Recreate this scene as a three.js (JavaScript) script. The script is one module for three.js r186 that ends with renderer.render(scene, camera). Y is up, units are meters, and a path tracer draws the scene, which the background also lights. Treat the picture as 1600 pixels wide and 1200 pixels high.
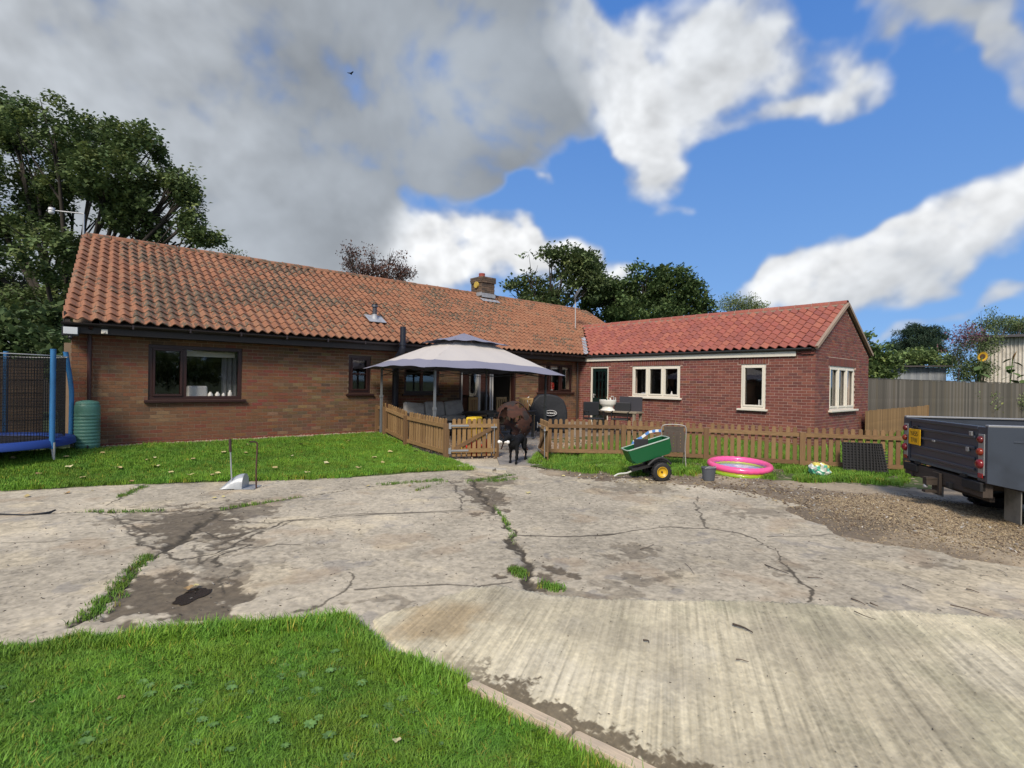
import * as THREE from 'three';
import { mergeGeometries, toCreasedNormals } from 'three/addons/utils/BufferGeometryUtils.js';
import { RoundedBoxGeometry } from 'three/addons/geometries/RoundedBoxGeometry.js';
import { MarchingCubes } from 'three/addons/objects/MarchingCubes.js';

// ---------------------------------------------------------------- camera, sky, sun, exposure
const scene = new THREE.Scene();
const renderer = new THREE.WebGLRenderer({ antialias: true });
renderer.toneMapping = THREE.LinearToneMapping;
renderer.toneMappingExposure = 1.07;
renderer.shadowMap.enabled = true;
const camera = new THREE.PerspectiveCamera(71.9, 4 / 3, 0.05, 2000);
const EYE = new THREE.Vector3(-0.2827, 1.3627, 12.8631);
const FW = new THREE.Vector3(0.65704886, -0.0025, -0.75384385), RT = new THREE.Vector3(0.75378409, 0.01519937, 0.65694636), UP = new THREE.Vector3(-0.00981559, 0.99988136, -0.01187119);
camera.position.copy(EYE);
camera.quaternion.setFromRotationMatrix(new THREE.Matrix4().makeBasis(RT, UP, FW.clone().negate()));
scene.add(camera);

function mulberry(a) { return () => { a |= 0; a = (a + 0x6d2b79f5) | 0; let t = Math.imul(a ^ (a >>> 15), 1 | a); t = (t + Math.imul(t ^ (t >>> 7), 61 | t)) ^ t; return ((t ^ (t >>> 14)) >>> 0) / 4294967296; }; }
const rnd = mulberry(20240915);
const rr = (a, b) => a + (b - a) * rnd();
const clamp = (x, a = 0, b = 1) => (x < a ? a : x > b ? b : x);
const sstep = (a, b, x) => { const t = clamp((x - a) / (b - a)); return t * t * (3 - 2 * t); };
const mix = (a, b, t) => a + (b - a) * t;
const HT = new Float32Array(65536); { const h = mulberry(77); for (let i = 0; i < 65536; i++) HT[i] = h(); }
const h2 = (x, y) => HT[((x * 73 + (y * 8191)) ^ (y * 37 + (x * 2731))) & 65535];
function n2(x, y) { const ix = Math.floor(x), iy = Math.floor(y); let u = x - ix, v = y - iy; u = u * u * (3 - 2 * u); v = v * v * (3 - 2 * v); const a = h2(ix, iy), b = h2(ix + 1, iy), c = h2(ix, iy + 1), d = h2(ix + 1, iy + 1); return a + (b - a) * u + (c - a + (a - b - c + d) * u) * v; }
function fbm(x, y, o = 4) { let s = 0, a = 0.5, t = 0; for (let i = 0; i < o; i++) { s += a * n2(x, y); t += a; a *= 0.5; x = x * 2.03 + 17.1; y = y * 2.03 + 9.7; } return s / t; }
function n2p(x, y, p) { const m = (q) => ((q % p) + p) % p; const ix = Math.floor(x), iy = Math.floor(y); let u = x - ix, v = y - iy; u = u * u * (3 - 2 * u); v = v * v * (3 - 2 * v); const a = h2(m(ix), m(iy)), b = h2(m(ix + 1), m(iy)), c = h2(m(ix), m(iy + 1)), d = h2(m(ix + 1), m(iy + 1)); return a + (b - a) * u + (c - a + (a - b - c + d) * u) * v; }
function fbmp(x, y, p, o = 4) { let s = 0, a = 0.5, t = 0; for (let i = 0; i < o; i++) { s += a * n2p(x, y, p); t += a; a *= 0.5; x *= 2; y *= 2; p *= 2; } return s / t; }
function n3(x, y, z) { const iz = Math.floor(z); let w = z - iz; w = w * w * (3 - 2 * w); return mix(n2(x + iz * 31.7, y + iz * 57.3), n2(x + (iz + 1) * 31.7, y + (iz + 1) * 57.3), w); }
function fbm3(x, y, z, o = 5) { let s = 0, a = 0.5, t = 0; for (let i = 0; i < o; i++) { s += a * n3(x, y, z); t += a; a *= 0.52; x = x * 2.02 + 5.3; y = y * 2.02 + 1.7; z = z * 2.02 + 8.1; } return s / t; }

// clouds: azimuth (from -z towards +x) and elevation in degrees, two half axes (d azimuth, d elevation), cover, greyness
const CL = [
  [1.4, 26.9, 14.2, 4.7, 0.1, -11.2, 1.3, 0.42], [16.6, 27.4, 17.8, 3.2, 0.2, -10.6, 1.4, 0.62], [29.7, 29.4, 15.5, 1.3, 0.2, -9.5, 1.3, 0.75], [9.8, 14.5, 17.4, 2.7, 0.1, -6.7, 1.3, 0.58], [40.5, 31.5, 8, -1.5, -2.5, -7.5, 1.2, 0.95], [33.8, 23.4, 8.8, -0.6, -0.5, -3.5, 1.1, 0.85], [19.7, 16.5, 9.1, 1.1, 0.1, -4.8, 1.2, 0.75], [22.2, 10, 8.2, 0.6, 0.1, -5.1, 1.2, 0.55], [-10.8, 15.9, 11.2, 3.9, 0.2, -20.1, 1.3, 0.45], [35.4, 12.6, 9.4, -1.6, -1, -4.9, 1.3, 0.02], [44.4, 11.4, 8.3, -3.2, -1, -2.6, 1.1, 0], [53.9, 9.3, 6.9, -2.1, -0.5, -1.8, 0.9, 0], [50.8, 30.2, 4.7, 1, 3.1, -6.5, 0.8, 0.12], [53.9, 24.1, 3.8, 0.4, 1.8, -6.8, 0.72, 0.1], [57.3, 31.6, 6.9, -0.9, 0.1, -4.4, 0.7, 0.2], [49.4, 34.2, 4.7, -0.3, 0.1, -3.3, 0.9, 0.4], [63, 27.9, 6.4, 1.5, 1.2, -2.2, 0.6, 0.2], [71.3, 23.9, 6.1, 1.1, 0.6, -1.6, 0.66, 0.2], [53.7, 18.9, 3.2, 0.3, 0.6, -2.7, 0.6, 0.2], [65.9, 23.3, 4.4, 1.7, 0.9, -1.5, 0.5, 0.2], [80.1, 29.1, 6.5, -3.1, -0.4, -3.3, 1.5, 0.5], [84.3, 23.7, 1.4, -0.7, -0.5, -3.8, 1, 0.3], [81.1, 12.9, 7.9, 1.7, 0.6, -2.6, 1.15, 0.05], [70, 9.9, 7.1, 1.1, 0.6, -2.8, 1.1, 0.08], [65.6, 12.3, 1.7, -0.1, 0, -2.4, 0.75, 0.05], [77.8, 9.2, 7.2, 1.1, 0.4, -1.9, 1.05, 0.3], [77.9, 5.4, 4.4, 0.2, 0.1, -0.9, 0.8, 0.1], [84.3, 5.8, 2.2, -0.2, 0, -1, 0.8, 0.2], [44.2, 19.2, 2.8, -0, 0, -1.1, 0.55, 0.2], [54.4, 14.9, 2.7, -0.1, 0, -1.3, 0.5, 0.1], [64.3, 19.7, 1.2, -0.1, 0, -0.7, 0.5, 0.1], [0.8, 2.5, 12.6, 0.7, 0.1, -8.4, 1.3, 0.4], [16.3, 4.5, 11.7, 0.6, 0.1, -6.9, 1.2, 0.45], [58.4, 10.6, 3.6, -1.5, -0.5, -1.3, 0.8, 0.05], [69.2, 26.8, 4.4, 2.5, 1.4, -1.8, 0.55, 0.2], [73.3, 26.4, 2.5, 0.8, 0.6, -1.2, 0.5, 0.25], [65.2, 30.9, 4.4, 1.2, 1.5, -2.3, 0.6, 0.3], [59.4, 24.7, 4.8, 1.9, 1.9, -3, 0.45, 0.2], [48, 21.8, 3.9, -1.3, -1.3, -3.3, -1.2, 0], [44.3, 17.6, 6.3, -1.9, -0.5, -1.6, -1, 0], [62.6, 17.1, 6.5, -0.6, 0.1, -4.7, -1.1, 0], [73.5, 17.3, 8, 0.2, 0.7, -3.8, -1, 0], [75.3, 22.1, 1.4, -0.3, 0, -1.5, -0.5, 0], [54.5, 13.3, 5.1, -1.5, -0.5, -1.8, -0.5, 0], [78, 22.9, 3.5, -0.9, 0, -2.4, -0.6, 0], [60.8, 13, 4.3, -0.3, 0.1, -3.7, -0.9, 0],
].map(([az, el, ax, ay, bx, by, amp, grey]) => { const k = Math.cos(el * 0.01745), d = ax * by - ay * bx; return { az, el, m: [by / d, -bx / d, -ay / d, ax / d], k, amp, grey, r: 2.2 * Math.max(Math.hypot(ax, ay), Math.hypot(bx, by)) }; });
const SUN = new THREE.Vector3(-0.82, 0.92, 0.58).normalize();
{
  const W = 2048, H = 1024, data = new Float32Array(W * H * 4);
  for (let j = 0; j < H; j++) {
    const el = ((j + 0.5) / H - 0.5) * 180, sy = Math.sin(el * Math.PI / 180), cy = Math.cos(el * Math.PI / 180);
    for (let i = 0; i < W; i++) {
      const t = ((i + 0.5) / W - 0.5) * 2 * Math.PI, x = Math.cos(t) * cy, z = Math.sin(t) * cy, o = (j * W + i) * 4;
      let az = Math.atan2(x, -z) * 180 / Math.PI;
      const up = Math.max(0, sy);
      let r = mix(0.40, 0.010, Math.pow(up, 0.34)), g = mix(0.66, 0.11, Math.pow(up, 0.38)), b = mix(0.95, 0.46, Math.pow(up, 0.5));
      if (sy > -0.02) {
        const p = 1 / (up + 0.22), px = x * p, pz = z * p;
        const inView = sstep(66, 50, Math.abs(az - 41)) * sstep(62, 44, el), vis = inView > 0;
        const w1 = fbm3(x * 3 + 3, sy * 4, z * 3 + 40, 3) - 0.5, w2 = fbm3(x * 3 + 71, sy * 4, z * 3 + 9, 3) - 0.5, w3 = vis ? fbm3(x * 12 + 7, sy * 14, z * 12, 3) - 0.5 : 0, w4 = vis ? fbm3(x * 12 + 70, sy * 14, z * 12 + 9, 3) - 0.5 : 0;
        const wa = az + w1 * 11 + w3 * 6, we = el + w2 * 9 + w4 * 5;
        let cov = 0, gw = 0, gs = 0;
        if (vis) for (const c of CL) {
          const da = wa - c.az, de = we - c.el; if (Math.abs(da) > c.r * 1.3 || Math.abs(de) > c.r) continue;
          const u = c.m[0] * da + c.m[1] * de, v = c.m[2] * da + c.m[3] * de, q = Math.exp(-1.1 * (u * u + v * v) * (u * u + v * v));
          cov += q * c.amp; if (c.amp > 0) { gw += q * c.grey * c.amp; gs += q * c.amp; }
        }
        cov *= inView; const outCov = 0.62 + 0.5 * (fbm(px * 1.1 + 200, pz * 1.1 + 50, 3) - 0.5);
        cov = Math.max(-1.2, Math.min(cov, 1.25)) + (1 - inView) * outCov;
        gw += (1 - inView) * 0.4 * outCov; gs += (1 - inView) * outCov;
        const oc = inView > 0 ? 5 : 2, f = fbm3(x * 7.5 + 3, sy * 9, z * 7.5 + 5, oc + 1), fd = fbm3(x * 22 + w1 * 4, sy * 25, z * 22 + w2 * 4, oc), f2 = inView > 0 ? fbm3(x * 22 + w1 * 4 - 0.2, sy * 25 + 0.5, z * 22 + w2 * 4 - 0.2, oc) : fd;
        const gr = gs > 0 ? clamp(gw / gs) : 0.2, dens = cov + (f - 0.5) * 1.7 + (fd - 0.5) * 1.15;
        const a = Math.pow(sstep(0.16, 1.15, dens), 0.9) * sstep(-0.02, 0.02, sy);
        const rel = (fd - f2) * 0.62, bil = (f - 0.5) * 0.8, grey = clamp(gr * 1.4) * sstep(0.1, 0.8, dens);
        const lum = mix(mix(0.56, 0.84, sstep(0.3, 1.0, dens)) + bil * 0.28 + rel, 0.315 + bil * 0.22 + rel * 0.1 + (w1 + w2) * 0.3, grey);
        const bl = clamp(grey * 0.75 + 0.1);
        r = mix(r, lum * (1 - 0.13 * bl), a); g = mix(g, lum * (1 - 0.02 * bl), a); b = mix(b, lum * (1.0 + 0.12 * bl), a);
        // the veiled sun behind cloud
        const s = Math.max(0, x * SUN.x + sy * SUN.y + z * SUN.z), glow = 1.5 * Math.pow(s, 10);
        r += glow; g += glow * 0.97; b += glow * 0.9;
      } else { r = 0.07; g = 0.085; b = 0.05; }
      data[o] = r; data[o + 1] = g; data[o + 2] = b; data[o + 3] = 1;
    }
  }
  const sky = new THREE.DataTexture(data, W, H, THREE.RGBAFormat, THREE.FloatType);
  sky.mapping = THREE.EquirectangularReflectionMapping; sky.magFilter = THREE.LinearFilter; sky.needsUpdate = true;
  scene.background = sky; scene.environment = sky;
}
const sun = new THREE.DirectionalLight(0xfff0dc, 3.4);
sun.name = 'sun'; sun.position.copy(SUN).multiplyScalar(60).add(new THREE.Vector3(7, 0, 5)); sun.target.position.set(7, 0, 5);
sun.castShadow = true; sun.shadow.radius = 26; sun.shadow.mapSize.set(4096, 4096);
Object.assign(sun.shadow.camera, { left: -30, right: 30, top: 30, bottom: -30, near: 1, far: 150 });
scene.add(sun, sun.target);

// ---------------------------------------------------------------- helpers
const at = (x, y, d) => EYE.clone().addScaledVector(FW, d).addScaledVector(RT, d * (x - 800) / 827.35).addScaledVector(UP, -d * (y - 600) / 827.35);   // surveyed point: picture position and distance
const on = (x, y, Y = -0.2) => { const p = at(x, y, 1).sub(EYE); return EYE.clone().addScaledVector(p, (Y - EYE.y) / p.y); };                                 // surveyed point on level ground
const V = (x, y, z) => new THREE.Vector3(x, y, z);
const used = new Map();
function numbered(n) { const k = used.get(n) ?? 0; used.set(n, k + 1); return k ? n + '_' + String(k).padStart(3, '0') : n; }
function shade(o) { o.castShadow = o.receiveShadow = true; return o; }
function thing(name, label, category, pos, turn = 0, group) { const o = new THREE.Group(); o.name = numbered(name); if (pos) o.position.copy(pos); o.rotation.y = turn; o.userData = { label, category }; if (group) o.userData.group = group; scene.add(o); return o; }
function part(parent, name, geo, mat, label) { const m = shade(new THREE.Mesh(Array.isArray(geo) ? merge(geo) : geo, mat)); m.name = numbered(name); if (label) m.userData.label = label; parent.add(m); return m; }
function grp(parent, name, label) { const g = new THREE.Group(); g.name = numbered(name); if (label) g.userData.label = label; parent.add(g); return g; }
function solo(name, label, category, geo, mat, group) { const m = part(scene, name, geo, mat); m.userData = { label, category }; if (group) m.userData.group = group; return m; }
function struct(name, geo, mat) { const m = part(scene, name, geo, mat); m.userData = { kind: 'structure' }; return m; }
function merge(list) { const l = list.map((g) => { const q = g.index ? g.toNonIndexed() : g; for (const k of Object.keys(q.attributes)) if (!['position', 'normal', 'uv', 'color'].includes(k)) q.deleteAttribute(k); return q; }); const anyC = l.some((g) => g.attributes.color); if (anyC) for (const g of l) if (!g.attributes.color) tint(g, 1, 1, 1); return mergeGeometries(l, false); }
function tint(g, r, gg, b) { const n = g.attributes.position.count, c = new Float32Array(n * 3); for (let i = 0; i < n; i++) { c[i * 3] = r; c[i * 3 + 1] = gg; c[i * 3 + 2] = b; } g.setAttribute('color', new THREE.BufferAttribute(c, 3)); return g; }
const box = (w, h, d, x = 0, y = 0, z = 0, ry = 0, rx = 0, rz = 0) => { const g = new THREE.BoxGeometry(w, h, d); if (rx) g.rotateX(rx); if (rz) g.rotateZ(rz); if (ry) g.rotateY(ry); return g.translate(x, y, z); };
const rbox = (w, h, d, x = 0, y = 0, z = 0, r = 0.01, s = 2) => new RoundedBoxGeometry(w, h, d, s, Math.min(r, w / 2.01, h / 2.01, d / 2.01)).translate(x, y, z);
const cyl = (r0, r1, h, x = 0, y = 0, z = 0, n = 14) => new THREE.CylinderGeometry(r1, r0, h, n).translate(x, y + h / 2, z);   // bottom radius, top radius, standing at y
const tube = (pts, r, n = 8, seg) => new THREE.TubeGeometry(new THREE.CatmullRomCurve3(pts.map((p) => (p.isVector3 ? p : V(...p))), false, 'catmullrom', 0.3), seg ?? Math.max(4, pts.length * 4), r, n, false);
const rod = (a, b, r, n = 8, r2 = r) => { const A = a.isVector3 ? a : V(...a), B = b.isVector3 ? b : V(...b), d = B.clone().sub(A), g = new THREE.CylinderGeometry(r2, r, d.length(), n); g.translate(0, d.length() / 2, 0); g.applyQuaternion(new THREE.Quaternion().setFromUnitVectors(V(0, 1, 0), d.normalize())); return g.translate(A.x, A.y, A.z); };
const beam = (a, b, w, h) => { const A = a.isVector3 ? a : V(...a), B = b.isVector3 ? b : V(...b), d = B.clone().sub(A), L = d.length(), g = new THREE.BoxGeometry(w, h, L); const m = new THREE.Matrix4().lookAt(B, A, Math.abs(d.y) > 0.99 * L ? V(1, 0, 0) : V(0, 1, 0)); g.applyMatrix4(m); return g.translate((A.x + B.x) / 2, (A.y + B.y) / 2, (A.z + B.z) / 2); };
const lathe = (pts, n = 32) => new THREE.LatheGeometry(pts.map((p) => new THREE.Vector2(p[0], p[1])), n);
const ext = (pts, d, bevel = 0, holes = []) => { const s = new THREE.Shape(pts.map((p) => new THREE.Vector2(p[0], p[1]))); for (const h of holes) s.holes.push(new THREE.Path(h.map((p) => new THREE.Vector2(p[0], p[1])))); return new THREE.ExtrudeGeometry(s, { depth: d, bevelEnabled: bevel > 0, bevelSize: bevel, bevelThickness: bevel, bevelSegments: 2, curveSegments: 8 }); };
function tex(w, h, f, srgb = true, rx = 1, ry = 1) {                                   // f(u, v) -> linear-ish sRGB 0..1 colour, or one grey value
  const d = new Uint8Array(w * h * 4);
  for (let j = 0; j < h; j++) for (let i = 0; i < w; i++) { const c = f((i + 0.5) / w, (j + 0.5) / h, i, j), o = (j * w + i) * 4; if (typeof c === 'number') d[o] = d[o + 1] = d[o + 2] = clamp(c) * 255; else { d[o] = clamp(c[0]) * 255; d[o + 1] = clamp(c[1]) * 255; d[o + 2] = clamp(c[2]) * 255; } d[o + 3] = 255; }
  const t = new THREE.DataTexture(d, w, h, THREE.RGBAFormat); t.magFilter = THREE.LinearFilter; t.minFilter = THREE.LinearMipmapLinearFilter; t.wrapS = t.wrapT = THREE.RepeatWrapping; t.repeat.set(rx, ry); if (srgb) t.colorSpace = THREE.SRGBColorSpace; t.needsUpdate = true; return t;
}
const toS = (x) => (x <= 0.0031308 ? 12.92 * x : 1.055 * Math.pow(x, 1 / 2.4) - 0.055);
const ltex = (w, h, f, rx, ry) => tex(w, h, (u, v, i, j) => f(u, v, i, j).map(toS), true, rx, ry);   // colours given as linear albedo
const lin = (r, g, b) => new THREE.Color().setRGB(r, g, b);
const mat = (r, g, b, rough = 0.8, o = {}) => new THREE.MeshStandardMaterial({ color: lin(r, g, b), roughness: rough, ...o });
const again = (t, rx, ry) => { const c = t.clone(); c.repeat.set(rx, ry); c.needsUpdate = true; return c; };
const grainT = tex(256, 256, (u, v) => 0.5 + 0.5 * (fbmp(u * 16, v * 16, 16, 5) - 0.5) * 1.6, false);
const blotT = ltex(256, 256, (u, v) => { const f = 0.62 + 0.75 * (fbmp(u * 6, v * 6, 6, 5)); return [f * 0.95, f * 0.95, f * 0.95]; });
const woodT = ltex(256, 256, (u, v) => { const f = fbmp(u * 24, v * 3, 3 * 8, 4), k = fbmp(u * 5, v * 5, 5, 3), s = 0.62 + 0.55 * f + 0.2 * (k - 0.5); return [s, s * 0.97, s * 0.93]; });
const plasticBump = again(grainT, 3, 3);

// ---------------------------------------------------------------- ground
const gh = (x, z) => -0.2 + 0.2 * sstep(3.0, 0.3, z);
const segD = (px, pz, a, b) => { const dx = b[0] - a[0], dz = b[1] - a[1], t = clamp(((px - a[0]) * dx + (pz - a[1]) * dz) / (dx * dx + dz * dz || 1)); return Math.hypot(px - a[0] - t * dx, pz - a[1] - t * dz); };
function sdPoly(x, z, P) { let d = 1e9, ins = false; for (let i = 0, j = P.length - 1; i < P.length; j = i++) { const a = P[i], b = P[j]; d = Math.min(d, segD(x, z, a, b)); if (a[1] > z !== b[1] > z && x < ((b[0] - a[0]) * (z - a[1])) / (b[1] - a[1]) + a[0]) ins = !ins; } return ins ? d : -d; }
const ground2 = (list, Y = -0.2) => list.map(([x, y]) => { const p = on(x, y, Y); return [p.x, p.z]; });
// a height-field sheet: cells where keep(x, z) is false are left out
function sheet(x0, x1, z0, z1, sx, sz, h, keep, uvf, rot) {
  const nx = Math.round((x1 - x0) / sx), nz = Math.round((z1 - z0) / sz), pos = new Float32Array((nx + 1) * (nz + 1) * 3), uv = new Float32Array((nx + 1) * (nz + 1) * 2), idx = [], kp = new Uint8Array((nx + 1) * (nz + 1));
  for (let j = 0; j <= nz; j++) for (let i = 0; i <= nx; i++) {
    let x = x0 + (x1 - x0) * i / nx, z = z0 + (z1 - z0) * j / nz; if (rot) [x, z] = rot(x, z);
    const k = j * (nx + 1) + i; kp[k] = keep(x, z) ? 1 : 0;
    pos[k * 3] = x; pos[k * 3 + 2] = z; pos[k * 3 + 1] = kp[k] ? h(x, z) : -0.3; const w = uvf(x, z); uv[k * 2] = w[0]; uv[k * 2 + 1] = w[1];
  }
  for (let j = 0; j < nz; j++) for (let i = 0; i < nx; i++) { const a = j * (nx + 1) + i, b = a + 1, c = a + nx + 1, d = c + 1; if (kp[a] && kp[b] && kp[c] && kp[d]) idx.push(a, c, b, b, c, d); }
  const g = new THREE.BufferGeometry(); g.setAttribute('position', new THREE.BufferAttribute(pos, 3)); g.setAttribute('uv', new THREE.BufferAttribute(uv, 2)); g.setIndex(idx); g.computeVertexNormals();
  if (g.attributes.normal.getY(Math.floor(idx.length ? idx[0] : 0)) < 0) { for (let i = 0; i < idx.length; i += 3) { const t = idx[i + 1]; idx[i + 1] = idx[i + 2]; idx[i + 2] = t; } g.setIndex(idx); g.computeVertexNormals(); }
  return g;
}
// outlines, surveyed on the ground
const farLawnP = [[-12, -3], ...ground2([[-160, 772], [0, 768], [80, 765], [150, 760], [240, 757], [330, 754], [400, 752], [480, 750], [560, 746], [640, 739], [700, 736], [745, 735]]), [5.72, 4.0], [5.95, 2], [6.1, 0.35], [0, 0.35], [-2, 0.3], [-12, 0.2]];
const nearLawnP = [[-6, 6.7], ...ground2([[-160, 1040], [0, 1022], [125, 1006], [250, 996], [330, 990], [430, 983], [500, 980], [545, 978], [562, 992], [596, 1022], [640, 1046], [690, 1062], [718, 1072]]), [1.44, 11.2], [1.55, 11.9], [1.7, 13.5], [-6, 15]];
const seamP = ground2([[600, 1004], [578, 970], [610, 956], [660, 945], [700, 930], [740, 917], [790, 914], [832, 925], [870, 930], [935, 936], [1050, 938], [1160, 938], [1250, 942], [1400, 953], [1600, 968], [1800, 985]]);
const nearSlabP = [...seamP, [9, 16], [1.2, 16], [1.28, 11.2], [1.28, 10.4]];
const dirtP = [...ground2([[838, 736], [880, 748], [940, 752], [1000, 753], [1080, 760], [1130, 767], [1180, 777], [1240, 790], [1280, 812], [1350, 834], [1450, 850], [1530, 864], [1600, 880], [1800, 900]]), [14, 16], [20, 12], [12.2, 9.6], [9.7, 7.0], [8.0, 5.0]];
const stripP = [[6.85, 5.2], ...ground2([[838, 738], [900, 741], [960, 743], [1040, 744], [1100, 745], [1150, 747], [1220, 752], [1290, 757], [1380, 764], [1450, 770], [1500, 775], [1540, 768]]), [13.2, 10.4], [13.2, 8.6], [10.8, 8.4], [9.2, 5.4], [7.7, 4.7]];
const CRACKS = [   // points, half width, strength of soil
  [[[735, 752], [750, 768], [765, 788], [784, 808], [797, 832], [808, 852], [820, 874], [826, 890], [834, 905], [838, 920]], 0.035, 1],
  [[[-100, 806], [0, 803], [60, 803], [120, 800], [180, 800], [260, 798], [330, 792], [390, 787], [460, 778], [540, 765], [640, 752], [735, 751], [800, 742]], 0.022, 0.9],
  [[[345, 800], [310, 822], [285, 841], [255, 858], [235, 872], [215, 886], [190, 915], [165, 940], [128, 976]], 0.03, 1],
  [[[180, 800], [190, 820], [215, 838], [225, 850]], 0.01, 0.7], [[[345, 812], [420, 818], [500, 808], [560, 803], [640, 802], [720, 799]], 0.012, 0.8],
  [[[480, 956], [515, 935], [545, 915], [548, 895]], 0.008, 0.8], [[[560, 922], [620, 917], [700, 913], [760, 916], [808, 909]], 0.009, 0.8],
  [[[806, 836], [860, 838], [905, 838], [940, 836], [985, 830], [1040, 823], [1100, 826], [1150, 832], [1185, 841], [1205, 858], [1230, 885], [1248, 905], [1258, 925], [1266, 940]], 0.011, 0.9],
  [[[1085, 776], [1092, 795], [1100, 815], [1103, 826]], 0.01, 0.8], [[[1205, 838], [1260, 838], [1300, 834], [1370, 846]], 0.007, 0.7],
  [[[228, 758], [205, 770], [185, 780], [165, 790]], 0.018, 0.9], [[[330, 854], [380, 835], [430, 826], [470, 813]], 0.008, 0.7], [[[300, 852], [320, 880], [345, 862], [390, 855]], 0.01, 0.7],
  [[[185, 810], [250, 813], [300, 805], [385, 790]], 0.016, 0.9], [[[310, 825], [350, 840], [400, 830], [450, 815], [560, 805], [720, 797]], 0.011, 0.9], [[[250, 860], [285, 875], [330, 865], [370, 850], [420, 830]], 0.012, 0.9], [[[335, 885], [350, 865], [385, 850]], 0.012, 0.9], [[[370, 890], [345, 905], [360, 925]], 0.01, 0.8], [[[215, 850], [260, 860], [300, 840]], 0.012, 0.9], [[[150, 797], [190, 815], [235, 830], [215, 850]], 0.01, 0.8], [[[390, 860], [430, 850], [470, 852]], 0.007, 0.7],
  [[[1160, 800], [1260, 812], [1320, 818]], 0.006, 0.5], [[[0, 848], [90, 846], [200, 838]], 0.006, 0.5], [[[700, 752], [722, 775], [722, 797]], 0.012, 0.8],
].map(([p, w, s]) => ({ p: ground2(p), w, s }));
const PATCH = [   // soil and damp patches on the concrete: centre, half axes in the picture, darkness
  [305, 818, 85, 26, 0.95], [380, 797, 60, 14, 0.7], [230, 808, 60, 12, 0.6], [350, 845, 60, 14, 0.5], [285, 932, 90, 36, 1.0], [330, 890, 60, 22, 0.6], [420, 862, 70, 14, 0.28], [755, 775, 26, 22, 0.9], [760, 752, 40, 10, 0.7], [832, 905, 30, 22, 1], [1000, 805, 40, 10, 0.2],
  [978, 858, 32, 11, 0.62], [1012, 906, 32, 11, 0.62], [1216, 902, 16, 6, 0.62], [1255, 885, 30, 8, 0.45], [1448, 880, 22, 10, 0.6], [920, 928, 70, 14, 0.5], [600, 945, 50, 10, 0.5], [1500, 930, 90, 12, 0.25], [1110, 850, 30, 8, 0.25], [450, 870, 30, 8, 0.3], [500, 858, 25, 6, 0.3], [50, 900, 60, 8, 0.22], [120, 935, 40, 12, 0.25], [640, 775, 90, 8, 0.25], [1380, 900, 60, 7, 0.25], [1040, 790, 70, 6, 0.18], [880, 770, 60, 7, 0.2], [1000, 762, 60, 8, 0.5], [1200, 800, 60, 9, 0.5],
].filter((q) => q[4] > 0.29).map(([x, y, a, b, s]) => { const c = on(x, y), e = on(x + a, y), f = on(x, y - b); return { c, e: e.sub(c), f: f.sub(c), s }; });
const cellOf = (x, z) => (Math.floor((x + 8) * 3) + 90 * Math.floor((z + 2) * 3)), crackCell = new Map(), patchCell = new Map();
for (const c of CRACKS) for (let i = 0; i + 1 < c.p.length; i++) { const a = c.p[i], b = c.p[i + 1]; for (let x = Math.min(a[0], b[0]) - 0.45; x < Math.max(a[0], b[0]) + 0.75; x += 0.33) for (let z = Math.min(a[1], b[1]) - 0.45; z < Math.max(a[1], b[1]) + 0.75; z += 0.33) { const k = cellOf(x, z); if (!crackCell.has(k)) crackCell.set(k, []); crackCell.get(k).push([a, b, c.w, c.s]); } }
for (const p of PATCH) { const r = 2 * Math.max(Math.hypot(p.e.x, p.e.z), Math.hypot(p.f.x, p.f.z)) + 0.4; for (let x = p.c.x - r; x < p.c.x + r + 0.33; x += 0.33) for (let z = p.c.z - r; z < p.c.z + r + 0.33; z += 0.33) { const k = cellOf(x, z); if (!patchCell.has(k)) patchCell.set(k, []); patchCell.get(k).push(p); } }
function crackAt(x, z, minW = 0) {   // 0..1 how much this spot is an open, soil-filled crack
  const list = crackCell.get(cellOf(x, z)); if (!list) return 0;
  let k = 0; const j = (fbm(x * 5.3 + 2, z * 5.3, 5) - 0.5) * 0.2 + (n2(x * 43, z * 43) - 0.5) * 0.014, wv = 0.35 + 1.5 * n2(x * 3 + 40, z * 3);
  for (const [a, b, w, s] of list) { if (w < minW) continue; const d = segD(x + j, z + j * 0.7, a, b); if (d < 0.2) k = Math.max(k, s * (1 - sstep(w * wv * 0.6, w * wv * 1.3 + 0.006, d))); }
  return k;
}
function patchAt(x, z) {
  const list = patchCell.get(cellOf(x, z)); if (!list) return 0;
  let k = 0; const wx = (fbm(x * 4, z * 4, 4) - 0.5) * 0.7, wz = (fbm(x * 4 + 30, z * 4, 4) - 0.5) * 0.7;
  for (const p of list) { const dx = x + wx - p.c.x, dz = z + wz - p.c.z, D = p.e.x * p.f.z - p.e.z * p.f.x, u = (dx * p.f.z - dz * p.f.x) / D, v = (p.e.x * dz - p.e.z * dx) / D, q = u * u + v * v; if (q < 2.2) k = Math.max(k, p.s * (1 - sstep(0.62, 1.15, q + (fbm(x * 11, z * 11, 4) - 0.5) * 3.0))); }
  return k;
}
const YX0 = -5, YX1 = 11, YZ0 = 1, YZ1 = 15;
const cells = (test) => { const m = new Map(); return (x, z) => { const k = Math.floor(x * 4) * 997 + Math.floor(z * 4); let r = m.get(k); if (r === undefined) m.set(k, (r = test(Math.floor(x * 4) / 4 + 0.125, Math.floor(z * 4) / 4 + 0.125))); return r; }; };
const offYard = cells((x, z) => sdPoly(x, z, nearSlabP) > 0.5 || sdPoly(x, z, nearLawnP) > 0.55 || sdPoly(x, z, farLawnP) > 0.6 || z > 14 || z < 2);
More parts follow.
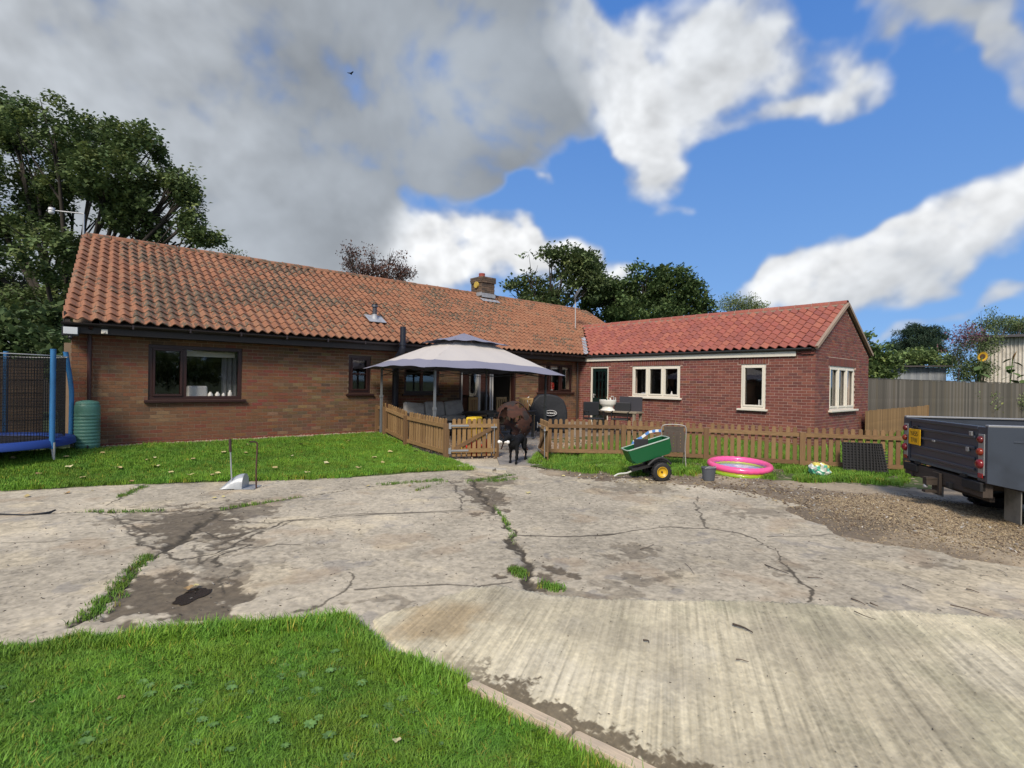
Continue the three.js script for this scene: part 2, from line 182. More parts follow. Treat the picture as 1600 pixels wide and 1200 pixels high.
const yardMap = ltex(2048, 2048, (u, v) => {
  const x = mix(YX0, YX1, u), z = mix(YZ0, YZ1, v); if (offYard(x, z)) return [0.3, 0.26, 0.2];
  const big = fbm(x * 0.7, z * 0.7, 2), mid = fbm(x * 3.1, z * 3.1, 3), fine = fbm(x * 26, z * 26, 3), peb = n2(x * 75, z * 75);
  let s = 0.70 + 0.3 * (big - 0.5) + 0.3 * (mid - 0.5) + 0.5 * (fine - 0.5) + 0.16 * (peb - 0.5);
  if (n2(x * 40 + 9, z * 40) > 0.88) s *= 0.72; if (n2(x * 17 + 90, z * 17) > 0.95) s *= 0.6;
  let r = 0.59 * s, g = 0.525 * s, b = 0.395 * s;
  const worn = sstep(0.6, 0.72, fbm(x * 1.9 + 60, z * 1.9, 3)); r = mix(r, r * 1.13, worn); g = mix(g, g * 1.11, worn); b = mix(b, b * 1.05, worn);
  const blue = sstep(0.66, 0.72, fbm(x * 6 + 13, z * 6 + 80, 3)) * sstep(0.5, 0.62, fbm(x * 1.3 + 7, z * 1.3, 3)); r = mix(r, 0.13, blue * 0.3); g = mix(g, 0.135, blue * 0.3); b = mix(b, 0.155, blue * 0.3);
  const rust = sstep(0.62, 0.78, fbm(x * 2.3 + 300, z * 2.3, 3)) * 0.3; r = mix(r, 0.30, rust); g = mix(g, 0.2, rust); b = mix(b, 0.11, rust);
  const p = patchAt(x, z), soil = 0.6 + 0.8 * fine; r = mix(r, 0.098 * soil, p * 0.9); g = mix(g, 0.077 * soil, p * 0.9); b = mix(b, 0.05 * soil, p * 0.9);
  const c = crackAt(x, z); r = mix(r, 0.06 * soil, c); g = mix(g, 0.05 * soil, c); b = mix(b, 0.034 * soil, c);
  return [r, g, b];
});
const yardUV = (x, z) => [(x - YX0) / (YX1 - YX0), (z - YZ0) / (YZ1 - YZ0)];
const grainYard = again(grainT, 22, 20);
const yardH = (x, z) => -0.2 + 0.012 * (fbm(x * 0.8, z * 0.8, 3) - 0.5) + 0.006 * (n2(x * 9, z * 9) - 0.5);
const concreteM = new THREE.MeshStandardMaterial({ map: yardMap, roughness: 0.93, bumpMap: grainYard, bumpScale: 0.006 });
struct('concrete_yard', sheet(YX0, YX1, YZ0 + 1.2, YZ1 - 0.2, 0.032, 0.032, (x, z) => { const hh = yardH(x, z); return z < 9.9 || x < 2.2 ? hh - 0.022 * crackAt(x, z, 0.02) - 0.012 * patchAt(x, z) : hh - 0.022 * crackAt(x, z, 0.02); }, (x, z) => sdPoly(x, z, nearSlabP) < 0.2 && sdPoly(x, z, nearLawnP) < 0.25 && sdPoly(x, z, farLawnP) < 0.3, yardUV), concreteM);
// puddle in the broken corner
{ const c = on(300, 930), g = new THREE.CircleGeometry(1, 40); g.rotateX(-Math.PI / 2); const p = g.attributes.position; const e = on(335, 920).sub(c), f = on(310, 915).sub(c);
  for (let i = 1; i < p.count; i++) { const a = Math.atan2(p.getZ(i), p.getX(i)), k = 0.75 + 0.7 * (fbm(Math.cos(a) * 1.6 + 5, Math.sin(a) * 1.6 + 3, 3) - 0.4); p.setXYZ(i, e.x * Math.cos(a) * k + f.x * Math.sin(a) * k, 0, e.z * Math.cos(a) * k + f.z * Math.sin(a) * k); }
  g.computeVertexNormals(); g.translate(c.x, -0.2035, c.z);
  const w = struct('puddle', g, mat(0.014, 0.012, 0.01, 0.22)); w.name = 'puddle'; }
// near slab with brushed ribs: real ridges running away from the viewer
{ const dir = [0.848, -0.53], cr = [0.53, 0.848];
  const loc = (x, z) => [x * dir[0] + z * dir[1], x * cr[0] + z * cr[1]];
  const offSlab = cells((x, z) => sdPoly(x, z, nearSlabP) < -0.4 || z > 14.4 || x > 6.9);
  const map = ltex(2048, 2048, (u, v) => {
    const x = mix(0.6, 8.2, u), z = mix(9, 15, v); if (offSlab(x, z)) return [0.4, 0.36, 0.25];
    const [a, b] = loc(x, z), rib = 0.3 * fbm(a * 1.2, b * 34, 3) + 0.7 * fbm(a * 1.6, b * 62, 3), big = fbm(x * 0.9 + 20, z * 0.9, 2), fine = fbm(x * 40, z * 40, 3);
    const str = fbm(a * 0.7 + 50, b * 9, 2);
    let s = 0.86 + 0.4 * (big - 0.5) + 0.9 * (rib - 0.5) + 0.45 * (fine - 0.5) + 0.16 * (str - 0.5);  // brushed streaks in the colour, standing in for the shading of the ridges
    let r = 0.60 * s, g = 0.54 * s, bb = 0.375 * s;
    const alg = sstep(0.5, 0.7, fbm(x * 1.4 + 90, z * 1.4, 3)) * 0.45; r = mix(r, 0.32 * s, alg); g = mix(g, 0.315 * s, alg); bb = mix(bb, 0.2 * s, alg);
    const pale = sstep(0.56, 0.72, fbm(x * 1.6 + 9, z * 1.6, 3)) * 0.35; r = mix(r, 0.56 * s, pale); g = mix(g, 0.52 * s, pale); bb = mix(bb, 0.41 * s, pale);
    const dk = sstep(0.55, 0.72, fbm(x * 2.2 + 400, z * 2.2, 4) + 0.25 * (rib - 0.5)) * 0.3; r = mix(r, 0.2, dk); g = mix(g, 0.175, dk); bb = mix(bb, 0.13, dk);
    const q = Math.hypot(x - 1.62, (z - 10.0)) + (fbm(x * 5, z * 5, 4) - 0.5) * 0.5, ru = (1 - sstep(0.12, 0.42, q)) * 0.5; r = mix(r, 0.36 * s, ru); g = mix(g, 0.24 * s, ru); bb = mix(bb, 0.1 * s, ru);
    const mo = (1 - sstep(0.0, 0.1, (x - 1.44 - (z - 10.4) * 0.16) + (fbm(x * 9, z * 9, 4) - 0.5) * 0.3 + (fine - 0.5) * 0.28 + 0.045)) * sstep(10.3, 10.8, z); const so = 0.6 + 0.8 * fine; r = mix(r, 0.14 * so, mo * 0.9); g = mix(g, 0.11 * so, mo * 0.9); bb = mix(bb, 0.065 * so, mo * 0.9);
    return [r, g, bb];
  });
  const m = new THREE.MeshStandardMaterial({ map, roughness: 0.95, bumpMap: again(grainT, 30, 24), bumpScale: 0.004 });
  const h = (x, z) => { const [a, b] = loc(x, z), sd = sdPoly(x, z, nearSlabP) + (fbm(x * 8, z * 8, 3) - 0.5) * 0.05; const rp = 0.6 + 0.8 * fbm(a * 0.8, b * 3, 2); const rid = Math.sin(b * 190 + 1.6 * Math.sin(a * 1.3) + 3 * fbm(a * 0.9, b * 2, 2)) * 0.0036 * rp + (fbm(a * 3, b * 40, 3) - 0.5) * 0.0105 + (fbm(a * 16, b * 30, 2) - 0.5) * 0.005; return -0.188 + rid + 0.01 * (fbm(x, z, 2) - 0.5) - (sd < 0.02 ? (0.02 - sd) * 0.9 : 0); };
  const [, b0] = loc(1, 9.3);
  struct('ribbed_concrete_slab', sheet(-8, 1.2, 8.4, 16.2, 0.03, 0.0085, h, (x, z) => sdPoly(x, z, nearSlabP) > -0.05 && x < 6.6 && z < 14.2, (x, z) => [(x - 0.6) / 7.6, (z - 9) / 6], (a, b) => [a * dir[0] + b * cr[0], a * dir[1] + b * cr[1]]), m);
}
// base ground out to the horizon
{ const m = new THREE.MeshStandardMaterial({ map: again(ltex(512, 512, (u, v) => { const f = fbmp(u * 8, v * 8, 8, 5), s = 0.6 + 0.8 * f; return [0.055 * s, 0.085 * s, 0.028 * s]; }), 90, 90), roughness: 1 });
  const g = new THREE.PlaneGeometry(900, 900); g.rotateX(-Math.PI / 2); struct('ground', g.translate(0, -0.26, 0), m); }
// soil sheets under grass
const soilGrassT = ltex(512, 512, (u, v) => { const f = fbmp(u * 10, v * 10, 10, 5), k = fbmp(u * 40, v * 40, 40, 3), s = 0.5 + f; return [0.05 * s + 0.03 * k, 0.078 * s + 0.03 * k, 0.017 * s + 0.01 * k]; });
const soilM = new THREE.MeshStandardMaterial({ map: soilGrassT, roughness: 1 });
const hLawn = (x, z) => gh(x, z) + 0.012 + 0.03 * (fbm(x * 1.3, z * 1.3, 3) - 0.5);
const lawnEdge = (P, x, z) => sdPoly(x, z, P) + (fbm(x * 3.3, z * 3.3, 4) - 0.5) * 0.22;
struct('far_lawn', sheet(-12, 6.3, -3, 7, 0.06, 0.06, (x, z) => { const s = lawnEdge(farLawnP, x, z); return hLawn(x, z) + Math.min(0, (s - 0.08) * 0.4); }, (x, z) => sdPoly(x, z, farLawnP) > -0.25, (x, z) => [x / 2, z / 2]), soilM);
struct('near_lawn', sheet(-6, 1.75, 6, 15, 0.04, 0.04, (x, z) => { const s = lawnEdge(nearLawnP, x, z); return -0.185 + 0.035 * (fbm(x * 1.1 + 8, z * 1.1, 3) - 0.5) + Math.min(0, (s - 0.04) * 0.5); }, (x, z) => sdPoly(x, z, nearLawnP) > -0.12, (x, z) => [x / 2, z / 2]), soilM);
struct('grass_strip', sheet(6.5, 13.4, 4, 11, 0.05, 0.05, (x, z) => { const s = lawnEdge(stripP, x, z); return -0.178 + 0.03 * (fbm(x * 2, z * 2, 3) - 0.5) + Math.min(0, (s - 0.1) * 0.35); }, (x, z) => sdPoly(x, z, stripP) > -0.25, (x, z) => [x / 2, z / 2]), soilM);
struct('annex_lawn', sheet(9.2, 40, -2.2, 16, 0.3, 0.3, (x, z) => -0.186 + 0.03 * (fbm(x, z, 2) - 0.5), (x, z) => sdPoly(x, z, stripP) < 0 && sdPoly(x, z, dirtP) < 0 && x > 9.6, (x, z) => [x / 2, z / 2]), soilM);
// bare earth and wood chips on the right
{ const map = ltex(1024, 1024, (u, v) => { const x = mix(6, 15, u), z = mix(4, 15.5, v), f = fbm(x * 1.5, z * 1.5, 4), k = fbm(x * 30, z * 30, 3), s = 0.55 + 0.5 * f + 0.5 * k; const dry = sstep(0.45, 0.7, fbm(x * 1.1 + 5, z * 1.1 + 70, 4)); let r = mix(0.16, 0.32, dry) * s, g = mix(0.128, 0.265, dry) * s, b = mix(0.09, 0.185, dry) * s; return [r, g, b]; });
  const mc = on(1440, 815), dirtH = (x, z) => { const s = sdPoly(x, z, dirtP) + (fbm(x * 2.2, z * 2.2, 4) - 0.5) * 0.75; const q = Math.hypot((x - mc.x) / 1.5, (z - mc.z) / 0.95); return -0.181 + 0.035 * (fbm(x * 2, z * 2, 4) - 0.5) + 0.018 * (fbm(x * 14, z * 14, 3) - 0.5) + 0.13 * Math.exp(-q * q * 1.4) + Math.min(0, (s - 0.25) * 0.09); };
  struct('bare_earth', sheet(5.2, 14.5, 4.2, 15.2, 0.04, 0.04, dirtH, (x, z) => sdPoly(x, z, dirtP) > -0.6, (x, z) => [(x - 6) / 9, (z - 4) / 11.5]), new THREE.MeshStandardMaterial({ map, roughness: 1, bumpMap: again(grainT, 20, 24), bumpScale: 0.012 }));
  globalThis.dirtH = dirtH; globalThis.chipC = mc;
}
// patio inside the fence: pebbles on soil, a paved path
struct('pebble_bed', sheet(5.6, 14.3, -0.1, 8.2, 0.08, 0.08, (x, z) => gh(x, z) + 0.006 + 0.02 * (fbm(x * 3, z * 3, 2) - 0.5), (x, z) => { const e = (x - 7.61) * 0.77 - (z - 4.87); return x > 5.7 && z < 4.05 + (x - 5.75) * 0.46 + (x > 7.6 ? (x - 7.6) * 0.8 : 0) && x < 14.3 && e > -3; }, (x, z) => [x, z]), new THREE.MeshStandardMaterial({ map: ltex(512, 512, (u, v) => { const f = fbmp(u * 20, v * 20, 20, 3); return [0.26 * (0.5 + f), 0.22 * (0.5 + f), 0.17 * (0.5 + f)]; }), roughness: 1 }));

// ---------------------------------------------------------------- buildings
const brickT = [1, 2, 3].map((k) => ltex(128, 64, (u, v) => { const f = fbmp(u * 12 + k * 7, v * 6, 12, 4), g = fbmp(u * 40 + k, v * 20, 40, 2); const s = 0.62 + 0.55 * f + 0.22 * (g - 0.5); return [s, s * mix(1.02, 0.93, f), s * mix(1.02, 0.9, f)]; }));
const brickG = (() => { const g = new THREE.BoxGeometry(1, 1, 1).toNonIndexed(); return g; })();
// bricks of a wall: u along, v up, n out; wall mesh carries position and turn, its local frame is (u, v, n)
function brickWall(o) {
  const { house, name, pos, turn, w, v0, h, holes, gable, pal, mortar, thick = 0.29, quota = 300, near, label } = o;
  const outline = gable ? [[0.006, v0], [w - 0.006, v0], [w - 0.006, h], [w / 2, gable - 0.004], [0.006, h]] : [[0.006, v0], [w - 0.006, v0], [w - 0.006, h], [0.006, h]];
  const wall = part(house, name, ext(outline, thick - 0.0035, 0, holes.map((q) => [[q[0], q[2]], [q[0], q[3]], [q[1], q[3]], [q[1], q[2]]])).translate(0, 0, -thick), mortar, label);
  wall.position.copy(pos); wall.rotation.y = turn; wall.updateMatrix();
  const list = [], put = (u0, u1, va, vb, c) => { if (u1 - u0 > 0.025) list.push([u0, u1, va, vb, c]); };
  const course = 0.075, step = 0.225; let row = 0;
  for (let v = v0; v < (gable ?? h) - 0.03; v += course, row++) {
    const va = v + 0.0055, vb = Math.min(v + course - 0.0055, gable ?? h); let a = 0, b = w;
    if (v + course > h + 0.001 && gable) { const k = (v + course * 0.7 - h) / (gable - h); a = k * w / 2; b = w - a; if (b - a < 0.1) continue; }
    for (let s = -(row % 2) * 0.1125; s < b; s += step) {
      let segs = [[Math.max(a, s + 0.005), Math.min(b, s + step - 0.005)]];
      for (const q of [...holes, ...(o.blocks ?? [])]) if (vb > q[2] + 0.004 && va < q[3] - 0.004) segs = segs.flatMap(([x, y]) => (y <= q[0] || x >= q[1] ? [[x, y]] : [[x, Math.min(y, q[0])], [Math.max(x, q[1]), y]].filter(([m, n]) => n - m > 0.02)));
      for (const [x, y] of segs) put(x, y, va, vb, v);
    }
  }
  for (const q of o.soldiers ?? []) for (let u = q[0]; u < q[1] - 0.03; u += 0.075) put(u + 0.005, Math.min(u + 0.07, q[1]), q[2] + 0.005, q[2] + 0.215, -1);
  const m4 = new THREE.Matrix4().compose(pos, new THREE.Quaternion().setFromAxisAngle(V(0, 1, 0), turn), V(1, 1, 1));
  const d = list.map((q) => V((q[0] + q[1]) / 2, q[2], 0).applyMatrix4(m4).distanceTo(EYE) + (q[1] - q[0] < 0.12 ? 3 : 0));
  const order = list.map((_, i) => i).sort((p, q) => d[p] - d[q]), geos = [];
  const hid = o.hidden ?? (() => false);
  let n = 0;
  for (const i of order) {
    const q = list[i], c = pal(q, rnd), k = Math.floor(rnd() * pal.mats.length), dep = 0.02 + rr(-0.0025, 0.0025);
    if (n < quota && !hid(q)) {
      const b = shade(new THREE.Mesh(brickG, pal.mats[c * 3 + (k % 3)])); b.name = numbered('brick'); b.position.set((q[0] + q[1]) / 2, (q[2] + q[3]) / 2, -dep / 2 + rr(0, 0.002)); b.scale.set(q[1] - q[0], q[3] - q[2], dep); wall.add(b); n++;
    } else { const col = pal.cols[c]; geos.push(tint(brickG.clone().scale(q[1] - q[0], q[3] - q[2], dep).translate((q[0] + q[1]) / 2, (q[2] + q[3]) / 2, -dep / 2 + rr(0, 0.002)), ...col.map((x) => x * rr(0.86, 1.14)))); }
  }
  if (geos.length) { const s = part(wall, 'brickwork', merge(geos), new THREE.MeshStandardMaterial({ vertexColors: true, map: brickT[0], roughness: 0.9, bumpMap: grainT, bumpScale: 0.003 })); s.userData.kind = 'stuff'; }
  return wall;
}
function palette(cols, pick) { const f = (q, r) => pick(q, r, cols.length); f.cols = cols; f.mats = cols.flatMap((c) => brickT.map((t) => new THREE.MeshStandardMaterial({ color: lin(...c), map: t, roughness: 0.9, bumpMap: grainT, bumpScale: 0.003 }))); return f; }
const buffPal = palette([[0.19, 0.099, 0.05], [0.21, 0.104, 0.052], [0.165, 0.09, 0.048], [0.225, 0.128, 0.066], [0.205, 0.088, 0.046], [0.135, 0.08, 0.047], [0.25, 0.16, 0.085], [0.155, 0.094, 0.055], [0.21, 0.072, 0.044], [0.115, 0.073, 0.046]],
  (q, r) => { if (q[2] < 0.01) return 8; const z = fbm(q[0] * 0.7, q[2] * 1.4, 3), t = r(); if (z > 0.56) return [4, 1, 0, 4, 8, 1][Math.floor(t * 5.3)]; if (z < 0.42) return [2, 5, 7, 0, 3, 9][Math.floor(t * 6)]; return [0, 1, 2, 3, 6, 7, 4, 0][Math.floor(t * 8)]; });
const redPal = palette([[0.21, 0.07, 0.053], [0.235, 0.082, 0.06], [0.185, 0.063, 0.05], [0.26, 0.095, 0.068], [0.16, 0.058, 0.05], [0.222, 0.073, 0.06]], (q, r, n) => (q[4] < 0 ? 2 : Math.floor(r() * n)));
const mortarBuff = new THREE.MeshStandardMaterial({ color: lin(0.29, 0.215, 0.15), map: blotT, roughness: 1 });
const mortarRed = new THREE.MeshStandardMaterial({ color: lin(0.47, 0.345, 0.285), map: blotT, roughness: 1 });
const glassM = new THREE.MeshPhysicalMaterial({ color: 0xffffff, roughness: 0.02, transmission: 1, thickness: 0, ior: 1.85, specularIntensity: 1 });
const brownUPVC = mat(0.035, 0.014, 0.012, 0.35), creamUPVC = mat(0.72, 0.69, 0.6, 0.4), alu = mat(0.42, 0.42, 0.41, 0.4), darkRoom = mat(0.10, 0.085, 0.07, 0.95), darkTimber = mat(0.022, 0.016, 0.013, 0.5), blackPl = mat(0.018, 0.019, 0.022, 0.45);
// a framed window set in an opening; its group shares the wall's frame
function windowSet(house, wall, label, [u0, u1, v0, v1], lights, fm, { sill = 0.05, depth = -0.06, f = 0.055, sash = [], sillOut = 0.06 } = {}) {
  const g = grp(house, 'window', label); g.position.copy(wall.position); g.rotation.copy(wall.rotation);
  const W = u1 - u0, H = v1 - v0, fr = [];
  fr.push(rbox(W, f, 0.07, (u0 + u1) / 2, v1 - f / 2, depth, 0.006), rbox(W, f, 0.07, (u0 + u1) / 2, v0 + f / 2, depth, 0.006), rbox(f, H - 2 * f, 0.069, u0 + f / 2, (v0 + v1) / 2, depth, 0.006), rbox(f, H - 2 * f, 0.069, u1 - f / 2, (v0 + v1) / 2, depth, 0.006));
  part(g, 'frame', fr, fm);
  for (let i = 0; i + 1 < lights.length; i++) {
    const a = u0 + f * 0.5 + (W - f) * lights[i], b = u0 + f * 0.5 + (W - f) * lights[i + 1];
    if (i) part(g, 'mullion', rbox(f, H - 2 * f, 0.066, a, (v0 + v1) / 2, depth, 0.006), fm);
    if (sash.includes(i)) { const s = 0.045, x0 = a + f / 2, x1 = b - f / 2, y0 = v0 + f, y1 = v1 - f; part(g, 'sash', [rbox(x1 - x0, s, 0.05, (x0 + x1) / 2, y1 - s / 2, depth + 0.03, 0.006), rbox(x1 - x0, s, 0.05, (x0 + x1) / 2, y0 + s / 2, depth + 0.03, 0.006), rbox(s, y1 - y0 - 2 * s, 0.049, x0 + s / 2, (y0 + y1) / 2, depth + 0.03, 0.006), rbox(s, y1 - y0 - 2 * s, 0.049, x1 - s / 2, (y0 + y1) / 2, depth + 0.03, 0.006)], fm); }
    part(g, 'pane', new THREE.PlaneGeometry(b - a - f, H - 2 * f).translate((a + b) / 2, (v0 + v1) / 2, depth - 0.012 + rr(-0.001, 0.001)), glassM);
  }
  if (sill) part(g, 'sill', rbox(W + 0.14, sill, 0.12 + sillOut, (u0 + u1) / 2, v0 - sill / 2 - 0.001, sillOut / 2 - 0.05, 0.008), fm);
  return g;
}
const L = 14.17, AL = 7.85, AW = 4.25, MW = 18.42;   // main front length to the annex, annex length and width, whole main length
const pitchM = Math.atan2(4.72 - 2.36, 3.89), pitchA = Math.atan2(3.66 - 2.36, AW / 2 + 0.1);
const house = thing('bungalow', 'long brown brick bungalow with dark weathered pantile roof and brown framed windows', 'house');
const annex = thing('brick_extension', 'new red brick extension with bright red pantiles and cream windows, right of the long bungalow', 'house');
// ---- main house walls
const mainHoles = [[1.2, 2.94, 0.9, 2.03], [5.42, 6.03, 1.02, 2.0], [7.02, 8.16, 1.02, 1.95], [8.86, 11.1, 0.0, 2.02], [12.1, 13.78, 1.05, 2.03]];
const mainWall = brickWall({ house, name: 'wall', pos: V(0, 0, 0), turn: 0, w: L, v0: -0.3, h: 2.3, holes: mainHoles, pal: buffPal, mortar: mortarBuff, label: 'mottled buff and brown brick front wall', hidden: (q) => q[2] < -0.08 });
const gableL = brickWall({ house, name: 'wall', pos: V(0.718, 0, -6.97), turn: -Math.PI / 2 - 0.1027, w: 6.93, v0: -0.3, h: 2.3, gable: 4.55, holes: [], pal: buffPal, mortar: mortarBuff, quota: 0 });
part(house, 'wall', [box(MW, 2.6, 0.28, MW / 2, 1.0, -6.83), box(0.28, 2.6, 6.4, MW - 0.14, 1, -3.5)], mortarBuff);
{ const g = ext([[-6.97, 2.3], [0, 2.3], [-3.485, 4.55]], 0.25); g.rotateY(-Math.PI / 2).translate(MW, 0, 0); part(house, 'wall', g, mortarBuff); }
// dark rooms behind the windows
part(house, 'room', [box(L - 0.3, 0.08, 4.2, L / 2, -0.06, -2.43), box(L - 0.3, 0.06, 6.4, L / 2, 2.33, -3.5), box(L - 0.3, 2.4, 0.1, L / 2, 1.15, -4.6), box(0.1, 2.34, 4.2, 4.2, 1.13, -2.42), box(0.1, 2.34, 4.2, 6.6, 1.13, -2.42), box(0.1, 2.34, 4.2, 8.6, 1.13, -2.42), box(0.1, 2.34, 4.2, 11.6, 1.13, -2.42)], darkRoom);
windowSet(house, mainWall, 'wide brown window with one casement beside a big fixed pane', mainHoles[0], [0, 0.36, 1], brownUPVC, { f: 0.075, sash: [0], sill: 0.055 });
{ const g = windowSet(house, mainWall, 'narrow brown window by the black flue', mainHoles[1], [0, 1], brownUPVC, { f: 0.075, sash: [0] }); part(g, 'glazing_bar', box(0.44, 0.03, 0.04, 5.725, 1.53, -0.05), brownUPVC); }
windowSet(house, mainWall, 'two light brown window half under the canopy', mainHoles[2], [0, 0.5, 1], brownUPVC, { f: 0.07 });
windowSet(house, mainWall, 'three light brown window next to the red extension', mainHoles[4], [0, 0.34, 0.66, 1], brownUPVC, { f: 0.065, sash: [2] });
{ // sliding doors
  const g = grp(house, 'sliding_door', 'pale framed sliding glass doors, one leaf pushed open');
  part(g, 'frame', [box(0.07, 2.02, 0.16, 8.9, 1.01, -0.1), box(0.07, 2.02, 0.16, 11.06, 1.01, -0.1), box(2.1, 0.07, 0.16, 9.98, 1.985, -0.1), box(2.1, 0.03, 0.2, 9.98, 0.015, -0.1)], brownUPVC);
  const leaf = (x0, x1, z, m) => { const l = grp(g, 'door_leaf'), s = 0.05; part(l, 'leaf_frame', [rbox(s, 1.9, 0.04, x0 + s / 2, 0.98, z, 0.005), rbox(s, 1.9, 0.04, x1 - s / 2, 0.98, z, 0.005), rbox(x1 - x0 - 2 * s, s, 0.039, (x0 + x1) / 2, 1.905, z, 0.005), rbox(x1 - x0 - 2 * s, 0.1, 0.039, (x0 + x1) / 2, 0.08, z, 0.005)], m); part(l, 'pane', new THREE.PlaneGeometry(x1 - x0 - 2 * s, 1.75).translate((x0 + x1) / 2, 1.005, z), glassM); };
  leaf(8.95, 9.62, -0.05, alu); leaf(9.55, 10.15, -0.11, alu); leaf(9.72, 10.28, -0.17, creamUPVC);
}
// ---- pantiles
const TW = 0.205, TL = 0.345, GA = 0.272;
function pantile(w, len, amp = 0.033) {   // local: x across, y normal, z down the slope; lower lip at z = 0
  const n = 10, p = [], idx = [], uv = [], W2 = w * 1.1, th = 0.02;
  const y = (t) => amp * (Math.sin((t * 1.1 - 0.16) * Math.PI * 2) * 0.9 + 0.18 * Math.sin((t * 1.1 - 0.16) * Math.PI * 4)) + amp;
  for (let j = 0; j < 2; j++) for (let i = 0; i <= n; i++) { const t = i / n; p.push((t - 0.5) * W2, y(t) + (j ? 0 : 0.03), j ? -len : 0); uv.push(t, j); }
  for (let i = 0; i < n; i++) idx.push(i, i + 1, n + 1 + i, i + 1, n + 2 + i, n + 1 + i);
  const top = new THREE.BufferGeometry(); top.setAttribute('position', new THREE.Float32BufferAttribute(p, 3)); top.setAttribute('uv', new THREE.Float32BufferAttribute(uv, 2)); top.setIndex(idx); top.computeVertexNormals();
  const lp = [], li = [], lu = []; for (let i = 0; i <= n; i++) { const t = i / n, x = (t - 0.5) * W2, yy = y(t) + 0.03; lp.push(x, yy, 0, x, yy - th, 0.001); lu.push(t, 0.02, t, 0); } for (let i = 0; i < n; i++) li.push(i * 2, i * 2 + 1, i * 2 + 2, i * 2 + 2, i * 2 + 1, i * 2 + 3);
  const lip = new THREE.BufferGeometry(); lip.setAttribute('position', new THREE.Float32BufferAttribute(lp, 3)); lip.setAttribute('uv', new THREE.Float32BufferAttribute(lu, 2)); lip.setIndex(li); lip.computeVertexNormals();
  return merge([top, lip]);
}
const tileT = (moss, seed, warm) => ltex(64, 96, (u, v) => { const f = fbm(u * 5 + seed * 13, v * 7 + seed, 4), m = sstep(0.62 - moss * 0.24, 0.74 - moss * 0.2, fbm(u * 6 + seed * 31, v * 6 + 4 * seed, 4)), s = 0.68 + 0.6 * f; let r = s, g = s * warm, b = s * warm; const sp = n2(u * 30 + seed, v * 40) > 0.83 ? 0.7 : 1; r *= sp; g *= sp; b *= sp; r = mix(r, 0.26, m * 0.85); g = mix(g, 0.56, m * 0.85); b = mix(b, 0.72, m * 0.85); return [r, g, b]; });
const oldT = [0.15, 0.5, 0.9, 1.3].map((m, i) => tileT(m, i + 1, 1)), newT = [tileT(-1.2, 9, 0.97), tileT(-1.2, 12, 1.04)];
const oldCols = [[0.275, 0.122, 0.066], [0.298, 0.136, 0.075], [0.25, 0.112, 0.062], [0.278, 0.138, 0.078]], newCols = [[0.32, 0.102, 0.068], [0.345, 0.118, 0.076], [0.29, 0.093, 0.064], [0.315, 0.096, 0.069], [0.262, 0.085, 0.064]];
const oldMats = oldCols.map((c) => oldT.map((t) => new THREE.MeshStandardMaterial({ color: lin(...c), map: t, roughness: 0.9, side: THREE.DoubleSide }))), newMats = newCols.map((c) => newT.map((t) => new THREE.MeshStandardMaterial({ color: lin(...c), map: t, roughness: 0.7, side: THREE.DoubleSide })));
const tileG = pantile(TW, TL), tileN = pantile(0.24, TL, 0.042);
function tileSlope({ roof, basis, list, geo, mats, pick, quota }) {   // list: [a, d, seed] a = along eave, d = distance of lip up from the eave
  const M = (q) => { const m = new THREE.Matrix4().copy(basis), t = new THREE.Matrix4().makeTranslation(q[0] + rr(-0.004, 0.004), rr(-0.003, 0.004), -q[1] + rr(-0.006, 0.006)); return m.multiply(t).multiply(new THREE.Matrix4().makeRotationY(rr(-0.012, 0.012))); };
  const all = list.map((q) => { const m = M(q), p = V(0, 0, 0).applyMatrix4(m); return { q, m, d: p.distanceTo(EYE), k: pick(q, p) }; }).sort((a, b) => a.d - b.d);
  const buckets = new Map();
  all.forEach((t, i) => {
    const mm = mats[t.k[0]][t.k[1]];
    if (i < quota) { const o = shade(new THREE.Mesh(geo, mm)); o.name = numbered('roof_tile'); t.m.decompose(o.position, o.quaternion, o.scale); roof.add(o); }
    else { if (!buckets.has(mm)) buckets.set(mm, []); buckets.get(mm).push(t.m); }
  });
  const geos = [], bm = []; for (const [mm, ms] of buckets) { geos.push(merge(ms.map((m) => geo.clone().applyMatrix4(m)))); bm.push(mm); }
  if (geos.length) { const g = mergeGeometries(geos, true); const s = shade(new THREE.Mesh(g, bm)); s.name = numbered('roof_tiling'); s.userData.kind = 'stuff'; roof.add(s); }
}
const slopeBasis = (origin, along, down) => { const z = down.clone().normalize(), x = along.clone().normalize(), y = z.clone().cross(x); return new THREE.Matrix4().makeBasis(x, y, z).setPosition(origin); };
const felt = mat(0.06, 0.045, 0.038, 1), mortarRoof = new THREE.MeshStandardMaterial({ color: lin(0.33, 0.25, 0.19), map: blotT, roughness: 1 }), lead = new THREE.MeshStandardMaterial({ color: lin(0.36, 0.38, 0.41), map: blotT, roughness: 0.6, metalness: 0.2 });
const ez = 0.41, ey = 2.36, rz = -3.48, ry = 4.72;
const mainY = (z) => ey + (ez - z) * Math.tan(pitchM), annY = (x) => 2.36 + (AW / 2 + 0.1 - Math.abs(x - L - AW / 2)) * Math.tan(pitchA);
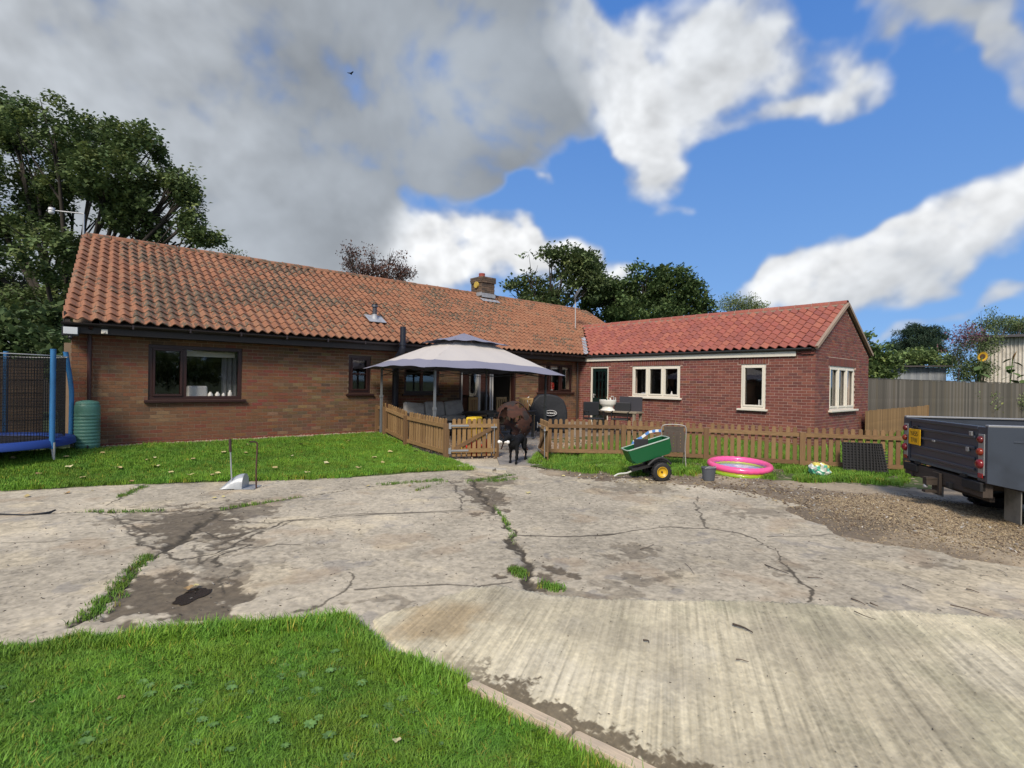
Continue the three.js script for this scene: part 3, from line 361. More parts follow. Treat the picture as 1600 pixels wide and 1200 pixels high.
{
  const deck = (z0, y0, z1, y1) => { const d = V(0, y1 - y0, z1 - z0), len = d.length(), g = new THREE.BoxGeometry(MW - 0.35, 0.05, len); g.rotateX(-Math.atan2(y1 - y0, z1 - z0)); return g.translate(MW / 2 + 0.22, (y0 + y1) / 2 - 0.05, (z0 + z1) / 2); };
  const roof = part(house, 'roof', [deck(ez - 0.02, ey, rz, ry), deck(-7.37, ey, rz, ry)], felt, 'old orange brown pantile roof darkened by moss');
  const list = [], SL = Math.hypot(ez - rz, ry - ey), rows = 17;
  for (let r = 0; r < rows; r++) for (let a = -0.02; a < MW + 0.15; a += TW) { const d = r * (SL - 0.06) / rows, z = ez - d * Math.cos(pitchM), y = ey + d * Math.sin(pitchM); if (a > L - 0.1 && y < annY(a) - 0.12) continue; list.push([a < 3 ? a + 0.103 * (ez - z) * (1 - (a + 0.02) / 3.02) : a, d]); }
  tileSlope({ roof, basis: slopeBasis(V(0, ey, ez), V(1, 0, 0), V(0, -Math.sin(pitchM), Math.cos(pitchM))), list, geo: tileG, mats: oldMats, quota: 300,
    pick: (q) => { const clean = (q[0] < 0.9 ? 0.25 : 0) + (q[1] < 0.9 ? 0.1 : 0), band = 0.16 * Math.exp(-Math.pow((q[0] - 3.2 - q[1] * 0.2) / 2.4, 2)), m = fbm(q[0] * 1.1, q[1] * 1.5, 4) + band - clean + rr(-0.14, 0.14) - 0.009 * q[0]; const k = m < 0.42 ? 0 : m < 0.54 ? 1 : m < 0.66 ? 2 : 3; return [Math.floor(rnd() * 4), k]; } });
  // back slope, never seen from the yard: one corrugated sheet of the same tiles
  { const g = sheet(0, MW - 0.5, 0, SL, 0.1, 0.3, (x, z) => 0.02 * Math.sin(x * 30.6), () => true, (x, z) => [x * 4, z * 3]); g.rotateX(0); const b = slopeBasis(V(MW, ry, rz), V(-1, 0, 0), V(0, -Math.sin(pitchM), -Math.cos(pitchM))); g.applyMatrix4(b); const s = part(roof, 'roof_tiling', g, oldMats[0][1]); s.userData.kind = 'stuff'; }
  const rg = new THREE.CylinderGeometry(0.115, 0.12, 0.45, 12, 1, true, Math.PI * 0.0, Math.PI).rotateZ(Math.PI / 2), rim = new THREE.TorusGeometry(0.118, 0.012, 6, 12, Math.PI).rotateY(Math.PI / 2).translate(-0.22, 0, 0), rgeo = merge([rg, rim]);
  rgeo.computeBoundingBox(); if (rgeo.boundingBox.max.y < 0.05) rgeo.rotateX(Math.PI);
  for (let x = 0.56; x < 17.9; x += 0.452) { if (x > 11.9 && x < 12.75) continue; const t = shade(new THREE.Mesh(rgeo, oldMats[Math.floor(rnd() * 4)][rnd() < 0.6 ? 0 : 1])); t.name = numbered('ridge_tile'); t.position.set(x, ry - 0.015 + rr(-0.006, 0.006), rz); t.rotation.z = rr(-0.012, 0.012); roof.add(t); }
  part(roof, 'verge_mortar', [beam([-0.06, ey - 0.01, ez - 0.02], [0.34, ry - 0.01, rz], 0.07, 0.06), beam([MW + 0.08, ey - 0.01, ez - 0.02], [MW + 0.08, ry - 0.01, rz], 0.07, 0.06)], mortarRoof);
  // half-hip like end seen beyond the ridge end is the verge; valley lead towards the extension
  part(roof, 'valley_lead', (() => { const g = new THREE.BufferGeometry(), a = V(L - 0.2, mainY(0.46) + 0.035, 0.46), b = V(L + AW / 2 - 0.1, annY(L + AW / 2) + 0.05, ez - (annY(L + AW / 2) - ey) / Math.tan(pitchM)); const pos = [], N = 8; for (let i = 0; i <= N; i++) { const p = a.clone().lerp(b, 0.55 * i / N), w = 0.11; pos.push(p.x - w, mainY(p.z) + 0.075, p.z, p.x + 0.02, p.y + 0.055, p.z, p.x + 0.12, annY(p.x + 0.12) + 0.085, p.z); } const id = []; for (let i = 0; i < N; i++) for (const k of [0, 1]) { const q = i * 3 + k; id.push(q, q + 1, q + 3, q + 1, q + 4, q + 3); } g.setAttribute('position', new THREE.Float32BufferAttribute(pos, 3)); g.setAttribute('uv', new THREE.Float32BufferAttribute(pos.filter((_, i) => i % 3 < 2), 2)); g.setIndex(id); g.computeVertexNormals(); return g; })(), new THREE.MeshStandardMaterial({ color: lin(0.36, 0.38, 0.41), map: blotT, roughness: 0.6, side: THREE.DoubleSide }));
}
// eaves, gutters, downpipe
{
  const fas = [box(L - 0.02, 0.15, 0.025, L / 2 - 0.1, 2.225, 0.33), box(L - 0.02, 0.02, 0.33, L / 2 - 0.1, 2.158, 0.165), box(0.03, 0.4, 0.5, -0.1, 2.33, 0.12)];
  part(house, 'fascia', fas, darkTimber);
  const gp = []; for (let i = 0; i <= 10; i++) { const a = Math.PI + Math.PI * i / 10; gp.push([Math.cos(a) * 0.058, Math.sin(a) * 0.055]); } for (let i = 10; i >= 0; i--) { const a = Math.PI + Math.PI * i / 10; gp.push([Math.cos(a) * 0.053, Math.sin(a) * 0.05]); }
  const gut = ext(gp, L + 0.15).rotateY(Math.PI / 2).translate(-0.15, 2.335, 0.41);
  part(house, 'gutter', gut, mat(0.02, 0.015, 0.017, 0.35));
  for (let x = 0.9; x < L; x += 0.95) part(house, 'gutter_bracket', box(0.03, 0.08, 0.125, x, 2.31, 0.405), mat(0.03, 0.022, 0.024, 0.4));
  part(house, 'downpipe', [rod([0.27, 0.9, 0.07], [0.27, 2.12, 0.07], 0.036, 14), tube([[0.27, 2.1, 0.07], [0.27, 2.17, 0.1], [0.27, 2.26, 0.36], [0.27, 2.3, 0.41]], 0.035), rod([0.27, 0.8, 0.07], [0.27, 0.92, 0.07], 0.034, 14)], mat(0.05, 0.02, 0.018, 0.4));
  part(house, 'downpipe', [rod([13.98, -0.1, 0.07], [13.98, 2.1, 0.07], 0.034, 12), tube([[13.98, 2.08, 0.07], [13.98, 2.16, 0.1], [13.98, 2.26, 0.36]], 0.034)], mat(0.05, 0.035, 0.03, 0.4));
}
// chimney, flue, vent
{
  const c = grp(house, 'chimney'), x = 12.33, z = -3.42;
  const core = part(c, 'chimney_stack', [box(0.6, 1.2, 0.66, x, 4.73, z), box(0.68, 0.06, 0.74, x, 5.36, z)], mortarBuff);
  const gl = [], col = [[0.115, 0.085, 0.062], [0.14, 0.10, 0.072], [0.095, 0.075, 0.06], [0.17, 0.12, 0.085]];
  for (let r = 0, y = 4.3; y < 5.37; y += 0.075, r++) { const big = y > 5.2 ? 0.035 : 0; for (const s of [1]) for (let u = -0.31 - (r % 2) * 0.1; u < 0.31; u += 0.235) { const a = Math.max(-0.31 - big, u), b = Math.min(0.31 + big, u + 0.225); if (b - a > 0.03) gl.push(tint(box(b - a, 0.066, 0.04, x + (a + b) / 2, y, z + 0.33 + big), ...col[Math.floor(rnd() * 4)])); }
    for (const s of [-1, 1]) for (let u = -0.33 - (r % 2) * 0.1; u < 0.33; u += 0.235) { const a = Math.max(-0.33 - big, u), b = Math.min(0.33 + big, u + 0.225); if (b - a > 0.03) gl.push(tint(box(0.04, 0.066, b - a, x + s * (0.293 + big), y, z + (a + b) / 2), ...col[Math.floor(rnd() * 4)])); } }
  const s = part(c, 'brickwork', merge(gl), new THREE.MeshStandardMaterial({ vertexColors: true, map: brickT[1], roughness: 0.95 })); s.userData.kind = 'stuff';
  part(c, 'chimney_pot', lathe([[0.14, 5.38], [0.135, 5.42], [0.115, 5.51], [0.125, 5.53], [0.12, 5.57], [0.1, 5.57], [0.09, 5.4]], 18).translate(x - 0.05, 0, z), mat(0.24, 0.05, 0.04, 0.8));
  part(c, 'flashing', [box(0.64, 0.16, 0.03, x, 4.68, z + 0.375), (() => { const g = new THREE.BoxGeometry(0.84, 0.012, 0.24); g.rotateX(pitchM); return g.translate(x, mainY(z + 0.48) + 0.09, z + 0.48); })(), box(0.03, 0.14, 0.5, x - 0.335, 4.72, z + 0.12)], lead);
  part(c, 'alarm_box', [new THREE.CylinderGeometry(0.12, 0.13, 0.06, 20).rotateZ(Math.PI / 2).translate(x - 0.35, 5.09, z + 0.05)], mat(0.5, 0.36, 0.07, 0.5));
  part(house, 'flue', [rod([6.64, -0.15, 0.2], [6.64, 1.8, 0.2], 0.085, 18), tube([[6.64, 1.75, 0.2], [6.64, 1.95, 0.26], [6.64, 2.12, 0.5], [6.64, 2.25, 0.56]], 0.085, 16, 20), rod([6.64, 2.2, 0.56], [6.64, 2.78, 0.56], 0.075, 18), cyl(0.095, 0.095, 0.05, 6.64, 2.3, 0.56, 18)], mat(0.012, 0.015, 0.026, 0.45), 'black stove flue beside the narrow window');
  const vz = -0.62, vy = mainY(vz), v = grp(house, 'roof_vent'); part(v, 'vent_pipe', [cyl(0.06, 0.06, 0.42, 6.42, vy + 0.03, vz, 16), cyl(0.09, 0.075, 0.06, 6.42, vy + 0.4, vz, 16), cyl(0.06, 0.09, 0.02, 6.42, vy + 0.46, vz, 16)], mat(0.05, 0.055, 0.07, 0.5));
  part(v, 'lead_slate', [(() => { const g = new THREE.BoxGeometry(0.5, 0.012, 0.42); g.rotateX(pitchM); return g.translate(6.42, vy + 0.075, vz + 0.05); })(), cyl(0.12, 0.065, 0.18, 6.42, vy + 0.02, vz, 16)], lead);
}
// ---- annex
const aHoles = [[0.52, 1.32, -0.12, 1.97], [2.3, 4.07, 0.97, 1.97], [5.95, 6.63, 0.75, 1.97]];
const aBlocks = [[0.44, 1.42, 1.97, 2.19], [2.22, 4.15, 1.97, 2.19], [5.87, 6.71, 1.97, 2.19]];
const aWall = brickWall({ house: annex, name: 'wall', pos: V(L, 0, 0), turn: -Math.PI / 2, w: AL, v0: -0.3, h: 2.34, holes: aHoles, blocks: aBlocks, soldiers: aBlocks, pal: redPal, mortar: mortarRed, quota: 240, hidden: (q) => q[2] < 0.25 || (q[2] > 2.1 && q[0] < 7.4) });
const gHole = [1.0, 3.02, 0.76, 1.94], gBlock = [0.9, 3.12, 1.94, 2.16];
const gWall = brickWall({ house: annex, name: 'wall', pos: V(L, 0, AL), turn: 0, w: AW, v0: -0.3, h: 2.3, gable: 3.58, holes: [gHole], blocks: [gBlock], soldiers: [gBlock], pal: redPal, mortar: mortarRed, quota: 60, hidden: (q) => q[2] < 0.3 });
part(annex, 'wall', [box(0.28, 2.6, AL + 2, L + AW - 0.14, 1.0, AL / 2 - 1.15)], mortarRed);
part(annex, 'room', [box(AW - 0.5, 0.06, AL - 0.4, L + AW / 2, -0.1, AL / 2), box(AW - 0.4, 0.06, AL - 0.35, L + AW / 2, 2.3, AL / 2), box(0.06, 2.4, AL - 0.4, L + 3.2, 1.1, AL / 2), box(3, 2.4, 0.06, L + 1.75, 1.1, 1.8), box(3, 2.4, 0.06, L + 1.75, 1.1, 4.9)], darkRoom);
windowSet(annex, aWall, 'cream window of three lights beside the dark green door', aHoles[1], [0, 0.335, 0.665, 1], creamUPVC, { f: 0.06, sash: [0, 1, 2], sillOut: 0.08 });
windowSet(annex, aWall, 'tall single cream window near the corner', aHoles[2], [0, 1], creamUPVC, { f: 0.06, sash: [0], sillOut: 0.08 });
windowSet(annex, gWall, 'cream window of three lights in the gable end', gHole, [0, 0.335, 0.665, 1], creamUPVC, { f: 0.06, sash: [0, 1, 2], sillOut: 0.08 });
{ const g = grp(annex, 'door', 'dark green back door with a glazed upper half in a cream frame'); g.position.copy(aWall.position); g.rotation.copy(aWall.rotation);
  const green = mat(0.006, 0.018, 0.016, 0.3), z = -0.06;
  part(g, 'frame', [rbox(0.06, 2.09, 0.08, 0.55, 0.925, z, 0.005), rbox(0.06, 2.09, 0.08, 1.29, 0.925, z, 0.005), rbox(0.68, 0.06, 0.079, 0.92, 1.94, z, 0.005)], creamUPVC);
  part(g, 'door_leaf', [box(0.67, 0.98, 0.045, 0.92, 0.38, z - 0.01), box(0.11, 1.03, 0.045, 0.64, 1.385, z - 0.01), box(0.11, 1.03, 0.045, 1.2, 1.385, z - 0.01), box(0.45, 0.1, 0.045, 0.92, 1.85, z - 0.01), rbox(0.48, 0.34, 0.02, 0.92, 0.3, z + 0.016, 0.008)], green);
  for (let i = 1; i < 3; i++) part(g, 'glazing_bar', box(0.022, 0.93, 0.03, 0.695 + 0.15 * i, 1.335, z - 0.01), green);
  for (let i = 1; i < 3; i++) part(g, 'glazing_bar', box(0.45, 0.022, 0.029, 0.92, 0.87 + 0.31 * i, z - 0.01), green);
  part(g, 'pane', new THREE.PlaneGeometry(0.45, 0.93).translate(0.92, 1.335, z - 0.014), glassM); part(g, 'handle', [box(0.03, 0.14, 0.02, 0.645, 0.95, z + 0.022), rod([0.645, 0.98, z + 0.04], [0.74, 0.98, z + 0.045], 0.009)], alu); part(g, 'threshold', box(0.8, 0.05, 0.16, 0.92, -0.1, z + 0.03), creamUPVC); }
{
  const ax = L - 0.1, ay = 2.36, rx = L + AW / 2, ryA = 3.66, zf = AL + 0.06, zb = -1.9;
  const dk = (x0, x1) => { const len = Math.hypot(x1 - x0, ryA - ay), g = new THREE.BoxGeometry(len, 0.05, zf - zb - 0.06); g.rotateZ(Math.atan2(ryA - ay, x1 - x0)); return g.translate((x0 + x1) / 2, (ay + ryA) / 2 - 0.055, (zf + zb) / 2 - 0.03); };
  const dk2 = () => { const len = Math.hypot(rx - ax, ryA - ay), g = new THREE.BoxGeometry(len, 0.05, zf - zb - 0.06); g.rotateZ(-Math.atan2(ryA - ay, rx - ax)); return g.translate((rx + L + AW + 0.1) / 2, (ay + ryA) / 2 - 0.055, (zf + zb) / 2 - 0.03); };
  const roof = part(annex, 'roof', [dk(ax, rx), dk2()], felt, 'clean bright red pantile roof');
  const SL = Math.hypot(rx - ax, ryA - ay), rows = 9, list = [];
  for (let r = 0; r < rows; r++) { const d = r * (SL - 0.1) / rows, y = ay + d * Math.sin(pitchA), zs = ez - (y - ey) / Math.tan(pitchM); for (let a = zf - 0.12; a > zs - 0.02; a -= 0.24) list.push([a - zf, d - 0.03]); }
  tileSlope({ roof, basis: slopeBasis(V(ax, ay, zf), V(0, 0, 1), V(-Math.cos(pitchA), -Math.sin(pitchA), 0)), list, geo: tileN, mats: newMats, quota: 300, pick: (q) => [Math.floor(rnd() * 5), Math.floor(rnd() * 2)] });
  { const g = sheet(0, zf - zb, 0, SL, 0.1, 0.3, (x, z) => 0.02 * Math.sin(x * 26), () => true, (x, z) => [x * 4, z * 3]); g.applyMatrix4(slopeBasis(V(rx, ryA, zf), V(0, 0, -1), V(Math.cos(pitchA), -Math.sin(pitchA), 0))); const s = part(roof, 'roof_tiling', g, newMats[0][0]); s.userData.kind = 'stuff'; }
  const rg = new THREE.CylinderGeometry(0.11, 0.11, 0.44, 12, 1, true, 0, Math.PI).rotateX(Math.PI / 2); rg.rotateZ(Math.PI / 2); rg.computeBoundingBox(); if (rg.boundingBox.max.y < 0.05) rg.rotateZ(Math.PI);
  for (let z = zf - 0.22; z > zb; z -= 0.455) { const t = shade(new THREE.Mesh(rg, newMats[Math.floor(rnd() * 4)][0])); t.name = numbered('ridge_tile'); t.position.set(rx, ryA + 0.01 + rr(-0.004, 0.004), z); roof.add(t); const mj = shade(new THREE.Mesh(new THREE.TorusGeometry(0.108, 0.011, 5, 10, Math.PI), mortarRoof)); mj.name = numbered('mortar_joint'); mj.position.set(rx, ryA + 0.01, z - 0.227); roof.add(mj); }
  part(roof, 'verge_mortar', [beam([ax - 0.02, ay + 0.0, zf], [rx, ryA + 0.02, zf], 0.075, 0.075), beam([L + AW + 0.12, ay + 0.0, zf], [rx, ryA + 0.018, zf], 0.075, 0.075), box(0.03, 0.05, zf - zb - 0.1, rx - 0.125, ryA - 0.015, (zf + zb) / 2)], mortarRoof);
  part(annex, 'fascia', [box(0.02, 0.15, 7.36, L - 0.045, 2.232, 3.72)], creamUPVC);
  const gp = []; for (let i = 0; i <= 10; i++) { const a = Math.PI + Math.PI * i / 10; gp.push([Math.cos(a) * 0.055, Math.sin(a) * 0.05]); } for (let i = 10; i >= 0; i--) { const a = Math.PI + Math.PI * i / 10; gp.push([Math.cos(a) * 0.05, Math.sin(a) * 0.045]); }
  part(annex, 'gutter', ext(gp, 7.3).translate(L - 0.11, 2.355, 0.5), mat(0.06, 0.065, 0.075, 0.4));
  part(annex, 'corbel', [box(0.06, 0.14, 0.3, L - 0.02, 2.27, AL - 0.17)], redPal.mats[0]);
}

// ---------------------------------------------------------------- fences and gate
const gold = [[0.27, 0.17, 0.073], [0.24, 0.148, 0.064], [0.305, 0.195, 0.088], [0.21, 0.127, 0.056]].map((c) => new THREE.MeshStandardMaterial({ color: lin(...c), map: woodT, roughness: 0.85, bumpMap: woodT, bumpScale: 0.003 }));
const postM = [[0.165, 0.098, 0.047], [0.19, 0.115, 0.055]].map((c) => new THREE.MeshStandardMaterial({ color: lin(...c), map: woodT, roughness: 0.85 }));
const redW = [[0.225, 0.14, 0.068], [0.2, 0.12, 0.058], [0.255, 0.162, 0.08], [0.18, 0.106, 0.052]].map((c) => new THREE.MeshStandardMaterial({ color: lin(...c), map: woodT, roughness: 0.85, bumpMap: woodT, bumpScale: 0.003 }));
function picketG(w, h, t) { const s = new THREE.Shape(); s.moveTo(-w / 2, 0); s.lineTo(w / 2, 0); s.lineTo(w / 2, h - w * 0.42); s.absarc(0, h - w / 2, w / 2, 0.15, Math.PI - 0.15, false); s.lineTo(-w / 2, h - w * 0.42); s.closePath(); const g = new THREE.ExtrudeGeometry(s, { depth: t, bevelEnabled: false, curveSegments: 7 }); const uv = g.attributes.uv, p = g.attributes.position; for (let i = 0; i < uv.count; i++) uv.setXY(i, p.getX(i) * 3 + p.getZ(i) * 2, p.getY(i) * 1.2); return g; }
const pkG = picketG(0.072, 0.74, 0.02);
const pal3 = (m) => m[Math.floor(rnd() * m.length)];
function picketRun(fence, P, woods, { posts = true, skipFirst = false, gap = 0.118, postH = 0.72, postEvery = 1 } = {}) {
  for (let k = 0; k + 1 < P.length; k++) {
    const a = V(P[k][0], gh(P[k][0], P[k][1]), P[k][1]), b = V(P[k + 1][0], gh(P[k + 1][0], P[k + 1][1]), P[k + 1][1]), d = b.clone().sub(a), len = Math.hypot(d.x, d.z), turn = -Math.atan2(d.z, d.x), n = Math.floor((len - 0.1) / gap);
    const out = V(-d.z / len, 0, d.x / len); const cam = EYE.clone().sub(a); if (out.dot(cam) < 0) out.negate();
    for (let i = 0; i < n; i++) { const t = ((i + 0.5) * (len - 0.12) / n + 0.06) / len, p = a.clone().lerp(b, t); const m = part(fence, 'picket', pkG, pal3(woods)); m.position.set(p.x, p.y + 0.07 + rr(-0.006, 0.006), p.z).addScaledVector(out, -0.02); m.rotation.set(rr(-0.01, 0.01), turn, rr(-0.008, 0.008)); }
    for (const y of [0.145, 0.665]) part(fence, 'rail', beam(a.clone().addScaledVector(out, 0.022).add(V(0, y, 0)), b.clone().addScaledVector(out, 0.022).add(V(0, y, 0)), 0.036, 0.075), pal3(woods));
    if (posts) for (const [q, kk] of [[a, k], [b, k + 1]]) { if (kk === 0 ? skipFirst : kk === k) continue; const h = P[kk][2] ?? postH; const m = part(fence, 'post', [rbox(0.095, h + 0.1, 0.095, 0, h / 2 - 0.05, 0, 0.006)], woods === gold ? postM[kk % 2] : pal3(redW)); m.position.copy(q).addScaledVector(out, 0.045); m.rotation.y = turn; }
  }
}
const fenceL = thing('picket_fence', 'short picket fence running from the bungalow wall to the gate, golden new timber', 'fence');
picketRun(fenceL, [[6.2, 0.14], [6.1, 0.75], [5.93, 2.1], [5.75, 4.02]], gold);
const fenceR = thing('picket_fence', 'long reddish brown picket fence in front of the red brick extension', 'fence');
picketRun(fenceR, [[7.61, 4.87], [8.8, 6.02], [9.66, 7.42], [10.4, 8.95], [11.35, 10.35, 0.52]], redW);
{ // the run behind the truck steps down
  picketRun(fenceR, [[11.35, 10.35, 0.52], [12.4, 11.9]], redW, { skipFirst: true });
}
function gateLeaf(g, a, b, front) {
  const d = b.clone().sub(a), len = d.length(), turn = -Math.atan2(d.z, d.x), n = 9;
  const loc = new THREE.Group(); loc.position.copy(a); loc.rotation.y = turn; const M = new THREE.Matrix4().compose(loc.position, new THREE.Quaternion().setFromAxisAngle(V(0, 1, 0), turn), V(1, 1, 1));
  const P = (name, geo, m) => part(g, name, geo.applyMatrix4(M), m);
  for (let i = 0; i < n; i++) { const x = 0.05 + (len - 0.1) * i / (n - 1); P('picket', picketG(0.074, 0.76 + 0.06 * Math.sin(Math.PI * i / (n - 1)) * 0, 0.02).translate(x, 0.05, -0.01), pal3(gold)); }
  const z = front ? 0.028 : -0.022;
  for (const y of [0.17, 0.67]) P('rail', box(len, 0.078, 0.034, len / 2, y, z), gold[y > 0.5 ? 2 : 0]);
  P('brace', beam([0.06, 0.2, z + 0.001], [len - 0.08, 0.63, z + 0.001], 0.033, 0.07), postM[0]);
  const zn = mat(0.4, 0.42, 0.44, 0.45, { metalness: 0.6 });
  for (const y of [0.17, 0.67]) { const h = P('hinge', box(0.4, 0.035, 0.008, 0.14, y + 0.005, z + (front ? 0.024 : 0.024)), zn); P('hinge_plate', box(0.05, 0.12, 0.01, -0.04, y, z + 0.026), zn); }
  P('latch', box(0.12, 0.03, 0.03, len - 0.07, 0.64, z + 0.034), zn); P('latch_rod', rod([len - 0.06, 0.1, z + 0.03], [len - 0.06, 0.7, z + 0.03], 0.008), zn);
}
{ const g = thing('picket_gate', 'closed left gate leaf with galvanised strap hinges and a diagonal brace', 'gate'); const a = V(5.80, -0.19, 4.06), b = V(6.63, -0.19, 4.47); gateLeaf(g, a, b, true); part(g, 'closing_stile', [rbox(0.07, 0.82, 0.05, 6.64, 0.2, 4.48, 0.005)], postM[1]);
  const g2 = thing('picket_gate', 'right gate leaf standing open towards the yard, seen nearly edge on', 'gate'); gateLeaf(g2, V(7.5, -0.19, 4.86), V(6.98, -0.19, 5.62), true); }
{ // close-boarded fences on the right
  const grey = [[0.135, 0.128, 0.112], [0.108, 0.102, 0.089], [0.165, 0.155, 0.138], [0.088, 0.084, 0.072], [0.125, 0.113, 0.09]].map((c) => new THREE.MeshStandardMaterial({ color: lin(...c), map: woodT, roughness: 0.95 }));
  const a = at(1300, 591, 18.6), b = at(1640, 600.6, 28.5); const boards = (f, a, b, top, bot, w, mats, cap) => {
    const d = b.clone().sub(a); d.y = 0; const len = d.length(), n = Math.floor(len / w), turn = -Math.atan2(d.z, d.x), g = ext([[0, 0], [w * 1.12, 0], [w * 1.12, 1], [0, 1]], 0.012).rotateY(-0.1); const uv = g.attributes.uv; for (let i = 0; i < uv.count; i++) uv.setXY(i, uv.getX(i) * 2.5, uv.getY(i) * 1.6);
    for (let i = 0; i < n; i++) { const p = a.clone().addScaledVector(d, i / n), t = top(i / n), m = part(f, 'board', g, pal3(mats)); m.position.set(p.x, bot, p.z); m.rotation.set(0, turn, rr(-0.004, 0.004)); m.scale.y = t - bot + rr(-0.012, 0.012); }
    if (cap) for (let i = 0; i < 10; i++) { const t0 = i / 10, t1 = (i + 1) / 10, p = a.clone().addScaledVector(d, t0), q = a.clone().addScaledVector(d, t1); p.y = top(t0) + 0.02; q.y = top(t1) + 0.02; part(f, 'capping', beam(p, q, 0.05, 0.03), mats[3]); } };
  const fg = thing('board_fence', 'tall weathered grey close boarded fence along the right boundary', 'fence');
  boards(fg, a, b, () => 1.7, -0.25, 0.155, grey, true);
  // shorter golden boarded fence from the annex back to the boundary
  const c = at(1352, 642, 15.4), e = at(1449, 632, 21.2); const fb = thing('board_fence', 'short golden brown boarded fence between the extension and the grey fence', 'fence');
  const gd = [[0.30, 0.19, 0.085], [0.265, 0.165, 0.07], [0.335, 0.215, 0.10], [0.24, 0.15, 0.066]].map((q) => new THREE.MeshStandardMaterial({ color: lin(...q), map: woodT, roughness: 0.9 }));
  boards(fb, c, e, () => 0.7, -0.25, 0.14, gd, false); part(fb, 'post', box(0.1, 1.0, 0.1, e.x, 0.22, e.z), gd[3]);
  // brown board fence behind the trampoline
  const fl = thing('panel_fence', 'dark brown horizontal board fence behind the trampoline', 'fence');
  const br = [[0.10, 0.068, 0.045], [0.115, 0.08, 0.052], [0.085, 0.06, 0.042]].map((q) => new THREE.MeshStandardMaterial({ color: lin(...q), map: woodT, roughness: 0.95 }));
  for (let i = 0; i < 12; i++) part(fl, 'board', box(9, 0.155, 0.02, -4.9, 0.06 + i * 0.142, -2.6 + (i % 2) * 0.012), br[i % 3]);
  for (let x = -9; x < 0; x += 1.83) part(fl, 'post', box(0.09, 1.8, 0.09, x + 0.5, 0.88, -2.66), br[2]);
}
// ---------------------------------------------------------------- gazebo
{
  const g = thing('garden_gazebo', 'square two tier canopy with off white cloth and blue grey borders on thin legs', 'gazebo', null);
  const cloth = (r, gg, b) => new THREE.MeshPhysicalMaterial({ color: lin(r, gg, b), roughness: 0.95, side: THREE.DoubleSide, bumpMap: grainT, bumpScale: 0.004, map: blotT });
  const pale = cloth(0.5, 0.475, 0.45), blue = cloth(0.205, 0.21, 0.275); pale.map = blue.map = null;
  const C = [V(5.47, 1.655, 3.55), V(9.72, 1.55, 3.5), V(9.75, 1.6, 0.2), V(5.68, 1.665, 0.25)], T = V(7.68, 2.64, 1.86);
  const tier = (C, T, k0, k1, sag) => { const pos = [], uv = [], idx = [], N = 16, Mv = 12; for (let s = 0; s < 4; s++) { const A = C[s], B = C[(s + 1) % 4], base = pos.length / 3; for (let j = 0; j <= Mv; j++) for (let i = 0; i <= N; i++) { const k = mix(k0, k1, j / Mv), u = i / N, e = A.clone().lerp(B, u); e.y -= 0; const p = e.lerp(T, k); const bow = Math.sin(Math.PI * u) * (1 - k); p.y += -sag * Math.sin(Math.PI * k) + (0.05 * Math.pow(bow, 1) * (k < 0.5 ? 1 : 0.6)) + 0.012 * Math.sin(u * 21 + k * 9 + s) * (1 - k) + 0.02 * (fbm(u * 6 + s * 9, k * 8, 2) - 0.5); pos.push(p.x, p.y, p.z); uv.push(u * 4, k * 4); }
      for (let j = 0; j < Mv; j++) for (let i = 0; i < N; i++) { const a = base + j * (N + 1) + i; idx.push(a, a + 1, a + N + 1, a + 1, a + N + 2, a + N + 1); } }
    const q = new THREE.BufferGeometry(); q.setAttribute('position', new THREE.Float32BufferAttribute(pos, 3)); q.setAttribute('uv', new THREE.Float32BufferAttribute(uv, 2)); q.setIndex(idx); q.computeVertexNormals(); return q; };
  part(g, 'border', tier(C, T, 0, 0.19, 0.02), blue, 'blue grey border band of the canopy');
  part(g, 'canopy', tier(C, T, 0.187, 0.72, 0.02), pale);
  const C2 = [V(6.74, 2.33, 2.58), V(8.62, 2.30, 2.56), V(8.62, 2.31, 1.18), V(6.8, 2.33, 1.18)], T2 = V(7.66, 2.60, 1.86);
  part(g, 'top_canopy', tier(C2, T2, 0, 1, 0.02), blue);
  const metal = mat(0.2, 0.22, 0.235, 0.5, { metalness: 0.3 }), dk = mat(0.03, 0.035, 0.038, 0.5);
  const legs = [[5.93, 3.22, metal], [9.28, 3.2, dk], [9.4, 0.6, metal], [6.02, 0.62, metal]];  // right front leg is coloured dark for the shade it stands in
  for (const [x, z, m] of legs) { const y = gh(x, z); part(g, 'leg', [box(0.042, 1.8, 0.042, x, y + 0.9, z), box(0.052, 0.95, 0.052, x, y + 0.5, z), box(0.1, 0.012, 0.1, x, y + 0.008, z), box(0.07, 0.06, 0.07, x, y + 0.98, z)], m); }
  for (let i = 0; i < 4; i++) { const a = V(legs[i][0], 1.66, legs[i][1]); part(g, 'roof_strut', [rod(a, T.clone().add(V(0, -0.12, 0)), 0.012), rod(a, C[i].clone().lerp(T, 0.03).add(V(0, -0.02, 0)), 0.01)], dk); const b = V(legs[(i + 1) % 4][0], 1.64, legs[(i + 1) % 4][1]), m = a.clone().lerp(b, 0.5); m.y = 1.5; part(g, 'scissor_truss', [rod(a, m, 0.008), rod(m, b, 0.008), rod(a.clone().setY(1.5), m.clone().setY(1.66), 0.008), rod(m.clone().setY(1.66), b.clone().setY(1.5), 0.008)], dk); }
}
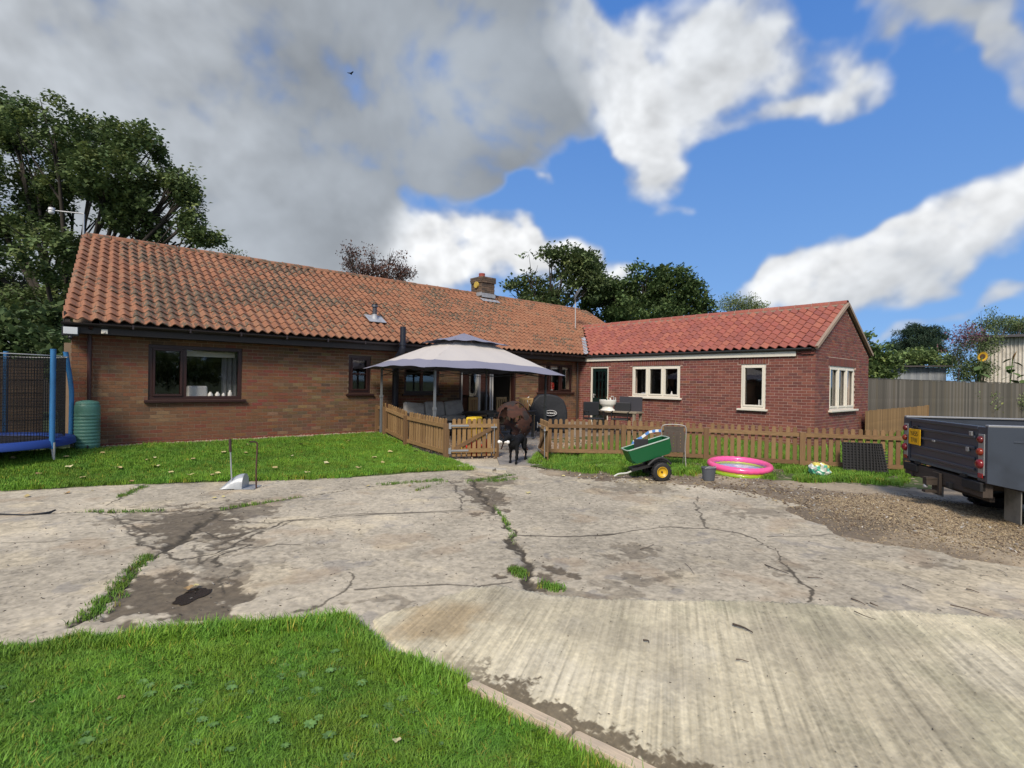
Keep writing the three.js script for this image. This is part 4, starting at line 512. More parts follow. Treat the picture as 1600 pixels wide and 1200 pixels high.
// ---------------------------------------------------------------- patio things
{
  const t = thing('fire_globe', 'rusty round steel fire globe with cut out openings, standing behind the dog', 'fire pit', on(806, 690, -0.15)); t.position.copy(at(812, 0, 11.9)); t.position.y = -0.18;
  const R0 = 0.445, c = V(0, 0.8, 0), g = new THREE.SphereGeometry(R0, 72, 48), idx = g.index, p = g.attributes.position, keep = [];
  for (let i = 0; i < idx.count; i += 3) { const m = V(0, 0, 0); for (let k = 0; k < 3; k++) m.add(V(p.getX(idx.getX(i + k)), p.getY(idx.getX(i + k)), p.getZ(idx.getX(i + k)))); m.multiplyScalar(1 / 3); const f = fbm3(m.x * 3.6 + 8, m.y * 3.6 + 3, m.z * 3.6 + 2, 3); if (f < 0.525 || m.y > 0.43 || m.y < -0.42) keep.push(idx.getX(i), idx.getX(i + 1), idx.getX(i + 2)); }
  g.setIndex(keep); const rust = new THREE.MeshStandardMaterial({ map: ltex(256, 256, (u, v) => { const f = fbmp(u * 8, v * 8, 8, 5), k = fbmp(u * 24, v * 24, 24, 3); const s = 0.55 + 0.9 * k; return f > 0.57 ? [0.028 * s, 0.02 * s, 0.018 * s] : [0.055 * s, 0.021 * s, 0.013 * s]; }), roughness: 0.9, side: THREE.DoubleSide });
  part(t, 'globe', g.toNonIndexed().translate(0, 0.68, 0), rust); part(t, 'rim', new THREE.TorusGeometry(R0 - 0.004, 0.014, 8, 40).translate(0, 0.68, 0), rust);
  for (let i = 0; i < 3; i++) { const a = i * 2.09 + 0.4; part(t, 'leg', tube([[Math.cos(a) * 0.2, 0.28, Math.sin(a) * 0.2], [Math.cos(a) * 0.3, 0.14, Math.sin(a) * 0.3], [Math.cos(a) * 0.36, 0, Math.sin(a) * 0.36]], 0.016), rust); }
}
{ // barbecue under its cover
  const b = thing('covered_barbecue', 'barbecue under a black fitted cover with an oval white lettered badge', 'barbecue', V(11.05, -0.06, 1.5), -0.62); b.scale.set(0.86, 0.9, 0.86);
  const m = new THREE.MeshStandardMaterial({ color: lin(0.010, 0.012, 0.017), roughness: 0.7, bumpMap: grainT, bumpScale: 0.006 });
  const prof = [[-0.64, 0], [0.62, 0], [0.62, 0.62], [0.58, 0.8], [0.5, 0.98], [0.3, 1.12], [0.02, 1.17], [-0.3, 1.14], [-0.47, 0.98], [-0.58, 0.74], [-0.64, 0.5]];
  const g = ext(prof, 0.5, 0.05).translate(0, 0, -0.25), P = g.attributes.position; for (let i = 0; i < P.count; i++) { const x = P.getX(i), y = P.getY(i); P.setZ(i, P.getZ(i) * (1 - 0.18 * sstep(0.6, 1.2, y)) + 0.03 * (fbm(x * 6, y * 4 + 3, 3) - 0.5) * (y < 0.9 ? 1 : 0.5)); } g.computeVertexNormals(); part(b, 'cover', g, m);
  const cv = document.createElement('canvas'); cv.width = 512; cv.height = 256; const c = cv.getContext('2d'); c.fillStyle = '#07080a'; c.fillRect(0, 0, 512, 256); c.strokeStyle = '#e8e8ea'; c.lineWidth = 16; c.beginPath(); c.ellipse(256, 128, 236, 108, 0, 0, 7); c.stroke(); c.fillStyle = '#f0f0f0'; c.font = 'italic bold 82px sans-serif'; c.textAlign = 'center'; c.textBaseline = 'middle'; c.fillText('OUTBACK', 256, 132, 400);
  const ct = new THREE.CanvasTexture(cv); ct.colorSpace = THREE.SRGBColorSpace; const bg = new THREE.CircleGeometry(0.5, 40); bg.scale(0.45, 0.21, 1); part(b, 'badge', bg.translate(0.06, 0.6, 0.37), new THREE.MeshStandardMaterial({ map: ct, roughness: 0.6 }));
  part(b, 'handle', [tube([[-0.6, 0.8, 0.1], [-0.7, 0.92, 0.1], [-0.72, 1.06, 0.1], [-0.66, 1.12, 0.08]], 0.016)], mat(0.6, 0.6, 0.6, 0.4));
}
function gardenChair(label, pos, turn) {   // black metal armchair
  const c = thing('metal_chair', label, 'chair', pos, turn, 'black chairs on the patio'), m = blackPl;
  part(c, 'seat', rbox(0.5, 0.05, 0.46, 0, 0.43, 0, 0.02), m); part(c, 'backrest', [rbox(0.5, 0.42, 0.04, 0, 0.72, -0.22, 0.02)], m);
  for (const s of [-1, 1]) { part(c, 'leg', rod([s * 0.24, 0, 0.2], [s * 0.24, 0.64, 0.22], 0.014), m); part(c, 'leg', rod([s * 0.24, 0, -0.24], [s * 0.24, 0.92, -0.23], 0.014), m); part(c, 'armrest', tube([[s * 0.25, 0.64, -0.22], [s * 0.26, 0.66, 0], [s * 0.25, 0.64, 0.22]], 0.018), m); }
}
gardenChair('black metal patio chair close to the covered barbecue', V(12.2, -0.12, 2.35), -0.5);
gardenChair('black metal patio chair nearest the dark green door', V(12.75, -0.12, 2.95), -1.1);
{ const t = thing('patio_table', 'long black patio table under the canopy', 'table', V(8.55, -0.08, 2.3), 0.12); part(t, 'tabletop', rbox(1.9, 0.04, 0.9, 0, 0.68, 0, 0.01), blackPl); for (const x of [-0.85, 0.85]) for (const z of [-0.38, 0.38]) part(t, 'leg', box(0.05, 0.66, 0.05, x, 0.33, z), blackPl); part(t, 'apron', [box(1.75, 0.07, 0.03, 0, 0.625, 0.4), box(1.75, 0.07, 0.03, 0, 0.625, -0.4)], blackPl);
  const p = thing('plant_pot', 'small black plant pot on the patio table', 'pot', V(8.6, 0.6 + 0.02, 2.5)); part(p, 'pot', lathe([[0, 0], [0.085, 0], [0.105, 0.2], [0.118, 0.2], [0.118, 0.235], [0.095, 0.235], [0.09, 0.05]], 20), blackPl); part(p, 'soil', new THREE.CircleGeometry(0.095, 18).rotateX(-Math.PI / 2).translate(0, 0.2, 0), mat(0.03, 0.02, 0.015, 1)); }
function woodChair(label, pos, turn) { const c = thing('wooden_chair', label, 'chair', pos, turn, 'wooden chairs on the patio'), m = new THREE.MeshStandardMaterial({ color: lin(0.38, 0.25, 0.11), map: woodT, roughness: 0.7 }); part(c, 'seat', rbox(0.44, 0.03, 0.42, 0, 0.45, 0, 0.01), m); for (const s of [-1, 1]) { part(c, 'leg', box(0.035, 0.45, 0.035, s * 0.19, 0.22, 0.18), m); part(c, 'leg', box(0.035, 0.95, 0.035, s * 0.19, 0.47, -0.19), m); } for (let i = -2; i <= 2; i++) part(c, 'back_slat', box(0.04, 0.42, 0.016, i * 0.075, 0.68, -0.19), m); part(c, 'top_rail', rbox(0.44, 0.075, 0.024, 0, 0.92, -0.19, 0.01), m); }
woodChair('pale wooden slat back chair left of the sliding doors', V(8.75, -0.02, 1.1), 0.3);
woodChair('pale wooden slat back chair in front of the sliding door leaf', V(9.75, -0.02, 1.1), 0.1);
woodChair('pale wooden chair at the open doorway beside the fire globe', V(10.35, -0.04, 1.35), -0.6);
{ const s = thing('garden_sofa', 'low patio sofa with three loose pale grey cushions by the brown window', 'sofa', V(7.45, -0.02, 1.05)); const m = mat(0.05, 0.045, 0.045, 0.7), cu = new THREE.MeshStandardMaterial({ color: lin(0.36, 0.35, 0.33), map: blotT, roughness: 0.95 });
  part(s, 'base', [box(1.9, 0.28, 0.72, 0, 0.2, 0), box(1.9, 0.5, 0.08, 0, 0.45, -0.36), box(0.08, 0.45, 0.72, -0.94, 0.35, 0), box(0.08, 0.45, 0.72, 0.94, 0.35, 0)], m); for (let i = 0; i < 2; i++) part(s, 'seat_cushion', rbox(0.9, 0.13, 0.62, -0.46 + i * 0.92, 0.41, 0.03, 0.05, 3), cu);
  for (let i = 0; i < 3; i++) { const c = part(s, 'back_cushion', rbox(0.6, 0.42, 0.15, 0, 0, 0, 0.07, 4), cu); c.position.set(-0.62 + i * 0.62, 0.64 + (i - 1) * 0.02, -0.2); c.rotation.set(-0.22, 0, (i - 1) * 0.1); } }
{ // toys behind the gate
  const y = mat(0.62, 0.42, 0.02, 0.4), r = mat(0.55, 0.035, 0.02, 0.4), w = mat(0.75, 0.74, 0.7, 0.4);
  const t = thing('toy_slide', 'yellow and red plastic toy behind the closed gate leaf', 'toy', V(6.75, -0.17, 3.55), 0.5);
  part(t, 'seat', rbox(0.36, 0.1, 0.26, 0, 0.72, 0, 0.04, 3), y); part(t, 'frame', [tube([[-0.15, 0.7, 0.1], [-0.19, 0.35, 0.13], [-0.2, 0, 0.16]], 0.025), tube([[0.15, 0.7, 0.1], [0.19, 0.35, 0.13], [0.2, 0, 0.16]], 0.025), tube([[-0.15, 0.7, -0.1], [-0.19, 0.35, -0.16], [-0.2, 0, -0.2]], 0.025), tube([[0.15, 0.7, -0.1], [0.19, 0.35, -0.16], [0.2, 0, -0.2]], 0.025)], y); part(t, 'tray', rbox(0.44, 0.07, 0.3, 0, 0.12, 0.02, 0.03, 3), r);
  for (const [i, x] of [[0, 6.38], [1, 6.62]]) { const b = thing('toy_skittle', i ? 'red toy skittle with white top, nearer the dog, behind the gate pickets' : 'red toy skittle with white top, nearer the gate hinges, behind the pickets', 'skittle', V(x, -0.18, 4.05 + i * 0.1)); part(b, 'body', lathe([[0, 0], [0.07, 0], [0.085, 0.04], [0.085, 0.27], [0.06, 0.33], [0.035, 0.36], [0, 0.36]], 20), r); part(b, 'cap', lathe([[0.034, 0.355], [0.036, 0.4], [0.045, 0.43], [0.04, 0.47], [0, 0.49]], 16), w); }
}
{ // outdoor play kitchen: table with white basin and dark board
  const t = thing('play_kitchen_table', 'low wooden table with a dark upright board against the extension wall', 'table', V(12.9, -0.16, 2.75), -Math.PI / 2 + 0.12); const m = new THREE.MeshStandardMaterial({ color: lin(0.3, 0.26, 0.2), map: woodT, roughness: 0.9 });
  part(t, 'tabletop', rbox(1.45, 0.05, 0.5, 0, 0.68, 0, 0.008), m); for (const x of [-0.64, 0.64]) for (const z of [-0.19, 0.19]) part(t, 'leg', box(0.07, 0.66, 0.07, x, 0.33, z), m); part(t, 'apron', box(1.3, 0.1, 0.03, 0, 0.6, 0.2), darkTimber); part(t, 'backboard', rbox(0.78, 0.44, 0.03, 0.3, 0.925, -0.2, 0.008), mat(0.045, 0.045, 0.055, 0.6));
  const b = thing('wash_basin', 'white ceramic basin standing on the play kitchen table', 'basin', V(12.78, 0.545, 2.42), -Math.PI / 2); const w = mat(0.74, 0.73, 0.68, 0.2);
  part(b, 'bowl', (() => { const q = lathe([[0.0, 0.1], [0.15, 0.11], [0.235, 0.17], [0.275, 0.2], [0.295, 0.32], [0.285, 0.33], [0.27, 0.32], [0.24, 0.22], [0.12, 0.16], [0, 0.15]], 32); q.scale(1, 1, 0.75); return q; })(), w); part(b, 'pedestal', lathe([[0.25, 0], [0.245, 0.03], [0.19, 0.06], [0.17, 0.13], [0.2, 0.16]], 28).scale(1, 1, 0.75), w); part(b, 'tap', [tube([[0.1, 0.32, -0.16], [0.1, 0.42, -0.16], [0.08, 0.44, -0.1], [0.06, 0.41, -0.06]], 0.013), cyl(0.02, 0.016, 0.08, -0.05, 0.32, -0.16), cyl(0.018, 0.014, 0.09, 0.2, 0.32, -0.12)], alu);
  for (const [i, dx] of [[0, 0.02], [1, 0.14]]) { const q = thing('bottle', i ? 'slim pale bottle at the right side of the white basin' : 'slim dark bottle standing in the white basin', 'bottle', V(12.72 + dx * 0.3, 0.72, 2.4 + dx)); part(q, 'bottle_body', lathe([[0, 0], [0.026, 0], [0.028, 0.02], [0.028, 0.15], [0.012, 0.19], [0.012, 0.22], [0, 0.22]], 14), i ? w : mat(0.02, 0.05, 0.03, 0.2)); part(q, 'cap', cyl(0.013, 0.013, 0.03, 0, 0.22, 0), mat(0.3, 0.25, 0.1, 0.5)); }
}
// path slabs and threshold stones
{ const sm = [0.22, 0.25, 0.2, 0.235].map((k) => new THREE.MeshStandardMaterial({ color: lin(k * 1.02, k * 0.97, k * 0.9), map: blotT, roughness: 0.95, bumpMap: grainT, bumpScale: 0.004 }));
  const p = thing('paved_path', 'grey slab path leading from the gate to the house doors', 'path'); p.userData.kind = 'structure'; delete p.userData.category; delete p.userData.label;
  const a = V(6.75, 0, 5.35), b = V(10.4, 0, 0.5), d = b.clone().sub(a).normalize(), s = V(-d.z, 0, d.x);
  for (let i = 0; i < 10; i++) for (const k of [-0.5, 0.5]) { const q = a.clone().addScaledVector(d, i * 0.61).addScaledVector(s, k * 0.61); if (q.z < 0.4) continue; const m = part(p, 'slab', rbox(0.6, 0.05, 0.6, 0, 0, 0, 0.008), pal3(sm)); m.position.set(q.x, gh(q.x, q.z) + 0.006 + rr(-0.003, 0.003), q.z); m.rotation.set(0, -Math.atan2(d.z, d.x) + rr(-0.01, 0.01), rr(-0.004, 0.004)); }
  const st = (label, A, B, w) => { const e = B.clone().sub(A), len = Math.hypot(e.x, e.z), g = rbox(len, 0.07, w, 0, 0, 0, 0.012), P = g.attributes.position; const m = solo('threshold_stone', label, 'stone', g, new THREE.MeshStandardMaterial({ color: lin(0.43, 0.4, 0.33), map: blotT, roughness: 0.95 }), undefined); m.position.set((A.x + B.x) / 2, -0.185, (A.z + B.z) / 2); m.rotation.y = -Math.atan2(e.z, e.x); };
  st('long pale threshold stone on the ground before the gate', on(716, 731), on(773, 736), 0.2); st('small square pale stone at the right end of the threshold', on(775, 737), on(791, 737), 0.18); st('narrow pale edging slab in the grass before the long fence', on(930, 729), on(980, 730), 0.07);
}
// gravel strip at the foot of the bungalow
{ const geo = new THREE.IcosahedronGeometry(0.022, 0), n = 5200, im = new THREE.InstancedMesh(geo, new THREE.MeshStandardMaterial({ roughness: 0.95 }), n), m = new THREE.Matrix4(), q = new THREE.Quaternion(), e = new THREE.Euler(), col = new THREE.Color();
  for (let i = 0; i < n; i++) { let x, z; if (i < 1500) { x = rr(0, 6.1); z = rr(0.02, 0.36 + 0.1 * rnd()); } else { x = rr(5.9, 10.8); z = rr(0.2, 5.6); if (z > 4.1 + (x - 5.75) * 0.46 + (x > 7.6 ? (x - 7.6) * 0.4 : 0)) z -= 3; } const k = rr(0.5, 1.5); m.compose(V(x, gh(x, z) + 0.012 + 0.01 * rnd(), z), q.setFromEuler(e.set(rr(0, 6), rr(0, 6), 0)), V(k, k * 0.7, k * rr(0.8, 1.2))); im.setMatrixAt(i, m); const c = rr(0.7, 1.35), t = rnd(); im.setColorAt(i, col.setRGB(0.31 * c, 0.25 * c * mix(0.85, 1.05, t), 0.19 * c * mix(0.75, 1.15, t))); }
  im.name = 'gravel'; im.userData = { label: 'loose pale gravel along the bungalow wall and on the patio', category: 'gravel', kind: 'stuff' }; scene.add(shade(im)); }

// ---------------------------------------------------------------- animals
function smoothBody(bones, cell, k = 0.03) {   // bones: [ax,ay,az, bx,by,bz, ra, rb]; joined distance field, meshed
  const lo = V(1e9, 1e9, 1e9), hi = V(-1e9, -1e9, -1e9); for (const b of bones) for (const o of [0, 3]) { const r = Math.max(b[6], b[7]) + 0.03; lo.min(V(b[o] - r, b[o + 1] - r, b[o + 2] - r)); hi.max(V(b[o] + r, b[o + 1] + r, b[o + 2] + r)); }
  const c = lo.clone().add(hi).multiplyScalar(0.5), half = Math.max(hi.x - lo.x, hi.y - lo.y, hi.z - lo.z) / 2 * 1.06, n = Math.min(110, Math.ceil(2 * half / cell)), mc = new MarchingCubes(n, new THREE.MeshStandardMaterial(), false, false, 200000); mc.isolation = 0;
  for (let z = 0; z < n; z++) for (let y = 0; y < n; y++) for (let x = 0; x < n; x++) {
    const px = c.x + (x - n / 2) / (n / 2) * half, py = c.y + (y - n / 2) / (n / 2) * half, pz = c.z + (z - n / 2) / (n / 2) * half; let d = 1e3;
    for (const b of bones) { const ex = b[3] - b[0], ey2 = b[4] - b[1], ez2 = b[5] - b[2], t = clamp(((px - b[0]) * ex + (py - b[1]) * ey2 + (pz - b[2]) * ez2) / (ex * ex + ey2 * ey2 + ez2 * ez2 + 1e-9)), q = Math.hypot(px - b[0] - t * ex, py - b[1] - t * ey2, pz - b[2] - t * ez2) - mix(b[6], b[7], t), h = clamp(0.5 + 0.5 * (d - q) / k); d = mix(d, q, h) - k * h * (1 - h); }
    mc.field[x + y * n + z * n * n] = -d;
  }
  mc.update(); const g = new THREE.BufferGeometry(), cnt = mc.count ?? mc.geometry.drawRange.count, P = mc.positionArray.slice(0, cnt * 3), N = mc.normalArray.slice(0, cnt * 3); for (let i = 0; i < P.length; i += 3) { P[i] = P[i] * half + c.x; P[i + 1] = P[i + 1] * half + c.y; P[i + 2] = P[i + 2] * half + c.z; } for (let i = 0; i < N.length; i += 3) { const l = Math.hypot(N[i], N[i + 1], N[i + 2]) || 1; N[i] /= l; N[i + 1] /= l; N[i + 2] /= l; }
  g.setAttribute('position', new THREE.BufferAttribute(P, 3)); g.setAttribute('normal', new THREE.BufferAttribute(N, 3)); g.setAttribute('uv', new THREE.BufferAttribute(new Float32Array(cnt * 2).map((_, i) => (i % 2 ? P[(i >> 1) * 3 + 1] : P[(i >> 1) * 3] + P[(i >> 1) * 3 + 2]) * 8), 2)); return g;
}
{ // black dog walking out of the gate: faces +z locally, head lowered and turned
  const d = thing('dog', 'black short haired dog standing in the open gateway with a white toy', 'dog', on(806, 722, -0.165), 0); d.scale.set(0.84, 0.92, 0.92);
  d.rotation.y = Math.atan2(EYE.x - d.position.x, EYE.z - d.position.z) - 0.30; const fur = new THREE.MeshPhysicalMaterial({ color: lin(0.007, 0.0075, 0.009), roughness: 0.85, specularIntensity: 0.4, bumpMap: grainT, bumpScale: 0.004 });
  const B = []; const q = (a, b, r0, r1) => B.push([...a, ...b, r0, r1]);
  q([0, 0.44, -0.02], [0, 0.43, 0.16], 0.11, 0.115); q([0, 0.45, -0.02], [0, 0.475, -0.3], 0.098, 0.088); q([0, 0.475, -0.3], [0, 0.45, -0.4], 0.09, 0.075); q([0, 0.4, 0.2], [0, 0.34, 0.12], 0.075, 0.07);
  q([0, 0.49, 0.18], [-0.06, 0.545, 0.33], 0.083, 0.062);
  for (const s of [-1, 1]) { const o = s > 0 ? 0.05 : -0.03; q([s * 0.075, 0.42, 0.17], [s * 0.085, 0.27, 0.14 + o], 0.062, 0.036); q([s * 0.085, 0.27, 0.14 + o], [s * 0.083, 0.13, 0.17 + o], 0.033, 0.022); q([s * 0.083, 0.13, 0.17 + o], [s * 0.083, 0.03, 0.165 + o], 0.022, 0.021); q([s * 0.083, 0.022, 0.165 + o], [s * 0.083, 0.02, 0.21 + o], 0.024, 0.022);
    q([s * 0.07, 0.43, -0.36], [s * 0.09, 0.28, -0.27 - o], 0.082, 0.05); q([s * 0.09, 0.28, -0.27 - o], [s * 0.09, 0.16, -0.42 - o], 0.042, 0.023); q([s * 0.09, 0.16, -0.42 - o], [s * 0.088, 0.03, -0.38 - o], 0.022, 0.02); q([s * 0.088, 0.022, -0.38 - o], [s * 0.088, 0.02, -0.335 - o], 0.024, 0.021); }
  q([0, 0.49, -0.43], [0.02, 0.4, -0.52], 0.026, 0.017); q([0.02, 0.4, -0.52], [0.05, 0.3, -0.56], 0.017, 0.01);
  const body = part(d, 'body', smoothBody(B, 0.0115, 0.03), fur);
  const h = [[-0.06, 0.545, 0.34, -0.085, 0.54, 0.41, 0.066, 0.055], [-0.085, 0.525, 0.42, -0.115, 0.49, 0.52, 0.042, 0.029], [-0.115, 0.488, 0.52, -0.118, 0.482, 0.53, 0.03, 0.026], [-0.085, 0.505, 0.4, -0.112, 0.468, 0.5, 0.03, 0.018]];
  part(d, 'head', smoothBody(h, 0.006, 0.018), fur);
  for (const s of [-1, 1]) { const ear = ext([[-0.025, 0.01], [0.025, 0.01], [0.022, -0.05], [0, -0.085], [-0.022, -0.05]], 0.008, 0.003); ear.rotateZ(s * 0.35); ear.rotateY(0.3 - s * -0.9); part(d, 'ear', ear.translate(-0.07 + s * 0.062, 0.578, 0.345 - s * 0.015), fur); part(d, 'eye', new THREE.SphereGeometry(0.0085, 10, 8).translate(-0.098 + s * 0.03, 0.55, 0.452 - s * 0.007), mat(0.05, 0.03, 0.015, 0.1)); }
  part(d, 'nose', new THREE.SphereGeometry(0.017, 12, 10).translate(-0.12, 0.495, 0.553), mat(0.006, 0.006, 0.007, 0.3));
  part(d, 'collar', new THREE.TorusGeometry(0.074, 0.008, 6, 24).rotateX(-0.95).translate(-0.042, 0.528, 0.265), mat(0.02, 0.05, 0.09, 0.5));
  d.updateMatrixWorld(); const toy = thing('dog_toy', 'white toy with a round knob at each end in the mouth of the dog', 'toy', V(0, 0, 0)); const mp = V(-0.112, 0.468, 0.515).applyMatrix4(d.matrixWorld); toy.position.copy(mp); toy.rotation.y = d.rotation.y + 0.1; const wm = mat(0.8, 0.79, 0.75, 0.5);
  part(toy, 'bar', rod([-0.07, 0, 0], [0.07, 0, 0], 0.015), wm); for (const s of [-1, 1]) part(toy, 'knob', new THREE.SphereGeometry(0.033, 16, 12).translate(s * 0.082, 0, 0), wm);
}
{ const b = thing('bird', 'small dark bird flying high in the grey cloud', 'bird', at(548, 115, 60), 0.5); const m = mat(0.02, 0.02, 0.022, 0.9); part(b, 'body', new THREE.SphereGeometry(0.1, 12, 8).scale(2.2, 0.7, 0.7), m); for (const s of [-1, 1]) part(b, 'wing', ext([[0.12, 0], [0.02, 0.34], [-0.12, 0.4], [-0.12, 0]], 0.012, 0.004).rotateX(s * (Math.PI / 2 - 0.3)).translate(0, 0.02, s * 0.03), m); }
// ---------------------------------------------------------------- yard things
{ // trampoline
  const c = V(-1.17, gh(-1.17, 0.6), 0.62), t = thing('trampoline', 'round trampoline with blue padded poles and dark safety net', 'trampoline', c), R0 = 1.19;
  const blue = new THREE.MeshPhysicalMaterial({ color: lin(0.03, 0.165, 0.39), map: blotT, roughness: 0.5 }), navy = new THREE.MeshStandardMaterial({ color: lin(0.014, 0.05, 0.25), map: blotT, roughness: 0.6, side: THREE.DoubleSide }), steel = mat(0.42, 0.43, 0.44, 0.4, { metalness: 0.5 });
  const H = 0.28; part(t, 'frame_ring', new THREE.TorusGeometry(R0, 0.025, 8, 48).rotateX(Math.PI / 2).translate(0, H, 0), steel);
  part(t, 'jumping_mat', new THREE.CircleGeometry(R0 - 0.2, 48).rotateX(-Math.PI / 2).translate(0, H - 0.01, 0), mat(0.016, 0.016, 0.02, 0.85, { side: THREE.DoubleSide }));
  part(t, 'edge_pad', lathe([[R0 - 0.26, H + 0.0], [R0 - 0.25, H + 0.03], [R0 - 0.05, H + 0.045], [R0 + 0.04, H + 0.03], [R0 + 0.06, H - 0.07], [R0 + 0.045, H - 0.08]], 56), navy);
  // net: real fine meshes woven as thin threads
  const th = []; const top = 1.70; for (let i = 0; i < 150; i++) { const a = i / 150 * Math.PI * 2; th.push(new THREE.BoxGeometry(0.006, top - H - 0.02, 0.006).rotateY(-a).translate(Math.cos(a) * (R0 - 0.1), (top + H) / 2, Math.sin(a) * (R0 - 0.1))); }
  for (let y = H + 0.02; y < top; y += 0.05) th.push(new THREE.TorusGeometry(R0 - 0.1, 0.003, 3, 60).rotateX(Math.PI / 2).translate(0, y, 0));
  const net = part(t, 'net', merge(th), mat(0.012, 0.012, 0.014, 0.9)); net.userData.kind = 'stuff';
  part(t, 'net_cloth', new THREE.CylinderGeometry(R0 - 0.103, R0 - 0.103, top - H, 60, 1, true).translate(0, (top + H) / 2, 0), new THREE.MeshStandardMaterial({ color: lin(0.01, 0.011, 0.012), roughness: 1, transparent: true, opacity: 0.30, side: THREE.DoubleSide }));
  for (const [k, a] of [0.725, -0.28, -1.35, -2.4, 2.82, 1.77].entries()) {
    const x = Math.cos(a), z = Math.sin(a), o = R0 + 0.035; part(t, 'pole_sleeve', [tube([[x * o, H - 0.1, z * o], [x * o, 1.1, z * o], [x * (o - (k === 1 ? 0.09 : 0.0)), top + 0.1, z * (o - (k === 1 ? 0.09 : 0))]], 0.038, 12, 14), cyl(0.041, 0.041, 0.015, x * (o - (k === 1 ? 0.09 : 0)), top + 0.09, z * (o - (k === 1 ? 0.09 : 0)))], blue);
    part(t, 'leg', [tube([[x * (o - 0.02), H, z * (o - 0.02)], [x * (o + 0.03), 0.02, z * (o + 0.03)]], 0.019), rod([x * (o + 0.035), 0, z * (o + 0.035)], [x * (o + 0.035), H, z * (o + 0.035)], 0.016)], steel);
  }
  part(t, 'top_cord', new THREE.TorusGeometry(R0 - 0.07, 0.008, 6, 60).rotateX(Math.PI / 2).translate(0, top, 0), mat(0.5, 0.5, 0.5, 0.7));
}
{ const w = thing('water_butt', 'ribbed green plastic water butt under the brown downpipe', 'water butt', V(0.235, gh(0.2, 0.4) - 0.02, 0.4)); const m = new THREE.MeshStandardMaterial({ color: lin(0.10, 0.25, 0.19), map: blotT, roughness: 0.45 }); w.scale.set(0.73, 1, 0.73); const p = [[0, 0], [0.2, 0], [0.235, 0.02], [0.25, 0.06]]; for (let i = 0; i < 10; i++) { const y = 0.1 + i * 0.061; p.push([0.258, y], [0.268, y + 0.018], [0.268, y + 0.036], [0.255, y + 0.052]); } p.push([0.262, 0.74], [0.262, 0.83], [0.24, 0.87], [0.232, 0.875]); part(w, 'barrel', lathe(p, 40), m); part(w, 'lid', lathe([[0.24, 0.875], [0.245, 0.895], [0.22, 0.915], [0.1, 0.94], [0, 0.945]], 36), m); part(w, 'tap', [rod([0, 0.12, 0.25], [0, 0.12, 0.3], 0.018), box(0.03, 0.05, 0.02, 0, 0.1, 0.3)], blackPl); }
{ const l = thing('security_light', 'white floodlight on a dark bracket at the left end of the eaves', 'light', V(-0.02, 2.17, 0.42)); part(l, 'housing', rbox(0.24, 0.17, 0.08, 0, 0, 0, 0.015), blackPl); part(l, 'lamp_glass', rbox(0.2, 0.125, 0.03, 0, 0.01, 0.036, 0.008), mat(0.62, 0.66, 0.68, 0.2)); part(l, 'sensor', new THREE.SphereGeometry(0.035, 14, 10).translate(0, -0.11, 0.02), blackPl); part(l, 'bracket', box(0.08, 0.05, 0.2, 0, 0.02, -0.1), blackPl);
  const s = thing('wall_sensor', 'small white sensor box under the gutter beside the downpipe', 'sensor', V(0.47, 2.2, 0.35)); part(s, 'housing', rbox(0.1, 0.085, 0.05, 0, 0, 0.02, 0.01), creamUPVC); part(s, 'lens', new THREE.SphereGeometry(0.02, 10, 8).translate(0, -0.02, 0.045), alu); }
{ const p = at(128, 440, 15.6), top = at(131, 334, 15.6), arm = at(84, 329, 15.3); const a = thing('camera_pole', 'thin grey pole with a side arm carrying a dome camera above the left gable', 'camera pole', p.clone().setY(0)); const L2 = (v) => v.clone().sub(a.position); const m = mat(0.45, 0.46, 0.47, 0.4, { metalness: 0.5 }); part(a, 'pole', rod(V(0, 0, 0), L2(top), 0.024), m); part(a, 'arm', rod(L2(top), L2(arm), 0.02), m); part(a, 'dome_camera', [new THREE.SphereGeometry(0.075, 18, 12).translate(...L2(arm).add(V(-0.05, -0.05, 0)).toArray()), cyl(0.082, 0.07, 0.07, ...L2(arm).add(V(-0.05, 0.0, 0)).toArray())], mat(0.62, 0.63, 0.64, 0.4)); part(a, 'bracket', box(0.1, 0.2, 0.1, 0, 3.6, 0), m); }
{ const b = at(900, 500, 21.2), t = at(899, 460, 21.2), s = thing('satellite_dish', 'grey satellite dish on a thin mast behind the end of the bungalow roof', 'satellite dish', b.clone().setY(2.5)); part(s, 'mast', rod(V(0, 0, 0), t.clone().sub(s.position), 0.022), alu); const d = new THREE.SphereGeometry(0.8, 24, 10, 0, Math.PI * 2, 0, 0.42); d.translate(0, -0.8, 0).rotateX(-Math.PI / 2 + 0.5).rotateY(0.9); part(s, 'dish', d.translate(0, t.y - 2.5 + 0.08, 0), mat(0.09, 0.10, 0.115, 0.6, { side: THREE.DoubleSide })); part(s, 'feed_arm', rod([0, t.y - 2.55, 0], [-0.3, t.y - 2.45, 0.3], 0.012), alu); }
